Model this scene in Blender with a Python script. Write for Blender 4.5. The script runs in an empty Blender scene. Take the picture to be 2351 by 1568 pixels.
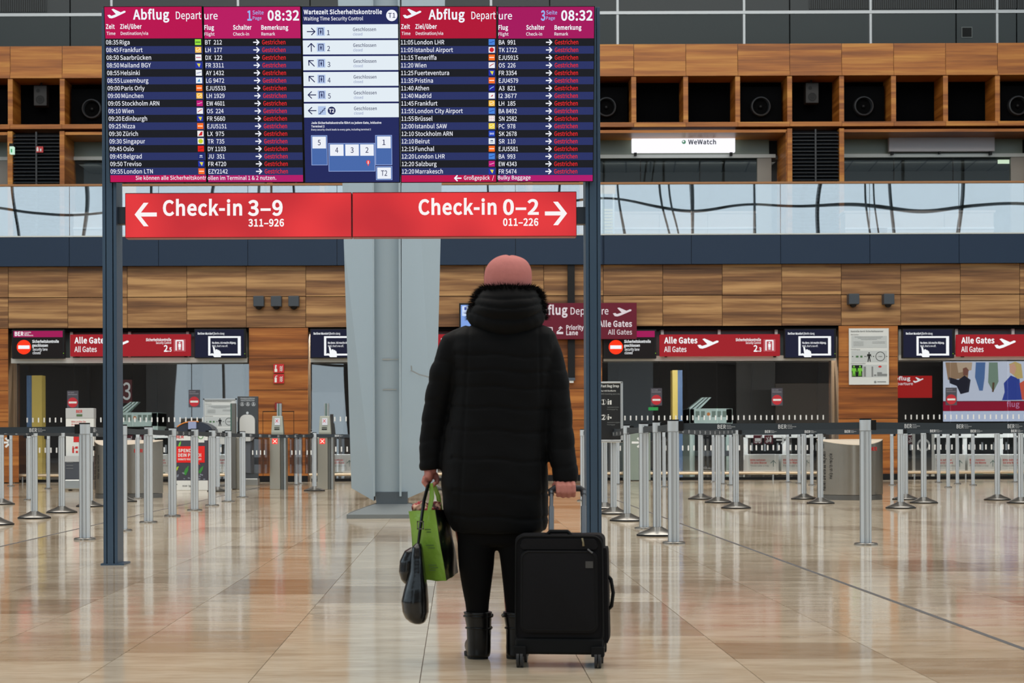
import bpy, bmesh, math, random
from mathutils import Vector, Matrix
R = random.Random(7)
SC = bpy.context.scene
COL = SC.collection
# ---------------------------------------------------------------- camera
F = 4500.0; PX = 1050.0; PY = 1015.0; HC = 0.84; ROLL = 0.0035
cam_d = bpy.data.cameras.new('camera'); cam = bpy.data.objects.new('camera', cam_d); COL.objects.link(cam)
cam_d.sensor_width = 36.0; cam_d.sensor_fit = 'HORIZONTAL'
cam_d.lens = F / 2351.0 * 36.0
cam_d.shift_x = (1175.5 - PX) / 2351.0
cam_d.shift_y = (PY - 784.0) / 2351.0
cam.matrix_world = Matrix.Translation((0, 0, HC)) @ Matrix.Rotation(math.pi / 2, 4, 'X') @ Matrix.Rotation(-ROLL, 4, 'Z')
cam_d.clip_end = 500; cam_d.dof.use_dof = True; cam_d.dof.focus_distance = 13.6; cam_d.dof.aperture_fstop = 9.0
SC.camera = cam
# ---------------------------------------------------------------- daylight sky, exposure
world = bpy.data.worlds.new('sky'); SC.world = world; world.use_nodes = True
wn = world.node_tree.nodes; wl = world.node_tree.links
bg = wn['Background']
tc = wn.new('ShaderNodeTexCoord'); sp = wn.new('ShaderNodeSeparateXYZ'); rp = wn.new('ShaderNodeValToRGB')
wl.new(tc.outputs['Generated'], sp.inputs[0]); wl.new(sp.outputs['Z'], rp.inputs[0]); wl.new(rp.outputs[0], bg.inputs['Color'])
rp.color_ramp.elements[0].position = 0.0; rp.color_ramp.elements[0].color = (0.60, 0.72, 0.80, 1)
rp.color_ramp.elements[1].position = 0.9; rp.color_ramp.elements[1].color = (0.50, 0.66, 0.80, 1)
bg.inputs['Strength'].default_value = 1.75
SC.view_settings.view_transform = 'Standard'; SC.view_settings.look = 'None'
SC.view_settings.exposure = 0.0; SC.view_settings.gamma = 1.0; SC.view_settings.use_curve_mapping = False
def area(name, loc, sx, sy, rot, power, col):
    l = bpy.data.lights.new(name, 'AREA'); l.shape = 'RECTANGLE'; l.size = sx; l.size_y = sy; l.energy = power; l.color = col
    o = bpy.data.objects.new(name, l); COL.objects.link(o); o.location = loc; o.rotation_euler = rot; return o
# added fill lights over the hall, brightening the floor and the wooden wall
area('hall_fill_light', (0, 24.0, 18.5), 44, 14, (math.radians(22), 0, 0), 6000, (1.0, 0.95, 0.88))
area('hall_fill_light', (0, 8.0, 19.0), 30, 22, (0, 0, 0), 4300, (1.0, 0.96, 0.90))
# ---------------------------------------------------------------- helpers
def unroll(px, py):
    u = px - PX; v = PY - py; c = math.cos(ROLL); s = math.sin(ROLL)
    return u * c + v * s, -u * s + v * c
def P(px, py, Y):
    u, v = unroll(px, py); return (u * Y / F, HC + v * Y / F)
def G(px, py):
    u, v = unroll(px, py); Y = HC * F / -v
    return (u * Y / F, Y)
def lin(c):
    def f(v):
        v /= 255.0
        return v / 12.92 if v <= 0.04045 else ((v + 0.055) / 1.055) ** 2.4
    return (f(c[0]), f(c[1]), f(c[2]), 1.0)
MATS = {}
def mat(name, rgb=(128, 128, 128), rough=0.5, metal=0.0, emit=0.0, spec=None, noise=None, coat=0.0, alpha=None):
    if name in MATS: return MATS[name]
    m = bpy.data.materials.new(name); m.use_nodes = True; MATS[name] = m
    nt = m.node_tree; b = nt.nodes['Principled BSDF']; c = lin(rgb)
    b.inputs['Base Color'].default_value = c; b.inputs['Roughness'].default_value = rough; b.inputs['Metallic'].default_value = metal
    if spec is not None: b.inputs['Specular IOR Level'].default_value = spec
    if coat: b.inputs['Coat Weight'].default_value = coat
    if emit:
        b.inputs['Emission Color'].default_value = c; b.inputs['Emission Strength'].default_value = emit
        b.inputs['Base Color'].default_value = (0.01, 0.01, 0.01, 1); b.inputs['Roughness'].default_value = 0.6
        b.inputs['Specular IOR Level'].default_value = 0.06
    elif noise:
        amt, scale, stretch = noise
        t = nt.nodes.new('ShaderNodeTexCoord'); mp = nt.nodes.new('ShaderNodeMapping'); nz = nt.nodes.new('ShaderNodeTexNoise')
        mp.inputs['Scale'].default_value = stretch; nz.inputs['Scale'].default_value = scale; nz.inputs['Detail'].default_value = 5
        nt.links.new(t.outputs['Object'], mp.inputs[0]); nt.links.new(mp.outputs[0], nz.inputs['Vector'])
        mx = nt.nodes.new('ShaderNodeMix'); mx.data_type = 'RGBA'
        mx.inputs[6].default_value = tuple(v * (1 - amt) for v in c[:3]) + (1,); mx.inputs[7].default_value = tuple(min(1, v * (1 + amt)) for v in c[:3]) + (1,)
        nt.links.new(nz.outputs[0], mx.inputs[0]); nt.links.new(mx.outputs[2], b.inputs['Base Color'])
        bp = nt.nodes.new('ShaderNodeBump'); bp.inputs['Strength'].default_value = 0.15; bp.inputs['Distance'].default_value = 0.01
        nt.links.new(nz.outputs[0], bp.inputs['Height']); nt.links.new(bp.outputs[0], b.inputs['Normal'])
    return m
def E(rgb, s=1.0): return mat('lit_%d_%d_%d_%d' % (*rgb, int(s * 10)), rgb, emit=s)
def wood_mat(name, dark, mid, light, rough=0.38):
    m = bpy.data.materials.new(name); m.use_nodes = True; MATS[name] = m
    nt = m.node_tree; n = nt.nodes; L = nt.links; b = n['Principled BSDF']
    g = n.new('ShaderNodeNewGeometry'); oi = n.new('ShaderNodeObjectInfo')
    cm = n.new('ShaderNodeCombineXYZ'); mul = n.new('ShaderNodeMath'); mul.operation = 'MULTIPLY'; mul.inputs[1].default_value = 57.0
    L.new(oi.outputs['Random'], mul.inputs[0]); L.new(mul.outputs[0], cm.inputs[0]); L.new(mul.outputs[0], cm.inputs[2])
    ad = n.new('ShaderNodeVectorMath'); ad.operation = 'ADD'; L.new(g.outputs['Position'], ad.inputs[0]); L.new(cm.outputs[0], ad.inputs[1])
    mp = n.new('ShaderNodeMapping'); mp.inputs['Scale'].default_value = (0.28, 0.3, 5.5); L.new(ad.outputs[0], mp.inputs[0])
    nz = n.new('ShaderNodeTexNoise'); nz.inputs['Scale'].default_value = 1.6; nz.inputs['Detail'].default_value = 8; nz.inputs['Roughness'].default_value = 0.55; nz.inputs['Distortion'].default_value = 0.15
    L.new(mp.outputs[0], nz.inputs['Vector'])
    mp2 = n.new('ShaderNodeMapping'); mp2.inputs['Scale'].default_value = (0.8, 0.3, 26); L.new(ad.outputs[0], mp2.inputs[0])
    nz2 = n.new('ShaderNodeTexNoise'); nz2.inputs['Scale'].default_value = 1.4; nz2.inputs['Detail'].default_value = 3; L.new(mp2.outputs[0], nz2.inputs['Vector'])
    mp3 = n.new('ShaderNodeMapping'); mp3.inputs['Scale'].default_value = (0.02, 0.1, 5.5); L.new(ad.outputs[0], mp3.inputs[0])
    vo = n.new('ShaderNodeTexVoronoi'); vo.inputs['Scale'].default_value = 1.0; L.new(mp3.outputs[0], vo.inputs['Vector'])
    sx = n.new('ShaderNodeSeparateColor'); L.new(vo.outputs['Color'], sx.inputs[0])
    def ma(op, a, bb):
        q = n.new('ShaderNodeMath'); q.operation = op
        for i, v in ((0, a), (1, bb)):
            if isinstance(v, (int, float)): q.inputs[i].default_value = v
            else: L.new(v, q.inputs[i])
        return q.outputs[0]
    v = ma('ADD', ma('MULTIPLY', nz.outputs[0], 1.3), ma('MULTIPLY', nz2.outputs[0], 0.35))
    v = ma('ADD', v, ma('MULTIPLY', sx.outputs[0], 0.30)); v = ma('ADD', v, ma('MULTIPLY', oi.outputs['Random'], 0.18)); v = ma('SUBTRACT', v, 0.56)
    r = n.new('ShaderNodeValToRGB'); e = r.color_ramp.elements
    e[0].position = 0.22; e[0].color = lin(dark); e[1].position = 0.82; e[1].color = lin(light); k = e.new(0.5); k.color = lin(mid)
    L.new(v, r.inputs[0]); L.new(r.outputs[0], b.inputs['Base Color']); b.inputs['Roughness'].default_value = rough
    b.inputs['Specular IOR Level'].default_value = 0.35
    return m
def glass_mat(name, fac, tint=(1, 1, 1), bump=0.0, scale=0.5):
    m = bpy.data.materials.new(name); m.use_nodes = True; MATS[name] = m
    n = m.node_tree.nodes; L = m.node_tree.links; n.remove(n['Principled BSDF'])
    t = n.new('ShaderNodeBsdfTransparent'); t.inputs[0].default_value = (*tint, 1); gl = n.new('ShaderNodeBsdfGlossy'); gl.inputs['Roughness'].default_value = 0.0
    mx = n.new('ShaderNodeMixShader'); fr = n.new('ShaderNodeLayerWeight'); fr.inputs['Blend'].default_value = 0.35
    q = n.new('ShaderNodeMath'); q.operation = 'ADD'; q.use_clamp = True; q.inputs[1].default_value = fac; L.new(fr.outputs['Fresnel'], q.inputs[0])
    L.new(q.outputs[0], mx.inputs[0]); L.new(t.outputs[0], mx.inputs[1]); L.new(gl.outputs[0], mx.inputs[2]); L.new(mx.outputs[0], n['Material Output'].inputs[0])
    if bump:
        g = n.new('ShaderNodeNewGeometry'); nz = n.new('ShaderNodeTexNoise'); nz.inputs['Scale'].default_value = scale; nz.inputs['Detail'].default_value = 0
        L.new(g.outputs['Position'], nz.inputs['Vector']); bp = n.new('ShaderNodeBump'); bp.inputs['Strength'].default_value = 1; bp.inputs['Distance'].default_value = bump
        L.new(nz.outputs[0], bp.inputs['Height']); L.new(bp.outputs[0], gl.inputs['Normal'])
    return m
WOOD = wood_mat('walnut_panelling', (92, 62, 38), (132, 94, 58), (178, 138, 90))
WOODU = wood_mat('oiled_oak_panelling', (138, 78, 28), (178, 108, 42), (208, 144, 64))
WOODP = wood_mat('cherry_pier_panelling', (106, 58, 24), (146, 86, 36), (178, 116, 56))
GLASS = glass_mat('shop_glass', -0.03, (0.80, 0.86, 0.86))
BGLASS = glass_mat('balustrade_glass', 0.40, (0.90, 0.95, 0.97), 0.010, 0.45)
WGLASS = glass_mat('lane_glass', 0.12, (0.97, 0.98, 0.98), 0.004, 0.6)
CLEAR = glass_mat('clear_glass', -0.05, (0.9, 0.93, 0.93))
STEEL = mat('brushed_steel', (176, 178, 176), 0.32, 0.9, noise=(0.10, 3, (1, 1, 30)))
ALU = mat('anodised_aluminium', (196, 200, 202), 0.36, 0.75)
CHROME = mat('polished_steel', (160, 158, 154), 0.26, 0.9)
LSTEEL = mat('light_frame_metal', (186, 190, 186), 0.45, 0.2)
BLACK = mat('black_plastic', (14, 15, 17), 0.5, spec=0.25)
DARK = mat('dark_void', (9, 9, 10), 0.9, spec=0.05)
FASC = mat('blue_grey_fascia', (28, 46, 68), 0.5, spec=0.25, noise=(0.06, 1.5, (1, 1, 1)))
GPOST = mat('blue_grey_painted_steel', (62, 82, 102), 0.35, 0.25, noise=(0.06, 4, (1, 1, 0.3)))
WHITE = mat('white_print', (226, 228, 226), 0.5)
WPAINT = mat('white_lacquer', (214, 216, 212), 0.35)
RED = mat('red_print', (196, 30, 28), 0.45)
GREY = mat('grey_print', (120, 124, 124), 0.5)
DGREY = mat('dark_grey_board', (62, 66, 70), 0.45)
WHT = E((244, 246, 248)); 

class M:
    def __init__(s): s.v = []; s.f = []
    def add(s, vs, fs):
        o = len(s.v); s.v += [tuple(p) for p in vs]; s.f += [tuple(i + o for i in f) for f in fs]; return s
    def box(s, x0, x1, y0, y1, z0, z1):
        if x0 > x1: x0, x1 = x1, x0
        if y0 > y1: y0, y1 = y1, y0
        if z0 > z1: z0, z1 = z1, z0
        return s.add([(x0,y0,z0),(x1,y0,z0),(x1,y1,z0),(x0,y1,z0),(x0,y0,z1),(x1,y0,z1),(x1,y1,z1),(x0,y1,z1)],
              [(0,3,2,1),(4,5,6,7),(0,1,5,4),(1,2,6,5),(2,3,7,6),(3,0,4,7)])
    def pbox(s, a, b, c, d, Y, th, front=True):   # pixel rect (left, top, right, bottom) at depth Y
        x0, z1 = P(a, b, Y); x1, z0 = P(c, d, Y)
        return s.box(x0, x1, Y, Y + th, z0, z1)
    def flat(s, pts, y):                            # polygon in XZ facing -Y
        A = sum(pts[i][0] * pts[(i+1) % len(pts)][1] - pts[(i+1) % len(pts)][0] * pts[i][1] for i in range(len(pts)))
        if A < 0: pts = pts[::-1]
        return s.add([(p[0], y, p[1]) for p in pts], [tuple(range(len(pts)))])
    def rect(s, x0, x1, z0, z1, y): return s.flat([(x0, z0), (x1, z0), (x1, z1), (x0, z1)], y)
    def disc(s, x, z, r, y, n=24): return s.flat([(x + r*math.cos(2*math.pi*i/n), z + r*math.sin(2*math.pi*i/n)) for i in range(n)], y)
    def ring(s, x, z, r0, r1, y, a0=0, a1=360, n=28):
        vs = []; fs = []
        for i in range(n + 1):
            a = math.radians(a0 + (a1 - a0) * i / n)
            vs += [(x + r0*math.cos(a), y, z + r0*math.sin(a)), (x + r1*math.cos(a), y, z + r1*math.sin(a))]
            if i: fs.append((2*i-2, 2*i-1, 2*i+1, 2*i))
        return s.add(vs, fs)
    def stroke(s, pts, w, y):
        for (x0, z0), (x1, z1) in zip(pts, pts[1:]):
            L = math.hypot(x1-x0, z1-z0) or 1; dx, dz = (x1-x0)/L*w/2, (z1-z0)/L*w/2
            s.flat([(x0-dz-dx*0.4, z0+dx-dz*0.4), (x0+dz-dx*0.4, z0-dx-dz*0.4), (x1+dz+dx*0.4, z1-dx+dz*0.4), (x1-dz+dx*0.4, z1+dx+dz*0.4)], y)
        return s
    def lathe(s, x, y, prof, n=24, sy=1.0):              # prof: (r, z)
        o = len(s.v); k = len(prof)
        for r, z in prof:
            for i in range(n):
                a = 2*math.pi*i/n; s.v.append((x + r*math.cos(a), y + r*sy*math.sin(a), z))
        for j in range(k-1):
            for i in range(n):
                s.f.append((o+j*n+i, o+j*n+(i+1)%n, o+(j+1)*n+(i+1)%n, o+(j+1)*n+i))
        s.f.append(tuple(o+i for i in range(n))[::-1]); s.f.append(tuple(o+(k-1)*n+i for i in range(n)))
        return s
    def tube(s, pts, r, n=10, flat=1.0):
        pts = [Vector(p) for p in pts]; o = len(s.v); k = len(pts)
        rs = r if isinstance(r, (list, tuple)) else [r]*k
        up = None
        for j, p in enumerate(pts):
            t = (pts[min(j+1, k-1)] - pts[max(j-1, 0)]).normalized()
            if up is None: up = Vector((0, 1, 0)) if abs(t.y) < 0.9 else Vector((1, 0, 0))
            a = up - t*up.dot(t); a.normalize(); up = a; b = t.cross(a)
            for i in range(n):
                q = 2*math.pi*i/n; s.v.append(tuple(p + a*(rs[j]*math.cos(q)*flat) + b*(rs[j]*math.sin(q))))
        for j in range(k-1):
            for i in range(n): s.f.append((o+j*n+i, o+j*n+(i+1)%n, o+(j+1)*n+(i+1)%n, o+(j+1)*n+i))
        s.f.append(tuple(o+i for i in range(n))[::-1]); s.f.append(tuple(o+(k-1)*n+i for i in range(n)))
        return s
    def loft(s, secs, n=28, e=2.4):                  # secs: (z, cx, cy, rx, ry)
        o = len(s.v); k = len(secs)
        for z, cx, cy, rx, ry in secs:
            for i in range(n):
                a = 2*math.pi*i/n; c, d = math.cos(a), math.sin(a)
                s.v.append((cx + rx*math.copysign(abs(c)**(2/e), c), cy + ry*math.copysign(abs(d)**(2/e), d), z))
        for j in range(k-1):
            for i in range(n): s.f.append((o+j*n+i, o+j*n+(i+1)%n, o+(j+1)*n+(i+1)%n, o+(j+1)*n+i))
        s.f.append(tuple(o+i for i in range(n))[::-1]); s.f.append(tuple(o+(k-1)*n+i for i in range(n)))
        return s
    def ball(s, c, rx, ry, rz, n=16, k=10):
        secs = []
        for j in range(k+1):
            a = -math.pi/2 + math.pi*j/k; q = max(math.cos(a), 0.02)
            secs.append((c[2] + rz*math.sin(a), c[0], c[1], rx*q, ry*q))
        return s.loft(secs, n, 2.0)
    def mesh(s, name, m):
        me = bpy.data.meshes.new(name); me.from_pydata(s.v, [], s.f); me.materials.append(m); me.validate(); return me
def wloc(o):
    v = Vector((0, 0, 0))
    while o is not None: v = v + o.location; o = o.parent
    return v
def obj(name, mb, m, parent=None, smooth=False, bevel=0, local=False, loc=None):
    me = mb if isinstance(mb, bpy.types.Mesh) else None
    if me is None:
        if parent is not None and not local:
            w = wloc(parent); mb.v = [(a-w.x, b-w.y, c-w.z) for a, b, c in mb.v]
        me = mb.mesh(name, m)
        if smooth:
            me.polygons.foreach_set('use_smooth', [True]*len(me.polygons)); 
            try: me.set_sharp_from_angle(angle=math.radians(40))
            except Exception: pass
    o = bpy.data.objects.new(name, me); COL.objects.link(o)
    if parent is not None: o.parent = parent
    if loc: o.location = loc
    if bevel:
        b = o.modifiers.new('bevel', 'BEVEL'); b.width = bevel; b.segments = 2; b.limit_method = 'ANGLE'
    return o
def tag(o, label, cat, group=None):
    o['label'] = label; o['category'] = cat
    if group: o['group'] = group
    return o
def thing(name, loc, label, cat, group=None):
    o = bpy.data.objects.new(name, None); COL.objects.link(o); o.location = loc; o.empty_display_size = 0.1
    return tag(o, label, cat, group)
def struct(name, loc=(0, 0, 0)):
    o = bpy.data.objects.new(name, None); COL.objects.link(o); o.location = loc; o['kind'] = 'structure'; return o
def copy_tree(o, parent=None):
    c = o.copy(); COL.objects.link(c); c.parent = parent
    for ch in list(o.children): copy_tree(ch, c)
    return c
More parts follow.
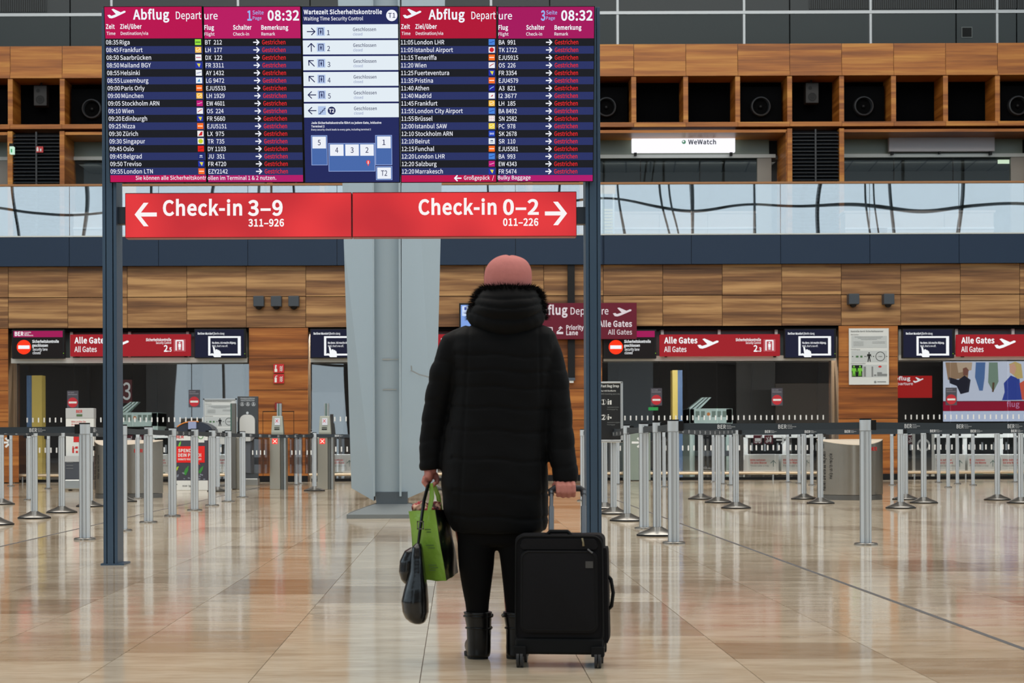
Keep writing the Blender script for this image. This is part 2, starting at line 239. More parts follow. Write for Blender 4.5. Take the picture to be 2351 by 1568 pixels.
# outline data of the lettering: char, advance, closed Bezier loops (delta coded)
FONT_DATA = """!339;132 381 5 -149 22 0 22 0 22 0 4 149 4 148 4 149 1 36 1 36 0 37 -32 0 -32 0 -32 0 0 -37 1 -36 1 -36 4 -149;131 -14 38 0 39 0 30 30 0 43 0 44 -30 29 -39 0 -38 0 -31 -29 0 -44 0 -43
&714;133 -14 139 0 90 0 73 35 59 54 63 -45 60 -30 54 -14 9 27 8 27 8 26 -43 12 -49 25 -51 37 60 80 45 93 29 102 -30 0 -30 0 -29 0 -24 -88 -37 -76 -48 -63 -72 60 -72 77 -51 79 86 62 87 66 0 100 0 90 -55 62 -96 0 -106 0 -70 -79 0 -102 0 -56 19 -62 31 -63 -80 -54 -72 -64 0 -104 0 -124;355 191 76 -66 -44 -38 -51 -24 -52 0 -87 0 -66 56 0 86 0 60 43 47 55 43 54 -83;329 516 -71 -49 -23 48 -13 47 0 42 0 63 36 49 59 0 52 0 21 -41 0 -45 0 -68
'292;109 572 7 -65 20 0 19 0 20 0 6 65 6 66 6 65 1 35 1 36 0 36 -33 0 -34 0 -33 0 0 -36 1 -36 1 -35 6 -65
,292;71 -181 8 -19 94 40 59 79 0 101 0 70 -30 42 -51 0 -39 0 -33 -25 0 -42 0 -42 32 -25 38 0 4 0 4 1 4 0 -1 -63 -39 -50 -65 -29 7 -19
-364;48 282 0 -25 90 0 90 0 89 0 0 25 0 24 0 25 -89 0 -90 0 -90 0 0 -25
.292;107 -14 39 0 38 0 31 30 0 43 0 44 -31 29 -38 0 -39 0 -30 -29 0 -44 0 -43
/411;117 153 -105 -341 23 0 23 0 24 0 105 341 104 340 105 341 -23 0 -23 0 -23 0 -105 -341
0583;145 -14 147 0 146 0 94 133 0 269 0 266 -94 130 -146 0 -147 0 -92 -130 0 -266 0 -269;379 64 -87 0 -87 0 -60 98 0 226 0 224 60 96 87 0 87 0 60 -96 0 -224 0 -226
1583;92 27 0 -27 141 0 141 0 141 0 0 27 0 26 0 27 -52 0 -51 0 -52 0 0 230 0 230 0 230 -24 0 -25 0 -24 0 -42 -24 -50 -18 -68 -13 0 -20 0 -20 0 -21 46 0 46 0 46 0 0 -191 0 -192 0 -191 -58 0 -57 0 -58 0 0 -27
2583;46 19 0 -19 162 0 161 0 161 0 0 28 0 27 0 28 -71 0 -71 0 -71 0 -39 0 -47 -4 -40 -3 181 171 122 156 0 155 0 136 -87 90 -138 0 -98 0 -67 -45 -62 -68 19 -18 18 -18 19 -18 43 51 53 38 63 0 96 0 46 -64 0 -88 0 -133 -111 -153 -242 -211 0 -19
3583;157 -14 119 0 138 0 110 82 0 138 0 106 -72 67 -91 22 0 2 0 2 0 2 82 28 55 63 0 93 0 122 -95 71 -130 0 -88 0 -68 -39 -58 -53 17 -20 17 -20 17 -21 44 44 54 31 62 0 81 0 49 -48 0 -74 0 -83 -53 -64 -160 0 0 -25 0 -24 0 -25 179 0 60 -60 0 -94 0 -88 -64 -55 -92 0 -87 0 -58 42 -45 46 -17 -20 -16 -21 -17 -21 51 -55
4583;357 71 0 -71 30 0 30 0 30 0 0 71 0 70 0 71 35 0 34 0 34 0 0 26 0 25 0 26 -34 0 -34 0 -35 0 0 160 0 161 0 160 -35 0 -35 0 -36 0 -106 -165 -107 -165 -107 -165 0 -21 0 -21 0 -21 112 0 112 0 112 0 0 -71;357 368 0 -79 -79 0 -78 0 -79 0 58 87 59 88 58 87 22 38 21 39 19 37 2 0 1 0 1 0 -2 -39 -3 -63 0 -38 0 -79
5583;154 -14 121 0 129 0 123 96 0 168 0 170 -105 76 -127 0 -46 0 -35 -12 -34 -19 6 75 7 74 7 74 96 0 97 0 96 0 0 27 0 28 0 27 -124 0 -125 0 -124 0 -9 -120 -8 -120 -9 -119 17 -11 18 -11 17 -11 44 30 32 15 52 0 97 0 63 -65 0 -110 0 -112 -73 -70 -91 0 -90 0 -56 41 -43 44 -16 -21 -17 -21 -16 -21 53 -51
6583;169 -14 147 0 120 0 102 101 0 149 0 162 -84 80 -130 0 -60 0 -68 -35 -47 -57 4 238 88 81 107 0 46 0 46 -23 30 -36 18 20 18 19 18 20 -43 46 -58 33 -80 0 -149 0 -135 -115 0 -301 0 -255;162 149 -11 160 51 71 59 27 47 0 93 0 45 -67 0 -104 0 -105 -56 -69 -74 0 -96 0
7583;222 292 -14 -292 33 0 34 0 33 0 12 301 33 180 181 231 0 19 0 20 0 19 -161 0 -161 0 -161 0 0 -27 0 -28 0 -27 125 0 125 0 124 0 -151 -210
8583;151 -14 143 0 144 0 97 88 0 111 0 106 -62 58 -68 39 0 1 0 2 0 2 46 36 56 69 0 81 0 118 -79 85 -132 0 -120 0 -91 -79 0 -117 0 -81 48 -58 56 -38 0 -2 0 -1 0 -2 -70 -37 -71 -73 0 -103 0 -119;398 464 -51 -46 -92 36 -83 41 0 91 0 75 52 49 71 0 82 0 48 -60 0 -76 0 -57;384 58 -89 0 -92 0 -70 60 0 82 0 73 45 61 61 40 110 -44 94 -38 0 -104 0 -77
9583;163 -14 84 0 144 0 135 120 0 312 0 245 -111 121 -148 0 -120 0 -101 -100 0 -150 0 -159 84 -83 128 0 64 0 67 37 47 57 -7 -239 -87 -81 -98 0 -51 0 -46 22 -34 37 -17 -20 -18 -20 -17 -20 43 -45;424 625 11 -159 -52 -73 -57 -30 -52 0 -91 0 -46 68 0 103 0 106 56 69 75 0 98 0
:292;107 410 39 0 38 0 31 29 0 44 0 43 -31 31 -38 0 -39 0 -30 -31 0 -43 0 -44;107 -14 39 0 38 0 31 30 0 43 0 44 -31 29 -38 0 -39 0 -30 -29 0 -44 0 -43
A638;91 257 -87 -257 33 0 32 0 33 0 25 78 25 79 24 78 94 0 94 0 94 0 24 -78 25 -79 25 -78 34 0 34 0 34 0 -87 257 -87 256 -87 257 -36 0 -36 0 -36 0 -87 -257;278 312 -77 0 12 40 13 39 12 40 28 87 25 83 24 90 2 0 1 0 1 0 26 -89 24 -84 28 -87 12 -40 13 -39 12 -40 -78 0
B690;106 257 0 -257 82 0 81 0 82 0 172 0 120 75 0 151 0 105 -65 61 -92 18 0 1 0 2 0 2 73 23 40 67 0 77 0 135 -110 53 -155 0 -76 0 -76 0 -76 0 0 -257;241 443 -38 0 0 84 0 83 0 83 39 0 40 0 39 0 121 0 61 -33 0 -91 0 -78 -53 -48 -133 0 -38 0;248 78 -45 0 0 96 0 97 0 97 45 0 44 0 45 0 136 0 74 -43 0 -96 0 -104 -77 -47 -133 0 -45 0
C670;204 -14 192 0 100 0 75 40 61 71 -18 20 -17 21 -18 21 -50 -55 -55 -33 -74 0 -147 0 -92 122 0 195 0 192 97 119 145 0 67 0 50 -30 41 -43 17 21 18 21 17 21 -44 49 -73 46 -94 0 -195 0 -146 -151 0 -249 0 -250
D722;106 257 0 -257 66 0 65 0 66 0 232 0 126 144 0 244 0 245 -126 137 -237 0 -64 0 -64 0 -64 0 0 -257;232 80 -29 0 0 204 0 203 0 204 29 0 29 0 29 0 182 0 89 -108 0 -195 0 -195 -89 -113 -182 0 -29 0
E618;106 257 0 -257 152 0 151 0 152 0 0 28 0 27 0 28 -119 0 -120 0 -119 0 0 93 0 94 0 93 97 0 97 0 98 0 0 28 0 28 0 27 -98 0 -97 0 -97 0 0 81 0 80 0 81 115 0 116 0 115 0 0 27 0 28 0 27 -147 0 -148 0 -148 0 0 -257
F579;106 257 0 -257 32 0 33 0 32 0 0 115 0 115 0 116 98 0 98 0 98 0 0 27 0 27 0 28 -98 0 -98 0 -98 0 0 86 0 87 0 87 115 0 116 0 115 0 0 27 0 28 0 27 -147 0 -148 0 -148 0 0 -257
G723;206 -14 203 0 103 0 85 38 49 52 0 107 0 108 0 108 -84 0 -85 0 -84 0 0 -27 0 -27 0 -27 54 0 55 0 55 0 0 -67 0 -67 0 -67 -31 -29 -53 -17 -55 0 -165 0 -92 122 0 195 0 192 101 119 155 0 77 0 50 -33 39 -40 17 21 18 21 18 21 -45 46 -70 49 -107 0 -204 0 -149 -151 0 -249 0 -250
H764;106 257 0 -257 32 0 33 0 32 0 0 121 0 121 0 121 119 0 120 0 120 0 0 -121 0 -121 0 -121 33 0 32 0 33 0 0 257 0 256 0 257 -33 0 -32 0 -33 0 0 -108 0 -107 0 -108 -120 0 -120 0 -119 0 0 108 0 107 0 108 -32 0 -33 0 -32 0 0 -257
I307;106 257 0 -257 32 0 33 0 32 0 0 257 0 256 0 257 -32 0 -33 0 -32 0 0 -257
J562;151 -14 98 0 150 0 62 106 0 134 0 181 0 182 0 181 -32 0 -33 0 -33 0 0 -178 0 -178 0 -179 0 -116 -41 -48 -83 0 -55 0 -43 26 -35 62 -23 -17 -23 -17 -23 -17 45 -80
K678;106 257 0 -257 32 0 33 0 32 0 0 81 0 81 0 82 44 52 44 53 44 52 77 -133 77 -134 77 -134 36 0 36 0 36 0 -92 159 -93 160 -93 159 81 97 80 98 81 97 -37 0 -37 0 -37 0 -107 -129 -108 -129 -107 -129 -1 0 -1 0 0 0 0 129 0 129 0 129 -32 0 -33 0 -32 0 0 -257
L570;106 257 0 -257 145 0 144 0 145 0 0 28 0 27 0 28 -112 0 -113 0 -112 0 0 229 0 229 0 229 -32 0 -33 0 -32 0 0 -257
M853;106 257 0 -257 29 0 29 0 29 0 0 142 0 142 0 142 0 67 -6 93 -6 67 1 0 1 0 2 0 21 -58 20 -59 21 -58 49 -133 48 -134 49 -133 22 0 21 0 22 0 48 133 49 134 48 133 21 58 20 59 21 58 1 0 2 0 1 0 -5 -67 -7 -93 0 -67 0 -142 0 -142 0 -142 30 0 30 0 30 0 0 257 0 256 0 257 -39 0 -39 0 -39 0 -49 -137 -49 -138 -49 -137 -18 -52 -15 -55 -20 -54 -2 0 -1 0 -2 0 -18 54 -17 55 -20 52 -49 137 -49 138 -49 137 -39 0 -39 0 -39 0 0 -257
N759;106 257 0 -257 31 0 30 0 30 0 0 135 0 135 0 134 0 81 -7 82 -4 78 1 0 2 0 1 0 28 -53 27 -53 28 -53 94 -162 93 -162 94 -162 33 0 33 0 33 0 0 257 0 256 0 257 -30 0 -31 0 -31 0 0 -133 0 -134 0 -133 0 -80 7 -87 7 -77 -2 0 -2 0 -2 0 -27 53 -28 53 -28 53 -93 161 -94 162 -94 162 -33 0 -33 0 -33 0 0 -257
O779;196 -14 194 0 193 0 135 155 0 247 0 246 -135 150 -193 0 -194 0 -135 -150 0 -246 0 -247;528 71 -138 0 -139 0 -90 124 0 193 0 192 90 119 139 0 138 0 91 -119 0 -192 0 -193
P665;106 257 0 -257 32 0 33 0 32 0 0 102 0 102 0 103 42 0 42 0 43 0 169 0 114 74 0 163 0 168 -115 58 -172 0 -74 0 -73 0 -73 0 0 -257;241 386 -38 0 0 101 0 102 0 102 36 0 37 0 37 0 136 0 68 -34 0 -113 0 -110 -64 -48 -136 0 -38 0
Q779;528 67 -138 0 -139 0 -90 124 0 197 0 192 90 119 139 0 138 0 91 -119 0 -192 0 -197;483 -193 142 0 46 0 41 7 23 11 -6 24 -6 25 -7 25 -20 -6 -26 -5 -34 0 -83 0 -72 34 -35 69 163 28 109 147 0 222 0 246 -135 150 -193 0 -194 0 -135 -150 0 -246 0 -226 113 -149 168 -24 44 -105
R667;246 404 -43 0 0 96 0 96 0 95 43 0 43 0 43 0 121 0 66 -36 0 -100 0 -101 -66 -50 -121 0 -43 0;466 109 62 -109 37 0 36 0 37 0 -66 112 -65 113 -65 112 104 25 70 72 0 121 0 159 -113 56 -156 0 -81 0 -80 0 -80 0 0 -257 0 -256 0 -257 32 0 33 0 32 0 0 109 0 109 0 109 46 0 46 0 46 0 63 -109
S626;210 -14 109 0 161 0 101 97 0 122 0 114 -69 53 -90 39 -36 15 -37 16 -36 16 -60 25 -68 29 0 75 0 68 57 44 87 0 71 0 57 -28 47 -44 17 21 17 20 17 21 -54 56 -81 39 -91 0 -140 0 -103 -85 0 -119 0 -113 85 -54 72 -31 36 -16 37 -16 37 -16 73 -33 56 -25 0 -80 0 -74 -60 -51 -102 0 -79 0 -78 38 -55 58 -19 -22 -19 -23 -20 -22 67 -70
T629;266 229 0 -229 32 0 33 0 32 0 0 229 0 230 0 229 78 0 78 0 78 0 0 27 0 28 0 27 -188 0 -188 0 -188 0 0 -27 0 -28 0 -27 77 0 78 0 78 0 0 -229
U757;222 -14 157 0 157 0 119 84 0 247 0 151 0 151 0 151 -31 0 -31 0 -31 0 0 -152 0 -151 0 -152 0 -185 -81 -59 -102 0 -101 0 -78 59 0 185 0 152 0 151 0 152 -33 0 -32 0 -32 0 0 -151 0 -151 0 -151 0 -247
V604;165 257 82 -257 37 0 38 0 37 0 82 257 81 256 82 257 -33 0 -33 0 -33 0 -41 -139 -41 -139 -42 -139 -26 -90 -19 -74 -29 -90 -2 0 -1 0 -1 0 -29 90 -20 74 -26 90 -42 139 -41 139 -42 139 -34 0 -34 0 -34 0 82 -257
W922;136 257 54 -257 39 0 38 0 39 0 38 155 38 155 38 154 13 61 14 56 12 59 1 0 2 0 1 0 13 -59 11 -56 14 -61 39 -154 39 -155 39 -155 39 0 39 0 39 0 53 257 53 256 53 257 -31 0 -31 0 -31 0 -27 -140 -28 -139 -28 -140 -13 -83 -15 -83 -14 -84 -2 0 -2 0 -2 0 -19 84 -17 84 -18 82 -36 140 -36 139 -36 140 -29 0 -30 0 -30 0 -35 -140 -36 -139 -35 -140 -19 -83 -19 -83 -17 -84 -1 0 -1 0 -2 0 -16 84 -14 83 -16 83 -27 140 -27 139 -27 140 -33 0 -33 0 -34 0 55 -257
X602;93 133 -75 -133 34 0 34 0 35 0 37 69 36 70 37 69 20 39 20 39 22 47 1 0 2 0 1 0 25 -47 21 -39 20 -39 39 -69 38 -70 38 -69 36 0 35 0 36 0 -75 131 -75 131 -76 131 70 126 70 125 70 126 -34 0 -34 0 -34 0 -34 -66 -34 -65 -35 -65 -18 -36 -15 -33 -21 -45 -2 0 -1 0 -1 0 -26 45 -15 33 -20 36 -35 65 -35 65 -35 66 -36 0 -36 0 -35 0 70 -124 70 -124 70 -124 -75 -133
Y557;230 99 0 -99 32 0 32 0 33 0 0 99 0 100 0 99 77 158 77 157 78 157 -34 0 -33 0 -34 0 -33 -73 -33 -72 -33 -72 -24 -57 -26 -55 -27 -58 -2 0 -1 0 -2 0 -27 58 -23 55 -25 57 -34 72 -33 72 -33 73 -34 0 -35 0 -34 0 77 -157 77 -157 77 -158 0 -99
Z633;53 20 0 -20 177 0 177 0 177 0 0 28 0 27 0 28 -137 0 -137 0 -138 0 136 210 135 209 136 210 0 19 0 20 0 19 -163 0 -164 0 -163 0 0 -27 0 -28 0 -27 124 0 123 0 123 0 -135 -210 -136 -209 -135 -210 0 -20
a591;132 -14 96 0 70 0 64 37 55 45 1 0 1 0 1 0 3 -22 3 -23 3 -23 26 0 26 0 26 0 0 117 0 117 0 117 0 142 -57 92 -140 0 -93 0 -79 -41 -52 -33 12 -23 13 -22 12 -22 45 31 60 30 66 0 94 0 24 -70 0 -74 -243 -27 -107 -62 0 -124 0 -103;310 64 -55 0 -56 0 -45 25 0 65 0 74 66 47 192 22 0 -53 0 -52 0 -53 -56 -50
b649;295 -14 53 0 130 0 118 113 0 195 0 177 -80 114 -147 0 -64 0 -63 -36 -53 -44 1 34 2 34 1 34 0 76 0 77 0 76 -32 0 -32 0 -32 0 0 -279 0 -278 0 -279 25 0 26 0 25 0 3 20 3 19 3 20 1 0 2 0 1 0 49 -45;426 67 -94 0 -38 0 -51 15 -50 44 0 100 0 100 0 100 54 51 50 27 48 0 109 0 42 -84 0 -127 0 -141
c535;170 -14 151 0 69 0 65 28 51 44 -14 21 -14 22 -14 22 -35 -32 -47 -25 -52 0 -105 0 -72 87 0 132 0 131 76 88 104 0 44 0 37 -20 32 -29 17 21 16 21 16 21 -40 36 -52 31 -74 0 -147 0 -127 -110 0 -190 0 -189
d651;148 -14 143 0 68 0 61 37 44 44 1 0 1 0 1 0 3 -22 3 -23 3 -22 26 0 26 0 27 0 0 279 0 278 0 279 -33 0 -32 0 -32 0 0 -73 0 -73 0 -73 2 -33 1 -33 2 -32 -50 41 -43 25 -67 0 -131 0 -116 -115 0 -185 0 -190;364 67 -52 0 -100 0 -58 81 0 138 0 130 74 88 91 0 48 0 44 -17 47 -43 0 -99 0 -100 0 -100 -47 -53
e582;175 -14 153 0 76 0 61 26 50 32 -11 21 -12 22 -11 21 -43 -28 -44 -17 -56 0 -108 0 -75 78 -6 122 128 0 128 0 129 0 2 14 2 19 0 21 0 163 -82 105 -146 0 -130 0 -125 -114 0 -186 0 -188;250 331 -102 0 12 113 71 64 81 0 89 0 53 -62 0 -115 -102 0
f341;35 517 0 -24 26 0 25 0 26 0 0 -165 0 -164 0 -164 32 0 32 0 32 0 0 164 0 164 0 165 40 0 41 0 40 0 0 26 0 25 0 26 -40 0 -41 0 -40 0 0 30 0 31 0 30 0 73 26 39 55 0 20 0 23 -5 21 -11 7 25 7 25 7 25 -26 10 -34 8 -36 0 -113 0 -53 -73 0 -115 0 -31 0 -30 0 -31 -26 -1 -25 -2 -26 -2 0 -24
g592;150 -263 139 0 176 0 113 92 0 106 0 94 -67 41 -132 0 -37 0 -38 0 -37 0 -77 0 -23 27 0 35 0 32 16 19 21 18 25 -13 32 -7 27 0 117 0 92 76 0 122 0 50 -19 42 -27 26 38 0 39 0 39 0 0 24 0 25 0 24 -66 0 -66 0 -66 0 -20 9 -29 6 -32 0 -115 0 -98 -79 0 -125 0 -68 36 -56 38 -29 0 -1 0 -2 0 -1 -30 -21 -33 -38 0 -47 0 -46 22 -30 30 -18 0 -2 0 -1 0 -2 -54 -33 -30 -47 0 -49 0 -98;354 246 -66 0 -65 0 -56 52 0 83 0 84 55 50 66 0 68 0 54 -50 0 -84 0 -83;413 -196 -110 0 -104 0 -61 38 0 61 0 33 16 35 41 29 26 -6 27 -2 21 0 33 0 33 0 33 0 75 0 40 -19 0 -54 0 -59
h637;97 279 0 -279 32 0 32 0 32 0 0 138 0 138 0 138 57 58 40 29 59 0 75 0 33 -45 0 -107 0 -117 0 -116 0 -116 32 0 32 0 32 0 0 120 0 121 0 120 0 145 -55 79 -120 0 -78 0 -58 -43 -53 -53 1 40 2 39 1 39 0 76 0 77 0 76 -32 0 -32 0 -32 0 0 -279
i289;97 190 0 -190 32 0 32 0 32 0 0 190 0 190 0 190 -32 0 -32 0 -32 0 0 -190;107 688 38 0 38 0 26 25 0 39 0 37 -26 25 -38 0 -38 0 -25 -25 0 -37 0 -39
j289;3 -254 34 0 113 0 43 72 0 117 0 212 0 212 0 211 -32 0 -31 0 -32 0 0 -211 0 -212 0 -212 0 -69 -14 -44 -57 0 -20 0 -20 6 -14 5 -7 -24 -6 -24 -6 -24 20 -9;107 688 38 0 37 0 27 25 0 39 0 37 -27 25 -37 0 -38 0 -26 -25 0 -37 0 -39
k579;97 279 0 -279 31 0 32 0 31 0 0 50 0 50 0 50 36 42 36 42 35 41 56 -92 56 -91 55 -92 35 0 35 0 34 0 -71 113 -72 114 -72 113 63 77 64 77 63 76 -36 0 -35 0 -36 0 -81 -100 -80 -100 -81 -100 -1 0 -1 0 -2 0 0 189 0 188 0 189 -31 0 -32 0 -31 0 0 -279
l298;126 -14 71 0 27 0 15 5 14 4 -4 24 -5 25 -5 24 -10 -2 -4 0 -5 0 -15 0 -12 12 0 29 0 243 0 243 0 243 -32 0 -32 0 -32 0 0 -241 0 -241 0 -241 0 -80
m972;97 190 0 -190 32 0 32 0 32 0 0 138 0 138 0 138 52 59 48 28 43 0 73 0 33 -45 0 -107 0 -117 0 -116 0 -116 32 0 32 0 32 0 0 138 0 138 0 138 53 59 47 28 44 0 72 0 34 -45 0 -107 0 -117 0 -116 0 -116 32 0 32 0 31 0 0 120 0 121 0 120 0 145 -55 79 -117 0 -70 0 -59 -45 -60 -64 -23 67 -46 42 -89 0 -68 0 -59 -43 -50 -55 -1 0 0 0 -1 0 -3 28 -3 28 -4 27 -26 0 -26 0 -26 0 0 -190
n640;97 190 0 -190 32 0 32 0 32 0 0 138 0 138 0 138 57 58 40 29 59 0 75 0 33 -45 0 -107 0 -117 0 -116 0 -116 32 0 32 0 32 0 0 120 0 121 0 120 0 145 -55 79 -120 0 -78 0 -59 -43 -54 -55 -1 0 0 0 -1 0 -3 28 -3 28 -4 27 -26 0 -26 0 -26 0 0 -190
o636;179 -14 139 0 140 0 124 110 0 189 0 190 -124 110 -140 0 -139 0 -124 -110 0 -190 0 -189;417 66 -99 0 -98 0 -67 87 0 132 0 131 67 88 98 0 99 0 67 -88 0 -131 0 -132
p651;97 30 0 -271 32 0 32 0 32 0 0 65 0 64 0 65 -1 33 -1 33 -1 34 52 -44 54 -23 52 0 130 0 118 113 0 195 0 177 -80 114 -147 0 -66 0 -65 -38 -51 -43 -1 0 0 0 -1 0 -3 22 -3 22 -4 22 -26 0 -26 0 -26 0 0 -270;426 67 -94 0 -38 0 -50 15 -51 44 0 100 0 100 0 100 55 51 49 27 48 0 109 0 42 -84 0 -127 0 -141
q651;458 -173 0 -68 32 0 32 0 33 0 0 271 0 270 0 270 -26 0 -25 0 -26 0 -3 -17 -3 -18 -4 -18 0 0 -1 0 -1 0 -50 44 -46 24 -67 0 -131 0 -116 -115 0 -185 0 -190 92 -109 143 0 66 0 60 35 46 45 -2 -34 -1 -35 -2 -35 0 -67;364 67 -52 0 -100 0 -58 81 0 138 0 130 74 88 91 0 48 0 44 -17 47 -43 0 -99 0 -100 0 -100 -47 -53
r407;97 190 0 -190 32 0 32 0 32 0 0 122 0 122 0 123 38 96 58 36 47 0 24 0 13 -3 19 -7 6 28 6 28 6 27 -18 10 -18 3 -25 0 -63 0 -59 -46 -40 -73 -1 0 0 0 -1 0 -3 35 -3 35 -4 34 -26 0 -26 0 -26 0 0 -190
s491;165 -14 81 0 134 0 73 77 0 92 0 109 -91 33 -83 32 -64 24 -58 21 0 54 0 45 33 38 73 0 50 0 40 -23 39 -28 15 20 16 20 15 20 -43 36 -63 29 -70 0 -125 0 -72 -71 0 -91 0 -97 86 -38 80 -30 63 -23 67 -27 0 -58 0 -49 -36 -40 -76 0 -68 0 -51 27 -50 41 -16 -21 -15 -22 -15 -21 53 -45
t396;154 -14 121 0 36 0 38 11 32 10 -6 25 -6 24 -7 24 -19 -9 -25 -7 -21 0 -66 0 -22 40 0 69 0 107 0 106 0 107 52 0 52 0 51 0 0 26 0 25 0 26 -51 0 -52 0 -52 0 0 54 0 54 0 53 -27 0 -26 0 -27 0 -3 -53 -4 -54 -3 -54 -30 -1 -31 -2 -30 -2 0 -24 0 -24 0 -24 29 0 28 0 28 0 0 -106 0 -105 0 -106 0 -114
u637;143 -14 121 0 77 0 57 41 54 62 1 0 1 0 1 0 2 -29 3 -30 2 -30 27 0 26 0 27 0 0 190 0 190 0 190 -32 0 -32 0 -32 0 0 -134 0 -135 0 -135 -54 -67 -41 -30 -59 0 -76 0 -31 45 0 107 0 116 0 117 0 116 -32 0 -33 0 -32 0 0 -120 0 -121 0 -120 0 -146
v547;151 190 69 -190 37 0 37 0 38 0 67 190 67 190 68 190 -32 0 -31 0 -32 0 -36 -108 -36 -108 -36 -108 -17 -56 -19 -58 -17 -54 -1 0 -2 0 -2 0 -17 54 -18 58 -17 56 -36 108 -36 108 -36 108 -33 0 -33 0 -33 0 68 -190
w842;134 190 53 -190 37 0 37 0 37 0 27 102 27 102 27 102 15 54 11 54 13 58 2 0 2 0 1 0 14 -58 10 -53 15 -53 27 -103 28 -102 27 -103 39 0 39 0 39 0 51 190 52 190 51 190 -31 0 -30 0 -31 0 -28 -110 -28 -110 -27 -109 -13 -55 -10 -52 -12 -52 -2 0 -1 0 -2 0 -14 52 -12 52 -14 55 -30 109 -30 110 -29 110 -32 0 -31 0 -31 0 -30 -110 -29 -110 -30 -109 -14 -55 -12 -52 -12 -52 -2 0 -2 0 -1 0 -12 52 -10 52 -12 55 -28 109 -29 110 -28 110 -33 0 -32 0 -33 0 53 -190
x523;78 99 -62 -99 33 0 34 0 34 0 25 44 26 45 25 44 20 35 18 35 20 32 2 0 2 0 1 0 22 -32 21 -35 19 -35 28 -44 28 -45 28 -44 35 0 35 0 35 0 -62 96 -63 96 -63 96 58 94 58 94 58 94 -34 0 -33 0 -33 0 -24 -41 -23 -42 -24 -42 -17 -32 -16 -31 -17 -32 -2 0 -1 0 -2 0 -19 32 -20 31 -17 32 -25 42 -26 42 -26 41 -34 0 -35 0 -35 0 58 -91 58 -91 58 -91 -63 -99
y547;80 -246 26 0 114 0 59 86 40 112 72 206 71 206 72 206 -32 0 -31 0 -31 0 -34 -105 -35 -105 -34 -106 -15 -51 -16 -58 -15 -53 -2 0 -2 0 -1 0 -20 54 -19 58 -18 50 -39 106 -38 105 -39 105 -33 0 -33 0 -33 0 76 -190 76 -191 77 -190 -5 -14 -4 -15 -4 -14 -24 -70 -40 -53 -64 0 -16 0 -17 5 -11 4 -7 -25 -6 -26 -6 -25 18 -8
z499;37 17 0 -17 144 0 144 0 143 0 0 26 0 26 0 26 -103 0 -104 0 -103 0 100 147 101 147 100 147 0 17 0 17 0 17 -130 0 -130 0 -130 0 0 -26 0 -25 0 -26 90 0 89 0 89 0 -100 -147 -100 -147 -100 -148 0 -17
|283;108 98 0 -391 23 0 22 0 22 0 0 391 0 391 0 391 -22 0 -22 0 -23 0 0 -391
Ü757;222 -14 157 0 157 0 119 84 0 247 0 151 0 151 0 151 -31 0 -31 0 -31 0 0 -152 0 -151 0 -152 0 -185 -81 -59 -102 0 -101 0 -78 59 0 185 0 152 0 151 0 152 -33 0 -32 0 -32 0 0 -151 0 -151 0 -151 0 -247;225 840 32 0 34 0 24 23 0 35 0 33 -24 24 -34 0 -32 0 -24 -24 0 -33 0 -35;465 840 34 0 33 0 24 23 0 35 0 33 -24 24 -33 0 -34 0 -24 -24 0 -33 0 -35
ß675;390 -14 65 0 114 0 73 76 0 98 0 191 -232 -26 0 114 0 81 107 39 0 117 0 94 -68 78 -123 0 -146 0 -83 -96 0 -147 0 -202 0 -201 0 -202 31 0 32 0 31 0 0 196 0 195 0 196 0 122 51 61 83 0 64 0 34 -43 0 -60 0 -99 -104 -34 0 -105 0 -165 232 28 0 -137 0 -50 -34 -44 -66 0 -43 0 -39 16 -42 34 -13 -22 -13 -22 -12 -23 47 -37
ä591;132 -14 96 0 70 0 64 37 55 45 1 0 1 0 1 0 3 -22 3 -23 3 -23 26 0 26 0 26 0 0 117 0 117 0 117 0 142 -57 92 -140 0 -93 0 -79 -41 -52 -33 12 -23 13 -22 12 -22 45 31 60 30 66 0 94 0 24 -70 0 -74 -243 -27 -107 -62 0 -124 0 -103;310 64 -55 0 -56 0 -45 25 0 65 0 74 66 47 192 22 0 -53 0 -52 0 -53 -56 -50;167 690 34 0 33 0 25 25 0 33 0 32 -25 26 -33 0 -34 0 -24 -26 0 -32 0 -33;393 690 33 0 34 0 25 25 0 33 0 32 -25 26 -34 0 -33 0 -25 -26 0 -32 0 -33
ö636;179 -14 139 0 140 0 124 110 0 189 0 190 -124 110 -140 0 -139 0 -124 -110 0 -190 0 -189;417 66 -99 0 -98 0 -67 87 0 132 0 131 67 88 98 0 99 0 67 -88 0 -131 0 -132;171 690 35 0 32 0 26 25 0 33 0 32 -26 26 -32 0 -35 0 -23 -26 0 -32 0 -33;397 690 34 0 33 0 24 25 0 33 0 32 -24 26 -33 0 -34 0 -24 -26 0 -32 0 -33
ü637;143 -14 121 0 77 0 57 41 54 62 1 0 1 0 1 0 2 -29 3 -30 2 -30 27 0 26 0 27 0 0 190 0 190 0 190 -32 0 -32 0 -32 0 0 -134 0 -135 0 -135 -54 -67 -41 -30 -59 0 -76 0 -31 45 0 107 0 116 0 117 0 116 -32 0 -33 0 -32 0 0 -120 0 -121 0 -120 0 -146;172 690 33 0 33 0 26 25 0 33 0 32 -26 26 -33 0 -33 0 -25 -26 0 -32 0 -33;398 690 33 0 33 0 25 25 0 33 0 32 -25 26 -33 0 -33 0 -25 -26 0 -32 0 -33
–563;48 284 0 -21 156 0 155 0 156 0 0 21 0 22 0 22 -156 0 -155 0 -156 0 0 -22"""
CAP = 0.771
_tc = {}; _gc = {}; FONT = {}
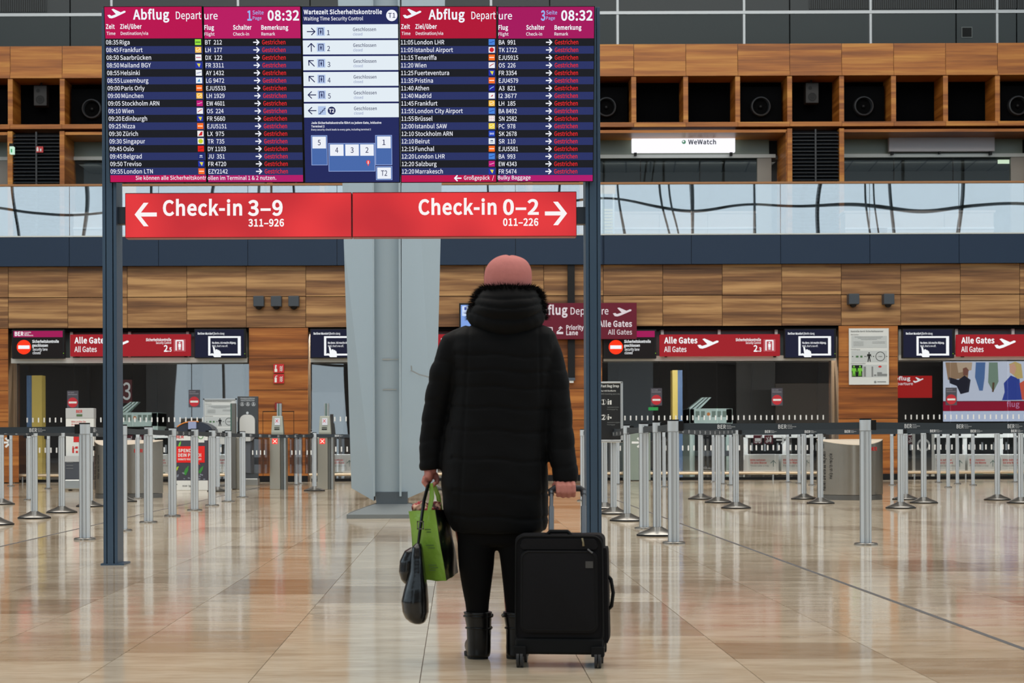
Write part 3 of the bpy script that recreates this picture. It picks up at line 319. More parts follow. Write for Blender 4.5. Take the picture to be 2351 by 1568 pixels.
for _l in FONT_DATA.split('\n'):
    _p = _l[1:].split(';'); _s = []
    for _q in _p[1:]:
        _n = [int(v) for v in _q.split()]; _c = [0, 0]; _o = []
        for _i, _v in enumerate(_n): _c[_i % 2] += _v; _o.append(_c[_i % 2] / 1000.0)
        _s.append(_o)
    FONT[_l[0]] = (int(_p[0]) / 1000.0, _s)
def glyph(c, bold):
    k = (c, bold)
    if k not in _gc:
        adv, sp = FONT.get(c, (0.6, [])); cu = bpy.data.curves.new('t', 'CURVE'); cu.dimensions = '2D'; cu.fill_mode = 'BOTH'
        loops = []
        for q in sp:
            n = len(q) // 6; pts = []
            for i in range(n):
                a = q[6*i+2:6*i+6]; b = q[6*((i+1) % n):6*((i+1) % n)+4]
                p0, p1, p2, p3 = (a[0], a[1]), (a[2], a[3]), (b[0], b[1]), (b[2], b[3])
                L = math.hypot(p3[0]-p0[0], p3[1]-p0[1]); dv = 0.0
                if L > 1e-6: dv = max(abs((h[0]-p0[0])*(p3[1]-p0[1])-(h[1]-p0[1])*(p3[0]-p0[0]))/L for h in (p1, p2))
                k_ = 1 if dv < 0.004 else 4
                for t in range(k_):
                    t /= k_; u = 1-t
                    pt = tuple(u*u*u*p0[z]+3*u*u*t*p1[z]+3*u*t*t*p2[z]+t*t*t*p3[z] for z in (0, 1))
                    if not pts or math.hypot(pt[0]-pts[-1][0], pt[1]-pts[-1][1]) > 0.006: pts.append(pt)
            while len(pts) > 3 and math.hypot(pts[0][0]-pts[-1][0], pts[0][1]-pts[-1][1]) < 0.006: pts.pop()
            A = sum(pts[i][0]*pts[(i+1) % len(pts)][1]-pts[(i+1) % len(pts)][0]*pts[i][1] for i in range(len(pts)))
            loops.append((A, pts))
        sg = 1 if (max(loops, key=lambda l: abs(l[0]))[0] > 0 if loops else True) else -1; d = BOLD[bold]*sg
        for A, pts in loops:
            n = len(pts); out = []
            for i in range(n):
                (ax, ay), (bx, by), (cx, cy) = pts[i-1], pts[i], pts[(i+1) % n]
                l1 = math.hypot(bx-ax, by-ay); l2 = math.hypot(cx-bx, cy-by); n1 = ((by-ay)/l1, -(bx-ax)/l1); n2 = ((cy-by)/l2, -(cx-bx)/l2)
                mx, my = n1[0]+n2[0], n1[1]+n2[1]; mm = mx*mx+my*my; f = min(2/mm if mm > 1e-6 else 1, 1.6/math.sqrt(mm) if mm > 1e-6 else 1)
                out.append((bx+mx*f*d, by+my*f*d))
            b = cu.splines.new('POLY'); b.points.add(n-1); b.use_cyclic_u = True
            for i, pt in enumerate(out): b.points[i].co = (pt[0], pt[1], 0, 1)
        ob = bpy.data.objects.new('t', cu); me = bpy.data.meshes.new_from_object(ob)
        vs = [(v.co.x, v.co.y) for v in me.vertices]; fs = [tuple(p.vertices) for p in me.polygons]
        bpy.data.objects.remove(ob); bpy.data.curves.remove(cu); bpy.data.meshes.remove(me); _gc[k] = (adv + 2*BOLD[bold]*0.8, vs, fs)
    return _gc[k]
BOLD = {False: 0.011, True: 0.036}
def glyphs(s, bold):
    k = (s, bold)
    if k not in _tc:
        vs = []; fs = []; x = 0.0
        for c in s:
            if c == ' ': x += 0.26; continue
            a, v, f = glyph(c, bold); o = len(vs); vs += [(p[0] + x, p[1], 0) for p in v]; fs += [tuple(i + o for i in q) for q in f]; x += a
        xs = [v[0] for v in vs] or [0, 1]; _tc[k] = (vs, fs, min(xs), max(xs))
    return _tc[k]
def text(mb, s, x, z, cap, y, w=None, bold=False, al='l', rot=None):
    vs, fs, a, b = glyphs(s, bold); sc = cap / CAP
    sx = (w / (b - a)) if w else sc * 0.90
    W = (b - a) * sx; off = {'l': 0, 'c': -W/2, 'r': -W}[al]
    pts = [((p[0]-a)*sx + off, p[1]*sc) for p in vs]
    if rot == 90: pts = [(-q, p) for p, q in pts]
    mb.add([(x + p, y, z + q) for p, q in pts], fs)
    return mb
def ptext(mb, Y, items):         # items: (string, px0, px1 or None, baseline py, cap px, bold)
    for s, a, b, py, cap, bold in items:
        x, z = P(a, py, Y); text(mb, s, x, z, cap*Y/F, Y, (b-a)*Y/F if b else None, bold)
    return mb
PLANE = [(0,.35),(.13,.40),(.22,.28),(.47,.44),(.24,.93),(.33,1.0),(.73,.64),(.92,.80),(1.0,.74),(.98,.62),(.82,.48),(.42,.13),(.24,.02),(.10,.06)]
def plane_icon(mb, x, z, w, h, y): return mb.flat([(x + p*w, z + q*h) for p, q in PLANE], y)
def arrow(mb, x, z, s, ang, y, w=0.16):
    c, d = math.cos(math.radians(ang)), math.sin(math.radians(ang))
    def r(p, q): return (x + (p*c - q*d)*s, z + (p*d + q*c)*s)
    mb.stroke([r(-0.5, 0), r(0.45, 0)], s*w, y); mb.stroke([r(0.05, 0.42), r(0.5, 0), r(0.05, -0.42)], s*w, y); return mb
def gate_man(mb, x, z, h, y):     # security gate pictogram, h tall centred at x with its foot at z
    mb.stroke([(x-h*.36, z), (x-h*.36, z+h), (x+h*.36, z+h), (x+h*.36, z)], h*.13, y)
    mb.disc(x, z+h*.78, h*.085, y, 10); mb.rect(x-h*.13, x+h*.13, z+h*.32, z+h*.66, y); mb.rect(x-h*.09, x-h*.015, z+h*.05, z+h*.34, y); mb.rect(x+h*.015, x+h*.09, z+h*.05, z+h*.34, y)
    return mb
ORD = ['nearest', 'second nearest', 'third nearest', 'fourth nearest', 'fifth nearest', 'sixth nearest', 'seventh nearest', 'eighth nearest', 'ninth nearest']
LORD = ['leftmost', 'second from the left', 'third from the left', 'fourth from the left', 'fifth from the left', 'sixth from the left', 'seventh from the left', 'eighth from the left', 'ninth from the left', 'tenth from the left', 'eleventh from the left', 'twelfth from the left']
# ---------------------------------------------------------------- floor
def stone_mat():
    m = bpy.data.materials.new('polished_limestone'); m.use_nodes = True; MATS['floor'] = m
    n = m.node_tree.nodes; L = m.node_tree.links; b = n['Principled BSDF']
    oi = n.new('ShaderNodeObjectInfo'); at = n.new('ShaderNodeAttribute'); at.attribute_name = 'tint'
    ad = n.new('ShaderNodeMath'); ad.operation = 'ADD'; L.new(oi.outputs['Random'], ad.inputs[0]); L.new(at.outputs['Fac'], ad.inputs[1])
    fr = n.new('ShaderNodeMath'); fr.operation = 'FRACT'; L.new(ad.outputs[0], fr.inputs[0])
    g = n.new('ShaderNodeNewGeometry'); cm = n.new('ShaderNodeCombineXYZ'); ml = n.new('ShaderNodeMath'); ml.operation = 'MULTIPLY'; ml.inputs[1].default_value = 31
    L.new(fr.outputs[0], ml.inputs[0]); L.new(ml.outputs[0], cm.inputs[2])
    va = n.new('ShaderNodeVectorMath'); va.operation = 'ADD'; L.new(g.outputs['Position'], va.inputs[0]); L.new(cm.outputs[0], va.inputs[1])
    mp = n.new('ShaderNodeMapping'); mp.inputs['Scale'].default_value = (1.2, 3.4, 1); L.new(va.outputs[0], mp.inputs[0])
    nz = n.new('ShaderNodeTexNoise'); nz.inputs['Scale'].default_value = 1.8; nz.inputs['Detail'].default_value = 7; nz.inputs['Roughness'].default_value = 0.6; L.new(mp.outputs[0], nz.inputs['Vector'])
    mp2 = n.new('ShaderNodeMapping'); mp2.inputs['Scale'].default_value = (3, 14, 1); L.new(va.outputs[0], mp2.inputs[0])
    nz2 = n.new('ShaderNodeTexNoise'); nz2.inputs['Scale'].default_value = 2.2; nz2.inputs['Detail'].default_value = 4; L.new(mp2.outputs[0], nz2.inputs['Vector'])
    r0 = n.new('ShaderNodeValToRGB'); e = r0.color_ramp.elements; e[0].position = 0.05; e[0].color = lin((172, 154, 130)); e[1].position = 0.9; e[1].color = lin((212, 200, 178)); k = e.new(0.22); k.color = lin((200, 186, 163))
    L.new(fr.outputs[0], r0.inputs[0])
    r1 = n.new('ShaderNodeValToRGB'); e = r1.color_ramp.elements; e[0].position = 0.32; e[0].color = (0.80, 0.74, 0.68, 1); e[1].position = 0.62; e[1].color = (1.06, 1.04, 1.02, 1); L.new(nz.outputs[0], r1.inputs[0])
    r2 = n.new('ShaderNodeValToRGB'); e = r2.color_ramp.elements; e[0].position = 0.30; e[0].color = (0.84, 0.80, 0.76, 1); e[1].position = 0.52; e[1].color = (1, 1, 1, 1); L.new(nz2.outputs[0], r2.inputs[0])
    m1 = n.new('ShaderNodeMix'); m1.data_type = 'RGBA'; m1.blend_type = 'MULTIPLY'; m1.inputs[0].default_value = 1; L.new(r0.outputs[0], m1.inputs[6]); L.new(r1.outputs[0], m1.inputs[7])
    m2 = n.new('ShaderNodeMix'); m2.data_type = 'RGBA'; m2.blend_type = 'MULTIPLY'; m2.inputs[0].default_value = 1; L.new(m1.outputs[2], m2.inputs[6]); L.new(r2.outputs[0], m2.inputs[7])
    L.new(m2.outputs[2], b.inputs['Base Color']); b.inputs['IOR'].default_value = 1.33
    rr = n.new('ShaderNodeMapRange'); rr.inputs[3].default_value = 0.05; rr.inputs[4].default_value = 0.13; L.new(nz.outputs[0], rr.inputs[0]); L.new(rr.outputs[0], b.inputs['Roughness'])
    mp3 = n.new('ShaderNodeMapping'); mp3.inputs['Scale'].default_value = (1.5, 1.5, 1); L.new(g.outputs['Position'], mp3.inputs[0])
    nz3 = n.new('ShaderNodeTexNoise'); nz3.inputs['Scale'].default_value = 2.0; nz3.inputs['Detail'].default_value = 1; L.new(mp3.outputs[0], nz3.inputs['Vector'])
    bp = n.new('ShaderNodeBump'); bp.inputs['Strength'].default_value = 1.0; bp.inputs['Distance'].default_value = 0.0010; L.new(nz3.outputs[0], bp.inputs['Height']); L.new(bp.outputs[0], b.inputs['Normal'])
    return m
STONE = stone_mat()
floor = struct('floor')
obj('screed', M().box(-60, 60, -45, 75, -0.3, -0.006), mat('floor_grout', (96, 84, 70), 0.6), floor)
J0 = -0.135; TW = 0.6
meshes = {}
def tile_mesh(L):
    if L not in meshes: meshes[L] = M().box(-TW/2+0.0016, TW/2-0.0016, -L/2+0.0010, L/2-0.0010, -0.02, 0).mesh('tile', STONE)
    return meshes[L]
far = M(); ftint = []
Y0T, Y1T = 4.56, 15.96
for k in range(-45, 46):
    xc = J0 + TW*(k + 0.5)
    vis = -1050/F*17 - 0.5 < xc < 1301/F*17 + 0.5
    y = -6.0 if not vis else Y0T
    if not vis or True:
        yy = -6.0
        while yy < 49:
            L = R.choice([0.6, 0.6, 1.2, 1.2, 0.9])
            for stop in (Y0T, 12.56, Y1T, 21.0):
                if yy < stop - 1e-3 and yy + L > stop - 0.3: L = stop - yy
            L = round(L, 3); yc = yy + L/2
            if Y0T <= yc <= Y1T and (-1050/F*yc - 0.55) < xc < (1301/F*yc + 0.55) and L > 0.1:
                obj('tile', tile_mesh(L), STONE, floor, loc=(xc, yc, 0))
            elif L > 0.02:
                far.box(xc-TW/2+0.0016, xc+TW/2-0.0016, yy+0.001, yy+L-0.001, -0.02, 0); ftint.append(R.random())
            yy += L
            if abs(yy - 12.56) < 1e-3: yy += 0.004
fo = obj('tiles_far', far, STONE, floor); fo['kind'] = 'stuff'
ta = fo.data.attributes.new('tint', 'FLOAT', 'FACE')
ta.data.foreach_set('value', [v for v in ftint for _ in range(6)])
STRIP = mat('zinc_strip', (104, 104, 106), 0.4, 0.3)
for i, (x, y0, y1) in enumerate(((2.275, 5, 41), (-3.735, 5, 41))):
    s = obj('trim_%d' % (i+1), M().box(x-0.013, x+0.013, y0, y1, -0.01, 0.0015), STRIP); s['kind'] = 'structure'
for a, b_, c, d in ((379, 1306, 435, 1280),):
    pass
# ---------------------------------------------------------------- back wall, check-in level
YW = 42.0; S = F/YW
wall = struct('wall_back')
obj('backing', M().pbox(-900, 545, 3200, 751, YW+0.06, 0.3), DARK, wall)
PIT = 136.6; px_w = (PIT-1.1)/S
def panel_mesh(w, h, m, name='wood_panel', th=0.04):
    me = M().box(-w/2, w/2, 0, th, -h/2, h/2).mesh(name, m); return me
rows = [(608.5, 679.0), (679.0, 750.5)]
pm = panel_mesh(px_w, (70.5-1.1)/S, WOOD)
XJ = [19 + PIT*k for k in range(-4, 21)]
for ra, rb in rows:
    for x in XJ:
        cx, _ = P(x+PIT/2, (ra+rb)/2, YW); _, cz = P(PX+125, (ra+rb)/2, YW)
        obj('wood_panel', pm, WOOD, wall, loc=(cx, YW, cz))
PIERS = [(19-PIT, 19), (571, 708), (1246, 1383), (1925, 2062)]
pm2 = panel_mesh(px_w, (71.3-1.1)/S, WOODP)
prow = [750.5 + 71.3*k for k in range(5)]
for i, (a, b_) in enumerate(PIERS):
    pr = struct('wall_pier', (0, 0, 0)); x0, _ = P(a+2, 900, YW); x1, _ = P(b_-2, 900, YW)
    obj('core', M().box(x0, x1, YW+0.03, YW+0.9, 0, P(PX+125, 751, YW)[1]), mat('pier_side', (112, 90, 66), 0.5), pr)
    for ra in prow:
        cx, _ = P((a+b_)/2, ra+35, YW); _, cz = P(PX+125, ra+35.6, YW)
        if cz < 0.25: continue
        obj('wood_panel', pm2, WOODP, pr, loc=(cx, YW, cz))
    obj('skirting', M().box(x0, x1, YW-0.01, YW+0.05, 0, 0.13), BLACK, pr)
# service door outline in the pier with the fire signs
dr = struct('door_1'); 
m_ = M()
for q in ((603, 945, 604.5, 1100), (674, 945, 675.5, 1100), (603, 944, 675.5, 945.5)): m_.pbox(*q, YW-0.004, 0.01)
obj('door_gap', m_, BLACK, dr)
# ---------------------------------------------------------------- lane windows
OPEN = [(-530, -118), (19, 571), (708, 1246), (1383, 1925), (2062, 2600)]
zt = P(PX+125, 823, YW)[1]; zt2 = P(PX+125, 751, YW)[1]; YG = YW + 0.55
for i, (a, b_) in enumerate(OPEN):
    w = struct('window_%d' % (i+1)); x0, x1 = P(a+2, 900, YW)[0], P(b_-2, 900, YW)[0]
    n = 4; dx = (x1-x0)/n
    for k in range(n):
        obj('pane', M().box(x0+k*dx+0.008, x0+(k+1)*dx-0.008, YG, YG+0.012, 0.06, zt-0.05), WGLASS, w)
        obj('transom_pane', M().box(x0+k*dx+0.008, x0+(k+1)*dx-0.008, YG-0.2, YG-0.19, zt+0.03, zt2), mat('transom_reflection_teal', (92, 106, 108), 0.15), w)  # opaque teal stands in for sky reflected in the transom glass
    obj('sill_rail', M().box(x0, x1, YG-0.03, YG+0.04, 0, 0.06), BLACK, w)
    obj('head_rail', M().box(x0+0.02, x1-0.02, YW+0.1, YW+0.22, zt-0.06, zt+0.05), mat('pale_rail', (206, 208, 204), 0.4), w)
    obj('top_rail', M().box(x0+0.02, x1-0.02, YW+0.12, YW+0.2, zt2-0.06, zt2-0.005), LSTEEL, w)
    for k in range(n+1):
        xx = x0 + 0.06 + (x1-x0-0.12)*k/n
        obj('mullion', M().box(xx-0.03, xx+0.03, YW+0.15, YW+0.2, zt, zt2), LSTEEL, w)
    mk = M()
    x = x0 + 0.25
    while x < x1-0.2:
        mk.box(x, x+0.028, YG-0.003, YG, 1.30, 1.40); mk.box(x+0.02, x+0.05, YG-0.003, YG, 0.64, 0.75); x += 0.123
    mo = obj('safety_marking', mk, WHITE, w); mo['kind'] = 'stuff'
    # low guard rail in front of the glass
    gr = thing('guard_rail', ((x0+x1)/2, YW-0.1, 0), ['far left low steel guard rail cut by the picture edge', 'low steel guard rail along the glass left of the fire signs', 'low steel guard rail behind the grey column', 'low steel guard rail below the glass, right of the tall gantry post', 'low steel guard rail at the right picture edge, beyond the pier with the poster'][i], 'rail')
    obj('bar', M().tube([(x0, YW-0.1, 0.16), (x1, YW-0.1, 0.16)], 0.033, 12), mat('warm_steel', (196, 180, 156), 0.3, 0.8), gr)
    for k in range(5):
        xx = x0+0.3+(x1-x0-0.6)*k/4; obj('bracket', M().tube([(xx, YW-0.1, 0), (xx, YW-0.1, 0.16)], 0.018, 8), STEEL, gr)
# security room behind the glass
rm = struct('wall_security_room'); RB = 51.0
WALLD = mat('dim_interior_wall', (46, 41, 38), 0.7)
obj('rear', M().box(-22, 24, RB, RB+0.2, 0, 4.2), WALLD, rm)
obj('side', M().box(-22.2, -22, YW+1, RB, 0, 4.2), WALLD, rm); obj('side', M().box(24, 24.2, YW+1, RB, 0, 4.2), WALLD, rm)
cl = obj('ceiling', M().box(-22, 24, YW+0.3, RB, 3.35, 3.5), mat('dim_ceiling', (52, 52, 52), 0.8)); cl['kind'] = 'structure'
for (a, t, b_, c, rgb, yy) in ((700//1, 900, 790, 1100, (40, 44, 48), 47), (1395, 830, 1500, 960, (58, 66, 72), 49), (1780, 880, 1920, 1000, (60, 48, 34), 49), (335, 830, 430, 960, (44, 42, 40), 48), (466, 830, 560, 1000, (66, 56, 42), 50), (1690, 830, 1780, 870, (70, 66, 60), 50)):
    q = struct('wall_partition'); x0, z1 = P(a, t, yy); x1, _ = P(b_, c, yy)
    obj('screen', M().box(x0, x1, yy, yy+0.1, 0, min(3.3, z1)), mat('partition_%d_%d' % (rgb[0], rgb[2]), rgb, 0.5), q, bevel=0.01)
# ---------------------------------------------------------------- balcony
bal = struct('trim_balcony')
zf0 = P(PX+125, 608.5, YW-0.2)[1]; zf1 = P(PX+125, 541, YW-0.2)[1]; YB = YW-0.2
FPIT = 204.9; fm = M().box(-(FPIT-1.2)/2*YB/F, (FPIT-1.2)/2*YB/F, 0, 0.05, -(zf1-zf0)/2+0.01, (zf1-zf0)/2).mesh('fascia_panel', FASC)
for k in range(-3, 14):
    x = 159 + FPIT*k - (0 if k < 6 else 6)
    obj('fascia_panel', fm, FASC, bal, loc=(P(x+FPIT/2, 575, YB)[0], YB, (zf0+zf1)/2))
obj('deck', M().box(-30, 32, YB+0.055, 56, zf0+0.03, zf1-0.02), mat('deck_grey', (60, 64, 68), 0.5), bal)
obj('base_profile', M().box(-30, 32, YB-0.01, YB+0.07, zf1+0.004, zf1+0.03), LSTEEL, bal)
bs = struct('trim_balustrade'); zr = P(PX+125, 424, YB)[1]
for k in range(-3, 14):
    x = 159 + FPIT*k - (0 if k < 6 else 6); xa = P(x+0.6, 480, YB)[0]; xb = P(x+FPIT-0.6, 480, YB)[0]
    obj('glass_pane', M().box(xa, xb, YB+0.02, YB+0.04, zf1+0.03, zr), BGLASS, bs)
obj('handrail', M().box(-30, 32, YB-0.02, YB+0.07, zr, zr+0.045), mat('bronze_handrail', (146, 104, 66), 0.35, 0.3), bs, bevel=0.008)
# ---------------------------------------------------------------- upper storey
YU = 47.6; SU = F/YU; UP = 119.3; U0 = 1813 - UP*20
up = struct('wall_upper')
def zc(py, Y): return P(PX+125, py, Y)[1]
um = panel_mesh((UP-1)/SU, (166-102)/SU-0.01, WOODU)
lm = M().box(-(UP-0.6)/2/SU, (UP-0.6)/2/SU, -0.02, 0.9, -0.055, 0.055).mesh('ledge', WOODU)
dm = M().box(-0.058, 0.058, 0, 0.9, -(284-176)/2/SU, (284-176)/2/SU).mesh('divider', WOODU)
cells = [U0 + UP*k for k in range(-1, 27)]
ca = struct('wall_loudspeaker_niches')
obj('niche_back', M().box(-28, 30, YU+0.9, YU+1.0, zc(293, YU), zc(166, YU)), mat('niche_black', (5, 6, 8), 0.9, spec=0.05), ca)
obj('backing', M().box(-28, 30, YU+0.05, YU+1.0, zc(166, YU)+0.06, zc(103, YU)), DARK, up)
for x in cells:
    cx = P(x+UP/2, 134, YU)[0]; cx2 = P(x, 230, YU)[0]
    obj('wood_panel', um, WOODU, up, loc=(cx, YU, (zc(102, YU)+zc(166, YU))/2))
    obj('ledge', lm, WOODU, ca, loc=(cx, YU-0.02, zc(171, YU)))
    obj('ledge', lm, WOODU, ca, loc=(P(x+UP/2, 288, YU)[0], YU-0.02, zc(287.5, YU)))
    obj('divider', dm, WOODU, ca, loc=(cx2, YU, (zc(176, YU)+zc(284, YU))/2-0.01))
obj('gallery_slab', M().box(-28, 30, YU+0.02, 51.5, zc(103, YU)-0.15, zc(103, YU)), DGREY, up)
RINGM = mat('nozzle_ring', (74, 80, 86), 0.35, 0.4)
for k, x in enumerate(cells):
    ph = (k-1) % 5      # k-1==20 -> bay with louvre
    cx, z = P(x+UP/2, 236, YU); z = zc(239, YU)
    if not (-80 < x+UP/2 < 2420) : continue
    where = 'upper left' if x < 500 else ('upper right' if x > 1300 else 'behind the flight board')
    if 260 < x < 1330: continue
    if ph == 0:
        t = thing('loudspeaker', (cx, YU+0.5, zc(208, YU)), 'small grey two-way loudspeaker hanging in the niche above the ' + ('left black louvre' if x < 500 else ('right black louvre' if x > 1500 else 'middle black louvre')), 'loudspeaker')
        za = zc(208, YU)
        SPK = mat('loudspeaker_grey', (34, 34, 35), 0.6)
        obj('cabinet', M().box(cx-0.16, cx+0.16, YU+0.45, YU+0.75, za-0.25, za+0.25), SPK, t, bevel=0.015)
        obj('woofer', M().ring(cx, za-0.1, 0.07, 0.105, YU+0.44).disc(cx, za-0.1, 0.06, YU+0.445), BLACK, t); obj('tweeter', M().disc(cx-0.05, za+0.12, 0.045, YU+0.44), BLACK, t)
        obj('bracket', M().tube([(cx, YU+0.6, za+0.24), (cx, YU+0.6, zc(174, YU))], 0.02, 8), BLACK, t)
    elif ph in (1, 4):
        lab = {0: 'cut by the left picture edge', 215: '', }.get(0)
        px_ = x+UP/2
        nm = 'at the left picture edge' if px_ < 60 else ('left of the flight board' if px_ < 400 else ('just right of the flight board' if px_ < 1500 else ('left of the right louvre bay' if px_ < 1813 else ('right of the right louvre bay' if px_ < 2150 else 'at the right picture edge'))))
        t = thing('air_nozzle', (cx, YU+0.5, z), 'black air nozzle with grey ring in the niche ' + nm, 'air nozzle')
        obj('face_plate', M().box(cx-0.52, cx+0.52, YU+0.55, YU+0.6, z-0.52, z+0.5), mat('niche_glossy_black', (5, 6, 8), 0.8, spec=0.05), t)
        rg = M(); o = 0; n = 32; vs = []; fs = []
        for (r_, y_) in ((0.245, YU+0.55), (0.235, YU+0.42), (0.205, YU+0.40), (0.19, YU+0.55)):
            for q in range(n): vs.append((cx+r_*math.cos(2*math.pi*q/n), y_, z+r_*math.sin(2*math.pi*q/n)))
        for j in range(3):
            for q in range(n): fs.append((j*n+q, (j+1)*n+q, (j+1)*n+(q+1)%n, j*n+(q+1)%n))
        obj('ring', rg.add(vs, fs), RINGM, t, smooth=True)
        obj('throat', M().disc(cx, z, 0.19, YU+0.54), DARK, t); obj('hub', M().ball((cx, YU+0.5, z), 0.05, 0.05, 0.05), BLACK, t, smooth=True)
# lower bays: louvres and shop fronts
zd = zf1; ztp = zc(293, YU)
GAN = [k for k in range(len(cells)) if (k-1) % 5 == 0]
LOUV = mat('louvre_dark', (26, 30, 35), 0.4)
for n_, k in enumerate(GAN):
    x = cells[k]
    lv = struct('wall_louvre'); xa = P(x, 360, YU)[0]; xb = P(x+UP, 360, YU)[0]
    obj('post', M().box(xa-0.058, xa+0.058, YU-0.02, YU+1.4, zd, ztp-0.05), WOODU, lv); obj('post', M().box(xb-0.058, xb+0.058, YU-0.02, YU+1.4, zd, ztp-0.05), WOODU, lv)
    obj('louvre_back', M().box(xa, xb, YU+0.3, YU+0.35, zd, ztp-0.05), DARK, lv)
    sl = M(); z = zd+0.03
    while z < ztp-0.1:
        sl.add([(xa+.06, YU+0.02, z), (xb-.06, YU+0.02, z), (xb-.06, YU+0.12, z+0.06), (xa+.06, YU+0.12, z+0.06), (xa+.06, YU+0.02, z-0.012), (xb-.06, YU+0.02, z-0.012), (xb-.06, YU+0.13, z+0.05), (xa+.06, YU+0.13, z+0.05)], [(0,3,2,1),(4,5,6,7),(0,1,5,4),(2,3,7,6)]); z += 0.087
    so = obj('louvre_slats', sl, LOUV, lv); so['kind'] = 'stuff'
    obj('centre_post', M().box((xa+xb)/2-0.02, (xa+xb)/2+0.02, YU+0.0, YU+0.03, zd, ztp-0.06), LOUV, lv)
    # shop bay to the right of this louvre
    xs0, xs1 = P(x+UP, 360, YU)[0]+0.06, P(x+UP*5, 360, YU)[0]-0.06
    sh = struct('wall_shopfront')
    obj('soffit', M().box(xs0, xs1, YU+0.05, YU+1.4, ztp-0.13, ztp-0.06), WOODU, sh)
    obj('side', M().box(xs1-0.02, xs1, YU+0.05, YU+1.4, zd, ztp-0.1), WOODU, sh)
    YS = YU+1.2; za = P(PX+125, 309, YS)[1]; zb = P(PX+125, 357, YS)[1]; zz = P(PX+125, 365, YS)[1]
    obj('fanlight', M().box(xs0, xs1-0.25, YS, YS+0.02, zb, za+0.1), mat('green_grey_fanlight', (118, 128, 112), 0.25), sh)
    obj('top_rail', M().box(xs0, xs1-0.25, YS-0.04, YS+0.02, za-0.02, za+0.02), LSTEEL, sh)
    obj('transom', M().box(xs0, xs1-0.1, YS-0.08, YS+0.06, zz, zb), LSTEEL, sh)
    obj('jamb', M().box(xs1-0.55, xs1-0.2, YS-0.05, YS+0.1, zd, zz), mat('warm_grey_jamb', (140, 136, 128), 0.5), sh)
    wd = (xs1-xs0-0.5)/3
    for q in range(3): obj('pane', M().box(xs0+q*wd+0.01, xs0+(q+1)*wd-0.01, YS+0.01, YS+0.03, zd, zz), GLASS, sh)
    YK = 51.6
    area('shop_fill_light', ((xs0+xs1)/2, YS+0.5, zz-0.08), 6, 0.3, (math.radians(35), 0, 0), 60, (1, 0.95, 0.88))  # added fill light to lift the dark shop interior
    obj('interior_ceiling', M().box(xs0, xs1, YS+0.1, YK, zz-0.02, zz+0.08), mat('shop_ceiling', (104, 104, 102), 0.7), sh)
    obj('interior_wall', M().box(xs0-0.1, xs1+0.1, YK, YK+0.1, zd, zz+0.1), mat('shop_wall', (92, 88, 84), 0.6), sh)
    g_ = M(); x_ = xs0 + 0.5
    while x_ < xs1-0.6: g_.add([(x_, YS+0.3, zz-0.03), (x_+0.04, YS+0.3, zz-0.03), (x_+0.24, YK-0.3, zz-0.03), (x_+0.2, YK-0.3, zz-0.03)], [(0,3,2,1)]); x_ += 0.62
    obj('ceiling_slots', g_.box(xs0, xs1, YK-0.05, YK-0.02, zz-0.1, zz-0.03), BLACK, sh)
# top gallery
ga = struct('wall_gallery'); YT = 51.0
GR = mat('slate_wall_panel', (60, 67, 70), 0.5); SJ = [-500, 161, 712, 1262, 1813, 2195, 2334, 2900]
for a, b_ in zip(SJ, SJ[1:]):
    obj('slate_panel', M().box(P(a+1.5, 50, YT)[0], P(b_-1.5, 50, YT)[0], YT, YT+0.1, zc(140, YT), zc(-260, YT)), GR, ga)
obj('backing', M().box(-30, 34, YT+0.12, YT+0.2, 7, 20), BLACK, ga)
for a, b_ in ((-300, 107), (1858, 2192), (2197, 2332), (2337, 2700)):
    g_ = M(); x_ = P(a, 10, YT)[0]; xe = P(b_, 10, YT)[0]; z0, z1 = zc(24, YT), zc(-200, YT)
    g_.box(x_, xe, YT-0.012, YT-0.004, z0, z1)
    gp = obj('grille_plate', g_, mat('grille_dark', (50, 54, 56), 0.6), ga); g_ = M()
    while x_ < xe: g_.box(x_, x_+0.024, YT-0.035, YT-0.012, z0, z1); x_ += 0.056
    o_ = obj('grille_ribs', g_, GR, ga); o_['kind'] = 'stuff'
wb = struct('window_9'); obj('vent_window', M().box(P(2209, 64, YT)[0], P(2230, 85, YT)[0], YT-0.03, YT, P(2219, 85, YT)[1], P(2219, 64, YT)[1]), BLACK, wb)
obj('vent_frame', M().box(P(2207, 64, YT)[0], P(2232, 85, YT)[0], YT-0.02, YT-0.001, P(2219, 87, YT)[1], P(2219, 62, YT)[1]), GREY, wb)
RAIL = mat('gallery_rail_steel', (150, 156, 160), 0.35, 0.6)
gb = struct('trim_gallery_railing'); YR = YU+0.15
obj('rail', M().box(-28, 30, YR-0.02, YR+0.05, zc(34, YR), zc(27, YR)), RAIL, gb)
for k in range(-5, 6):
    x_ = P(1418+290.5*k, 60, YR)[0]; obj('post', M().box(x_-0.028, x_+0.028, YR+0.0, YR+0.04, zc(103, YR), zc(-60, YR)), RAIL, gb)
for k in range(-5, 6):
    x_ = P(1418+290.5*k, 60, YR)[0]; obj('glass_pane', M().box(x_+0.04, x_+3.02, YR+0.01, YR+0.02, zc(103, YR), zc(34, YR)), CLEAR, gb)
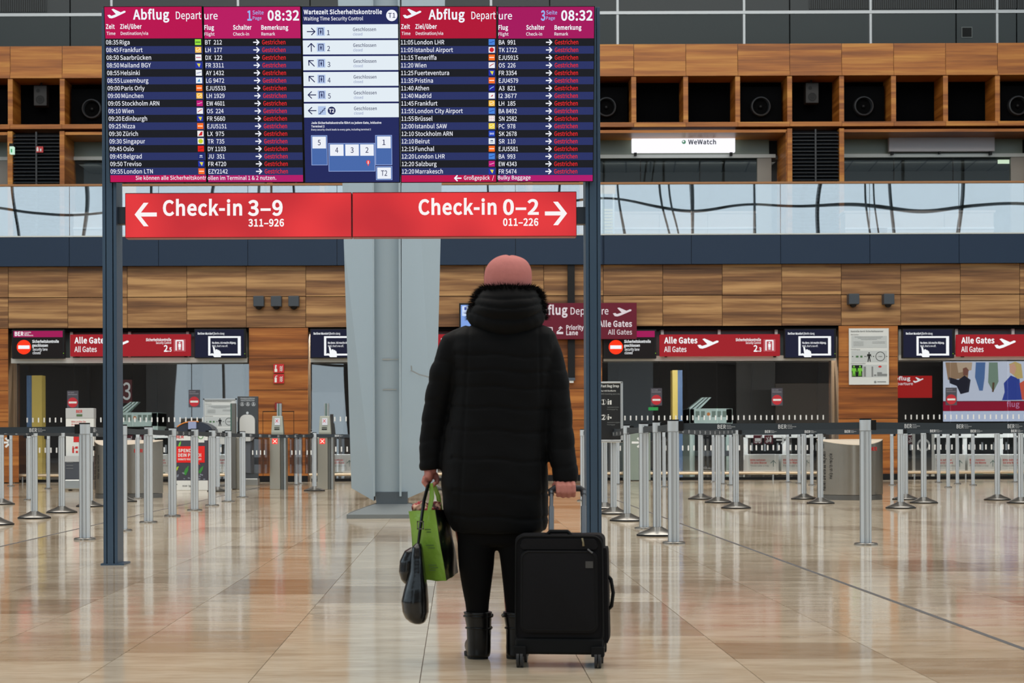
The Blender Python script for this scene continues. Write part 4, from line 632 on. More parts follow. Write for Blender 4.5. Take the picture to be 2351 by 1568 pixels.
# ---------------------------------------------------------------- hall shell behind and above the viewer
ro = obj('ceiling', M().box(-45, 45, -30, 60, 24, 24.6), mat('hall_ceiling', (150, 146, 140), 0.8)); ro['kind'] = 'structure'
fr_ = struct('wall_front'); MUL = mat('facade_mullion', (30, 34, 38), 0.5)
for x in [-45 + 3.9*k for k in range(24)]: obj('mullion', M().box(x-0.06, x+0.06, -30.3, -29.9, 0, 24), MUL, fr_)
for z in (5.6, 14.4, 19.2): obj('transom', M().box(-45, 45, -30.25, -29.95, z-0.07, z+0.07), MUL, fr_)
LOWW = mat('facade_lower_wall', (52, 48, 44), 0.7)
for a, b_ in ((-45, -16.5), (-6.5, 45)): obj('lower_wall', M().box(a, b_, -30.6, -30.3, 0, 9.6), LOWW, fr_)
for k, x in enumerate((-11, -2.2, 12.5, 24)):
    pts = [(x + 0.5*math.sin(t*0.5), -29.5 + 0.02*t, 1.6*t) for t in range(15)]
    obj('stay_cable', M().tube(pts, 0.06, 8), MUL, fr_)
    obj('stay_cable', M().tube([(p[0]+0.5, p[1], p[2]) for p in pts], 0.05, 8), MUL, fr_)
sdw = struct('wall_side')
for sx in (-45.2, 45.2):
    for k in range(19): obj('mullion', M().box(sx-0.1, sx+0.1, -30+5*k-0.1, -30+5*k+0.1, 0, 24), MUL, sdw)
    obj('parapet', M().box(sx-0.1, sx+0.1, -30, 60, 0, 4.0), LOWW, sdw)
bk = obj('wall_rear_upper', M().box(-45, 45, 56, 56.3, 0, 24), mat('rear_wall', (120, 120, 118), 0.7)); bk['kind'] = 'structure'
# ---------------------------------------------------------------- grey steel column
YC = 21.75; CM = mat('column_grey_paint', (158, 174, 184), 0.42, 0.1, noise=(0.05, 0.8, (1, 1, 0.4)))
def cp(px, py, Y=YC):
    x, z = P(px, py, Y); return x, z
co = struct('column')
def slab(pts, y0s, y1, name):          # polygon prism with a front Y per point
    n = len(pts); vs = [(p[0], y0s[i], p[1]) for i, p in enumerate(pts)] + [(p[0], y1, p[1]) for p in pts]
    fs = [tuple(range(n)), tuple(range(2*n-1, n-1, -1))] + [(i, (i+1) % n, n+(i+1) % n, n+i)[::-1] for i in range(n)]
    o = obj(name, M().add(vs, fs), CM, co)
    bm = bmesh.new(); bm.from_mesh(o.data); bmesh.ops.recalc_face_normals(bm, faces=bm.faces); bm.to_mesh(o.data); bm.free(); return o
T = -330
slab([cp(760, T), cp(857, T), cp(857, 1151), cp(799, 1124), cp(781, 545)], [YC+0.70, YC+0.16, YC+0.16, YC+0.70, YC+0.70], YC+0.75, 'wing')
slab([cp(1026, T), cp(921, T), cp(921, 1151), cp(996, 1120), cp(1010, 545)], [YC+0.70, YC+0.16, YC+0.16, YC+0.70, YC+0.70], YC+0.75, 'wing')
x0, zb_ = cp(861, 1138); x1, _ = cp(917, 1138); zt_ = cp(861, T)[1]
cg = M(); n = 10; vs = []; 
for z in (zb_, zt_):
    for k in range(n+1):
        t_ = k/n; vs.append((x0+(x1-x0)*t_, YC+0.12-0.012*math.sin(math.pi*t_)+0.0, z))
cg.add(vs, [(k, k+1, n+2+k, n+1+k) for k in range(n)])
obj('front_shell', cg, CM, co)
for a, b_ in ((857, 861), (917, 921.5)):
    xa, xb = cp(a, 1132)[0], cp(b_, 1132)[0]
    obj('flange', M().box(xa, xb, YC, YC+0.42, cp(a, 1140)[1], zt_), CM, co, bevel=0.004)
obj('core', M().box(x0, x1, YC+0.16, YC+0.5, cp(861, 1150)[1], zt_), CM, co)
pass
xa, z0 = cp(863, 1158); xb, z1 = cp(935, 1138)
obj('neck', M().box(xa, xb, YC+0.1, YC+0.55, z0-0.02, z1+0.04), mat('column_dark_steel', (86, 96, 104), 0.4, 0.3), co)
bx0 = G(797, 1190)[0]; cyb = 21.6; xc_ = cp(893, 1170)[0]; hb = z0
obj('base_plinth', M().add([(bx0, cyb, 0), (2*xc_-bx0, cyb, 0), (2*xc_-bx0, cyb+0.9, 0), (bx0, cyb+0.9, 0),
    (bx0, cyb, 0.045), (2*xc_-bx0, cyb, 0.045), (2*xc_-bx0, cyb+0.9, 0.045), (bx0, cyb+0.9, 0.045),
    (xa-0.02, cyb+0.25, hb), (xb+0.02, cyb+0.25, hb), (xb+0.02, cyb+0.7, hb), (xa-0.02, cyb+0.7, hb)],
    [(0,3,2,1),(0,1,5,4),(1,2,6,5),(2,3,7,6),(3,0,4,7),(4,5,9,8),(5,6,10,9),(6,7,11,10),(7,4,8,11),(8,9,10,11)]), mat('plinth_grey', (112, 118, 120), 0.5), co)
SC_ = mat('scuff_grey', (152, 158, 160), 0.6)
sc_ = M()
for (a, t, c, d) in ((877, 822, 895, 826), (895, 823, 915, 825), (878, 892, 910, 895)):
    xx, zz1 = cp(a, t); xy, zz0 = cp(c, d); sc_.rect(xx, xy, zz0, zz1, YC+0.1)
obj('scuff_mark', sc_, SC_, co)
s2 = M(); 
for (a, t), (c, d) in (((942, 848), (962, 858)), ((962, 857), (985, 863)), ((943, 838), (944, 847))):
    pa = cp(a, t); pb = cp(c, d); s2.stroke([pa, pb], 0.016, YC+0.16+0.54*((pa[0]+pb[0])/2-cp(921, 850)[0])/(cp(1003, 850)[0]-cp(921, 850)[0])-0.06)
obj('scuff_mark', s2, SC_, co)
# ---------------------------------------------------------------- security room contents
def pmeshbox(name, q, Y, th, m, parent, bevel=0): return obj(name, M().pbox(*q, Y, th), m, parent, bevel=bevel)
for (xb0, xb1, xy0, xy1, t, lab) in ((61, 73, 73, 96, 862, 'tall blue and yellow pillar behind the glass at the far left'), (1556, 1567, 1544, 1556, 855, 'slim yellow and blue pillar behind the glass left of the baggage scanner')):
    x0 = P(min(xb0, xy0), 900, 44.5)[0]; p = thing('pillar', (x0, 44.5, 0), lab, 'pillar')
    zt_ = P(80, t, 44.5)[1]
    obj('yellow_face', M().box(P(xy0, 900, 44.5)[0], P(xy1, 900, 44.5)[0], 44.5, 44.9, 0, zt_), mat('pillar_yellow', (190, 166, 84), 0.5), p)
    obj('blue_face', M().box(P(xb0, 900, 44.5)[0], P(xb1, 900, 44.5)[0], 44.51, 44.9, 0, zt_), mat('pillar_blue', (74, 98, 128), 0.5), p)
PALE = mat('scanner_pale_green', (176, 196, 188), 0.4)
def scanner(x0, x1, top, Y, lab):
    xa = P(x0, top, Y)[0]; xb = P(x1, top, Y)[0]; z = P(x0, top, Y)[1]; w = xb-xa
    t = thing('baggage_scanner', ((xa+xb)/2, Y, 0), lab, 'scanner')
    b = M(); b.box(xa, xa+0.12*w, Y, Y+1.4, 0, z); b.box(xb-0.16*w, xb, Y, Y+1.4, 0, z); b.box(xa, xb, Y, Y+1.4, z-0.16*w*2.2, z)
    obj('housing', b, PALE, t, bevel=0.015)
    obj('tunnel_curtain', M().box(xa+0.12*w, xb-0.16*w, Y+0.2, Y+0.25, 0.6, z-0.3*w), BLACK, t)
    v = M(); 
    for k in range(6):
        if k != 2: v.rect(xa+w*(0.14+0.125*k), xa+w*(0.23+0.125*k), z-0.2*w, z-0.06*w, Y-0.003)
    obj('vent', v, mat('vent_green_grey', (104, 122, 112), 0.6), t); obj('emergency_button', M().disc(xa+0.44*w, z-0.13*w, 0.04*w, Y-0.006), mat('amber_button', (196, 120, 50), 0.4), t)
    obj('conveyor', M().box(xa+0.12*w, xb-0.16*w, Y-1.0, Y+0.2, 0.5, 0.62), DGREY, t)
    lid = M()
    for k in range(3): lid.add([(xa-0.02*w+0.1*w*k, Y, z), (xa+0.05*w+0.1*w*k, Y, z), (xa+0.36*w+0.08*w*k, Y+0.1, z+0.26*w), (xa+0.31*w+0.08*w*k, Y+0.1, z+0.26*w), (xa-0.02*w+0.1*w*k, Y+0.4, z), (xa+0.05*w+0.1*w*k, Y+0.4, z), (xa+0.36*w+0.08*w*k, Y+0.4, z+0.26*w), (xa+0.31*w+0.08*w*k, Y+0.4, z+0.26*w)], [(0,1,2,3),(7,6,5,4),(0,3,7,4),(1,5,6,2),(3,2,6,7)])
    obj('raised_lid', lid, PALE, t)
    return t
scanner(1583, 1682, 938, 46, 'pale green baggage scanner with raised lid beside the yellow and blue pillar')
scanner(268, 362, 947, 46, 'pale green baggage scanner behind the glass beside the left gantry post')
t = thing('screen_wall', (P(2260, 900, 49.5)[0], 49.5, P(2260, 968, 49.5)[1]), 'large lit advertising screen showing shoppers, behind the glass at the right edge', 'screen')
def R4(mb, a, b, c, d, Y, yy): 
    x0, z1 = P(a, b, Y); x1, z0 = P(c, d, Y); return mb.rect(x0, x1, z0, z1, yy)
pmeshbox('panel', (2163, 828, 2400, 968, ), 49.5, 0.1, BLACK, t)
obj('picture_background', R4(M(), 2165, 830, 2398, 920, 49.5, 49.49), E((196, 204, 222)), t)
obj('red_band', R4(M(), 2165, 922, 2398, 943, 49.5, 49.489), E((146, 16, 48)), t)
obj('white_band', R4(M(), 2165, 944, 2398, 967, 49.5, 49.489), E((190, 202, 226)), t)
def pm_(pts, Y, yy): return [P(a, b, Y) for a, b in pts]
pic = [((150, 122, 96), [(2170, 832), (2225, 832), (2222, 868), (2176, 872)]), ((186, 164, 140), [(2196, 832), (2232, 832), (2230, 850), (2200, 856)]),
 ((30, 30, 44), [(2178, 866), (2200, 872), (2214, 862), (2228, 872), (2224, 900), (2205, 905), (2196, 886), (2180, 880)]), ((120, 78, 66), [(2210, 846), (2218, 843), (2224, 850), (2221, 862), (2211, 862)]),
 ((78, 110, 160), [(2240, 832), (2262, 832), (2260, 868), (2256, 897), (2248, 897), (2238, 866)]), ((118, 140, 124), [(2270, 832), (2290, 832), (2292, 876), (2280, 900), (2268, 878)]), ((90, 70, 50), [(2278, 878), (2283, 878), (2281, 900), (2277, 900)]),
 ((50, 68, 150), [(2306, 900), (2304, 880), (2320, 862), (2340, 870), (2346, 918), (2300, 919)]), ((196, 172, 110), [(2316, 836), (2330, 830), (2344, 836), (2348, 868), (2336, 870), (2322, 858)]), ((206, 160, 136), [(2317, 838), (2328, 834), (2333, 846), (2328, 860), (2318, 856)]),
 ((206, 90, 70), [(2340, 880), (2360, 868), (2362, 918), (2346, 918)])]
for i, (c, pts) in enumerate(pic): obj('picture_shape', M().flat(pm_(pts, 49.5, 0), 49.485-0.001*i), E(c), t)
tm = M(); ptext(tm, 49.5, [('flug', 2311, 2340, 934, 12, False)]); obj('lettering', tm, E((190, 130, 170)), t, loc=(0, -0.02, 0))
tm = M(); 
for k in range(11): R4(tm, 2180+13*k+(k % 3), 951, 2190+13*k, 959, 49.5, 49.48)
t = thing('departure_sign', (P(2095, 890, 48)[0], 48, P(2095, 913, 48)[1]), 'red lit departure sign seen through the glass, left of the big advertising screen', 'sign')
pmeshbox('panel', (2030, 863, 2140, 913), 48, 0.08, E((168, 20, 18)), t)
tm = M(); ptext(tm, 47.98, [('Abflug', 2045, 2090, 873, 8, True), ('Departure', 2047, 2096, 884, 6, False)]); x_, z_ = P(2096, 879, 47.98); plane_icon(tm, x_, z_, 24*47.98/F, 13*47.98/F, 47.98); obj('lettering', tm, WHT, t)
t = thing('gate_number_sign', (P(290, 895, 47)[0], 47, P(290, 925, 47)[1]), 'dark red sign with a big white 3 behind the glass beside the left gantry post', 'sign')
pmeshbox('panel', (272, 872, 303, 925), 47, 0.05, mat('dim_red', (84, 14, 20), 0.5), t); tm = M(); ptext(tm, 46.98, [('3', 282, 300, 917, 38, False)]); obj('lettering', tm, WHITE, t)
t = thing('exit_sign', (P(1500, 938, 48)[0], 48, P(1500, 942, 48)[1]), 'small green glowing exit sign deep behind the glass near the fast bag drop board', 'sign')
pmeshbox('panel', (1489, 935, 1511, 942), 48, 0.05, E((60, 170, 90)), t)
for (a, t_, b_, lab) in ((1660, 945, 1720, 'x'),):
    pass
# added fill lights just behind the glass, brightening the tray counters
for x in (-14, -4, 6, 14): area('room_fill_light', (x, 42.75, 3.2), 8, 0.15, (math.radians(12), 0, 0), 380, (0.95, 0.97, 1.0))
# ---------------------------------------------------------------- tray counters behind the glass
def cabinet(x0, x1, top, Y, txt, lab):
    t = thing('tray_counter', (P((x0+x1)/2, 1100, Y)[0], Y, 0), lab, 'counter', None)
    xa, zt_ = P(x0, top, Y); xb = P(x1, top, Y)[0]
    obj('cabinet', M().box(xa, xb, Y, Y+0.6, 0.1, zt_), WPAINT, t, bevel=0.01); obj('plinth', M().box(xa+0.01, xb-0.01, Y+0.04, Y+0.6, 0, 0.1), BLACK, t)
    if txt:
        a = M(); b = M(); w = x1-x0
        ptext(a, Y-0.004, [('Bitte nehmen', x0+w*.06, x0+w*.56, top+15, 4.2, True), ('Sie eine Wanne', x0+w*.06, x0+w*.6, top+21.5, 4.2, True)])
        ptext(b, Y-0.004, [('Please take a tray', x0+w*.06, x0+w*.68, top+28, 4.0, False)])
        obj('red_lettering', a, RED, t); obj('grey_lettering', b, GREY, t)
        c = M(); x_, z_ = P(x0+w*.82, top+21, Y); arrow(c, x_, z_, 14*Y/F, 90, Y-0.004, 0.1); xx, z1 = P(x0+w*.35, top+41, Y); c.rect(xx-0.1, xx+0.1, z1-0.05, z1, Y-0.004)
        obj('arrow_print', c, mat('teal_print', (70, 110, 106), 0.5), t)
    return t
YCN = YG + 0.5
cabs = [(352, 400, 'white tray counter just right of the left recycling bin'), (478, 545, 'white tray counter behind the framed scanner poster'), (757, 812, 'white tray counter with upward arrow beside the grey column'),
 (1718, 1788, 'white tray counter with red lettering, nearest to the fast bag drop board'), (1794, 1864, 'white tray counter directly left of the right recycling bin'), (2146, 2216, 'white tray counter just right of the round ring panel'), (2222, 2292, 'white tray counter under the advertising screen, middle of three'), (2298, 2368, 'white tray counter cut by the right picture edge')]
for a, b_, lab in cabs: cabinet(a, b_, 1043, YCN, True, lab)
def tray_frame(x0, x1, lab):
    Y = YCN+0.66; t = thing('tray_rack_frame', (P((x0+x1)/2, 1040, Y)[0], Y, 0), lab, 'rack')
    xa, z1 = P(x0, 996, Y); xb, z0 = P(x1, 1043, Y)
    n = max(2, round((x1-x0)/75)); obj('top_rail', M().box(xa, xb, Y-0.03, Y+0.05, z1-0.09, z1), WPAINT, t)
    for k in range(n+1): xx = xa+(xb-xa)*k/n; obj('upright', M().box(xx-0.045, xx+0.045, Y-0.02, Y+0.05, 0, z1-0.08), WPAINT, t)
    obj('dark_panel', M().box(xa, xb, Y+0.06, Y+0.1, 0.1, z1-0.1), BLACK, t)
    for k in range(n*3):
        xx = xa + (xb-xa)*(k+0.5)/(n*3); obj('tray_edge', M().box(xx-0.02, xx+0.02, Y+0.03, Y+0.05, 0.62, 0.80), mat('tray_grey', (120, 124, 126), 0.5), t)
    return t
tray_frame(1712, 1890, 'white-framed tray rack behind the right window, left of the recycling bin'); tray_frame(2050, 2380, 'white-framed tray rack at the right picture edge'); tray_frame(350, 470, 'white-framed tray rack behind the left window')
BORD = mat('dark_red_plate', (92, 24, 38), 0.4)
def pictos(x, lab, arrow_px=None):
    Y = YCN-0.05; t = thing('direction_sign', (P(x, 1010, Y)[0], Y, P(x, 1020, Y)[1]), lab, 'sign')
    for i, xx in enumerate((x, x+25)):
        pmeshbox('plate', (xx, 999, xx+20, 1019), Y, 0.02, BORD, t)
    c = M(); x0, z0 = P(x+3, 1015, Y); k = Y/F
    c.rect(x0, x0+13*k, z0+2*k, z0+9*k, Y-0.004); c.stroke([(x0-k, z0), (x0+14*k, z0), (x0+15*k, z0+13*k)], 1.4*k, Y-0.004)
    c.disc(x0+3*k, z0-1.5*k, 1.5*k, Y-0.004, 8); c.disc(x0+11*k, z0-1.5*k, 1.5*k, Y-0.004, 8)
    q = x0+25*k; c.ring(q+2.5*k, z0+k, 1.2*k, 2.6*k, Y-0.004, n=12).ring(q+6*k, z0+3*k, 1.2*k, 2.6*k, Y-0.004, n=12).stroke([(q+3*k, z0+3*k), (q+6*k, z0+12*k)], 1.3*k, Y-0.004).stroke([(q+5*k, z0+5*k), (q+1*k, z0+11*k)], 1.3*k, Y-0.004)
    c.flat([(q+11*k+2.2*k*math.cos(a_/8*math.pi), z0+6*k+7*k*math.sin(a_/8*math.pi)) for a_ in range(16)], Y-0.004)
    if arrow_px: x_, z_ = P(arrow_px, 1010, Y); arrow(c, x_, z_, 20*k, 0, Y-0.004, 0.18)
    obj('pictogram', c, WHITE, t); return t
pictos(1730, 'dark red oversize baggage sign with white arrow left of the right recycling bin', 1793)
pictos(284, 'dark red oversize baggage sign above the left recycling bin'); pictos(2058, 'dark red oversize baggage sign just right of the right recycling bin')
for px_, lab in ((12, 'white arrow sign at the left picture edge'), (1463, 'white arrow sign on a grey-green board right of the fast bag drop board')):
    Y = YW-0.35; x_, z_ = P(px_, 1016, Y); t = thing('arrow_sign', (x_, Y, 0), lab, 'sign')
    obj('board', M().box(x_-0.3, x_+0.28, Y, Y+0.04, 0.02, z_+0.3), mat('grey_green_board', (128, 140, 130), 0.4) if px_ > 100 else WOODP, t); obj('arrow', arrow(M(), x_, z_, 0.22, 0, Y-0.004, 0.2), WHITE, t)
for px_, lab in ((692, 'dark panel with a white ring behind the second gate reader'), (2120, 'dark panel with a white ring right of the right recycling bin')):
    Y = YCN-0.2; x_, z_ = P(px_, 1022, Y); t = thing('ring_panel', (x_, Y, 0), lab, 'panel')
    obj('board', M().box(x_-0.18, x_+0.18, Y, Y+0.04, 0.1, z_+0.3), DGREY, t, bevel=0.01); obj('frame', M().box(x_-0.24, x_-0.18, Y-0.01, Y+0.05, 0, z_+0.34).box(x_+0.18, x_+0.24, Y-0.01, Y+0.05, 0, z_+0.34).box(x_-0.24, x_+0.24, Y-0.01, Y+0.05, z_+0.3, z_+0.35), WPAINT, t)
    obj('ring', M().ring(x_, z_, 0.105, 0.145, Y-0.012, 100, 440), WHITE, t)
# ---------------------------------------------------------------- no-entry stickers on the glass
for i, (a, t_, lab) in enumerate(((154, 897, 'no-entry sticker on the far left glass above the cabin baggage checker'), (433, 895, 'no-entry sticker on the glass left of the framed scanner poster'), (1494, 891, 'no-entry sticker on the glass right of the fast bag drop board'), (1771, 891, 'no-entry sticker on the glass midway under the right lane sign'), (2171, 890, 'no-entry sticker in front of the advertising screen'))):
    Y = YG-0.01; x_, z_ = P(a+13, t_+27, Y); k = Y/F; t = thing('no_entry_sticker', (x_, Y, z_), 'red-disc ' + lab, 'sticker')
    pmeshbox('backing', (a, t_, a+26, t_+40), Y, 0.006, mat('sticker_grey', (74, 72, 82), 0.4), t)
    obj('disc', M().disc(x_, z_, 11.5*k, Y-0.004), mat('noentry_red', (190, 36, 48), 0.4), t); obj('bar', M().rect(x_-9*k, x_+9*k, z_-2.2*k, z_+2.2*k, Y-0.006), WHITE, t)
    tm = M(); ptext(tm, Y-0.004, [('Kein Zutritt', a+2, a+16, t_+5.5, 2.6, True), ('Sicherheitsbereich', a+2, a+23, t_+10, 2.6, True)]); obj('lettering', tm, mat('pale_print', (150, 150, 160), 0.5), t)
# ---------------------------------------------------------------- lane signs
LB = E((156, 22, 34)); NAVY = E((14, 18, 46)); MAG = E((158, 12, 84)); ORA = E((250, 52, 14), 1.1)
YL = YW - 0.12
def hang(t, a, b, top, Y):     # brackets tying a sign back to the frame
    for q in (a+12, b-14): pmeshbox('bracket', (q, top, q+5, top+8), Y+0.1, 0.25, BLACK, t)
def lane_light(a, num, lab):
    t = thing('lane_sign', (P(a+138, 792, YL)[0], YL, P(a, 817, YL)[1]), lab, 'sign'); k = YL/F
    obj('light_box', M().pbox(a, 768, a+276, 817, YL, 0.12), LB, t, bevel=0.008)
    hang(t, a, a+276, 812, YL); w = M()
    ptext(w, YL-0.004, [('Alle Gates', a+10, a+86, 788, 13, True), ('All Gates', a+10, a+61, 808, 12, False), ('Sicherheitskontrolle', a+174, a+232, 783, 6, True), ('Security Control', a+197, a+232, 789.5, 5, False), (num[0], a+215, a+224, 807, 14, True), ('.'+num[1], a+225, a+233, 807, 9, True)])
    x_, z_ = P(a+86, 801, YL); plane_icon(w, x_, z_, 49*k, 24*k, YL-0.004)
    obj('lettering', w, WHT, t)
    x0, z0 = P(a+238, 806, YL); obj('icon_plate', M().rect(x0, x0+27*k, z0-1*k, z0+27*k, YL-0.004), E((182, 84, 92)), t)
    obj('gate_icon', gate_man(M(), x0+13.5*k, z0+2*k, 22*k, YL-0.008), WHT, t)
lane_light(161, '25', 'red lit gates sign reading 2.5, partly behind the left gantry post'); lane_light(1515, '23', 'red lit gates sign reading 2.3, right of the tall gantry post'); lane_light(838, '24', 'red lit gates sign partly hidden behind the grey column and the woman'); lane_light(2197, '22', 'red lit gates sign cut by the right picture edge')
def lane_closed(a, lab):
    t = thing('lane_monitor', (P(a+60, 792, YL)[0], YL, P(a, 823, YL)[1]), lab, 'monitor'); k = YL/F
    obj('housing', M().pbox(a, 757, a+121, 823, YL, 0.14), BLACK, t, bevel=0.008)
    obj('screen', R4(M(), a+4, 760, a+117, 820, YL, YL-0.003), E((16, 10, 12)), t)
    obj('header_bar', R4(M(), a+4, 760, a+117, 774, YL, YL-0.005), MAG, t)
    w = M(); ptext(w, YL-0.007, [('BER', a+7, a+27, 771, 9, True), ('FLUGHAFEN', a+29, a+44, 764.5, 2.6, False), ('BERLIN', a+29, a+39, 768, 2.6, False), ('BRANDENBURG', a+29, a+49, 771.5, 2.6, False), ('Sicherheitskontrolle', a+47, a+108, 787, 6, True), ('geschlossen', a+47, a+83, 796, 6, True), ('Security lane', a+48, a+82, 805, 6, False), ('closed', a+48, a+66, 813, 6, False)]); obj('lettering', w, WHT, t)
    x_, z_ = P(a+28, 797, YL); obj('stop_disc', M().disc(x_, z_, 16.5*k, YL-0.006, 32), ORA, t); obj('stop_bar', M().rect(x_-13*k, x_+13*k, z_-4*k, z_+4*k, YL-0.009), WHT, t)
    xg, zg = P(a+119, 811, YL); obj('power_light', M().disc(xg, zg, 0.8*k, YL-0.006, 8), E((150, 220, 40)), t)
lane_closed(27, 'black monitor with orange no-entry disc at the far left'); lane_closed(1386, 'black monitor with orange no-entry disc below the hanging departure sign')
def lane_tablet(a, lab):
    t = thing('lane_monitor', (P(a+57, 792, YL)[0], YL, P(a, 821, YL)[1]), lab, 'monitor'); k = YL/F
    obj('housing', M().pbox(a-2, 755, a+117, 822, YL, 0.14), BLACK, t, bevel=0.008)
    obj('screen', R4(M(), a, 757, a+112, 820, YL, YL-0.003), NAVY, t)
    w = M(); R4(w, a+30, 772, a+105, 816, YL, YL-0.005); obj('tablet_outline', w, WHT, t)
    obj('tablet_glass', R4(M(), a+35, 776, a+98, 812, YL, YL-0.007), NAVY, t)
    w = M(); ptext(w, YL-0.009, [('Berliner Mundart |', a+6, a+43, 768, 4.6, True), ('Berlin slang', a+44, a+67, 768, 4.6, False), ('Na denn. Ick machn Abjang.', a+39, a+94, 789, 4.2, True), ("Well, that's me off.", a+39, a+75, 796.5, 4.2, False)])
    h = [(a+41, 796), (a+44, 796), (a+47, 805), (a+48, 802), (a+51, 802), (a+52, 804), (a+55, 803.5), (a+56, 806), (a+58, 806), (a+60, 814), (a+59, 820), (a+44, 820), (a+40, 815), (a+36, 813), (a+38, 811), (a+43, 812)]
    w.flat([P(p, q, YL) for p, q in h], YL-0.011); obj('lettering', w, WHT, t)
    xg, zg = P(a+114, 812, YL); obj('power_light', M().disc(xg, zg, 0.8*k, YL-0.006, 8), E((150, 220, 40)), t)
lane_tablet(448, 'monitor showing a white tablet, left of the fire signs'); lane_tablet(714, 'monitor showing a white tablet, touching the grey column'); lane_tablet(1803, 'monitor showing a white tablet, left of the pier with the poster'); lane_tablet(2074, 'monitor showing a white tablet, right of the pier with the poster')
# ---------------------------------------------------------------- wall fittings
for i, (a, t_, lab) in enumerate(((584, 681, 'dark cube wall camera, left one of three above the fire signs'), (624, 681, 'dark cube wall camera, middle one of three above the fire signs'), (664, 681, 'dark cube wall camera, right one of three above the fire signs'), (1944, 676, 'dark cube wall camera, left one of the pair above the poster'), (2024, 676, 'dark cube wall camera, right one of the pair above the poster'))):
    x_, z_ = P(a+12, t_+12, YW); k = YW/F; t = thing('wall_camera', (x_, YW-0.02, z_), lab, 'camera', 'cube wall cameras')
    obj('housing', M().box(x_-12*k, x_+12*k, YW-0.24, YW-0.002, z_-12*k, z_+12*k), mat('camera_slate', (50, 58, 66), 0.5), t, bevel=0.012)
    obj('dome', M().lathe(x_, YW-0.12, [(0.075, z_-12*k+0.01), (0.07, z_-12*k-0.02), (0.05, z_-12*k-0.05), (0.015, z_-12*k-0.065)], 16), BLACK, t, smooth=True)
FRED = mat('fire_sign_red', (188, 30, 32), 0.35)
for q, kind, lab in (((628, 836, 652, 856), 0, 'upper red fire sign with a white hand pressing a button'), ((628, 859, 652, 880), 1, 'lower red fire sign with a white extinguisher'), ):
    x_, z_ = P(640, q[3], YW); k = YW/F; t = thing('fire_sign', (x_, YW-0.05, z_), lab, 'sign')
    pmeshbox('plate', q, YW-0.05, 0.049, FRED, t); w = M(); Y = YW-0.055
    if kind == 0: w.rect(x_-9*k, x_-3*k, z_+2*k, z_+9*k, Y); w.rect(x_-8*k, x_-5*k, z_+9*k, z_+15*k, Y); w.disc(x_-6*k, z_+16*k, 2*k, Y, 10)
    else: w.rect(x_-9*k, x_-4*k, z_+2*k, z_+13*k, Y); w.stroke([(x_-6.5*k, z_+13*k), (x_-6.5*k, z_+16*k), (x_-3*k, z_+17*k)], 1.6*k, Y)
    for j in range(3): w.stroke([(x_+3*k, z_+(4+4*j)*k), (x_+4.5*k, z_+(7+4*j)*k), (x_+7*k, z_+(3.5+4*j)*k), (x_+9*k, z_+(7.5+4*j)*k)], 1.1*k, Y)
    obj('pictogram', w, WHITE, t)
t = thing('fire_sign', (P(91, 350, YU)[0], YU-0.05, P(91, 350, YU)[1]), 'small red fire sign on the black louvre at upper left', 'sign')
pmeshbox('plate', (83, 336, 99, 350), YU-0.05, 0.045, FRED, t); w = M(); R4(w, 85, 341, 89.5, 348, YU, YU-0.055); R4(w, 93, 342, 96, 348, YU, YU-0.055); R4(w, 86, 338, 88.5, 341, YU, YU-0.055); obj('pictogram', w, WHITE, t)
t = thing('hose_cabinet_sign', (P(638, 930, YW)[0], YW-0.05, P(638, 930, YW)[1]), 'small dark red plate on the wood just behind the first gate reader', 'sign'); pmeshbox('plate', (631, 924, 646, 940), YW-0.05, 0.045, mat('dim_plate_red', (130, 26, 24), 0.4), t)
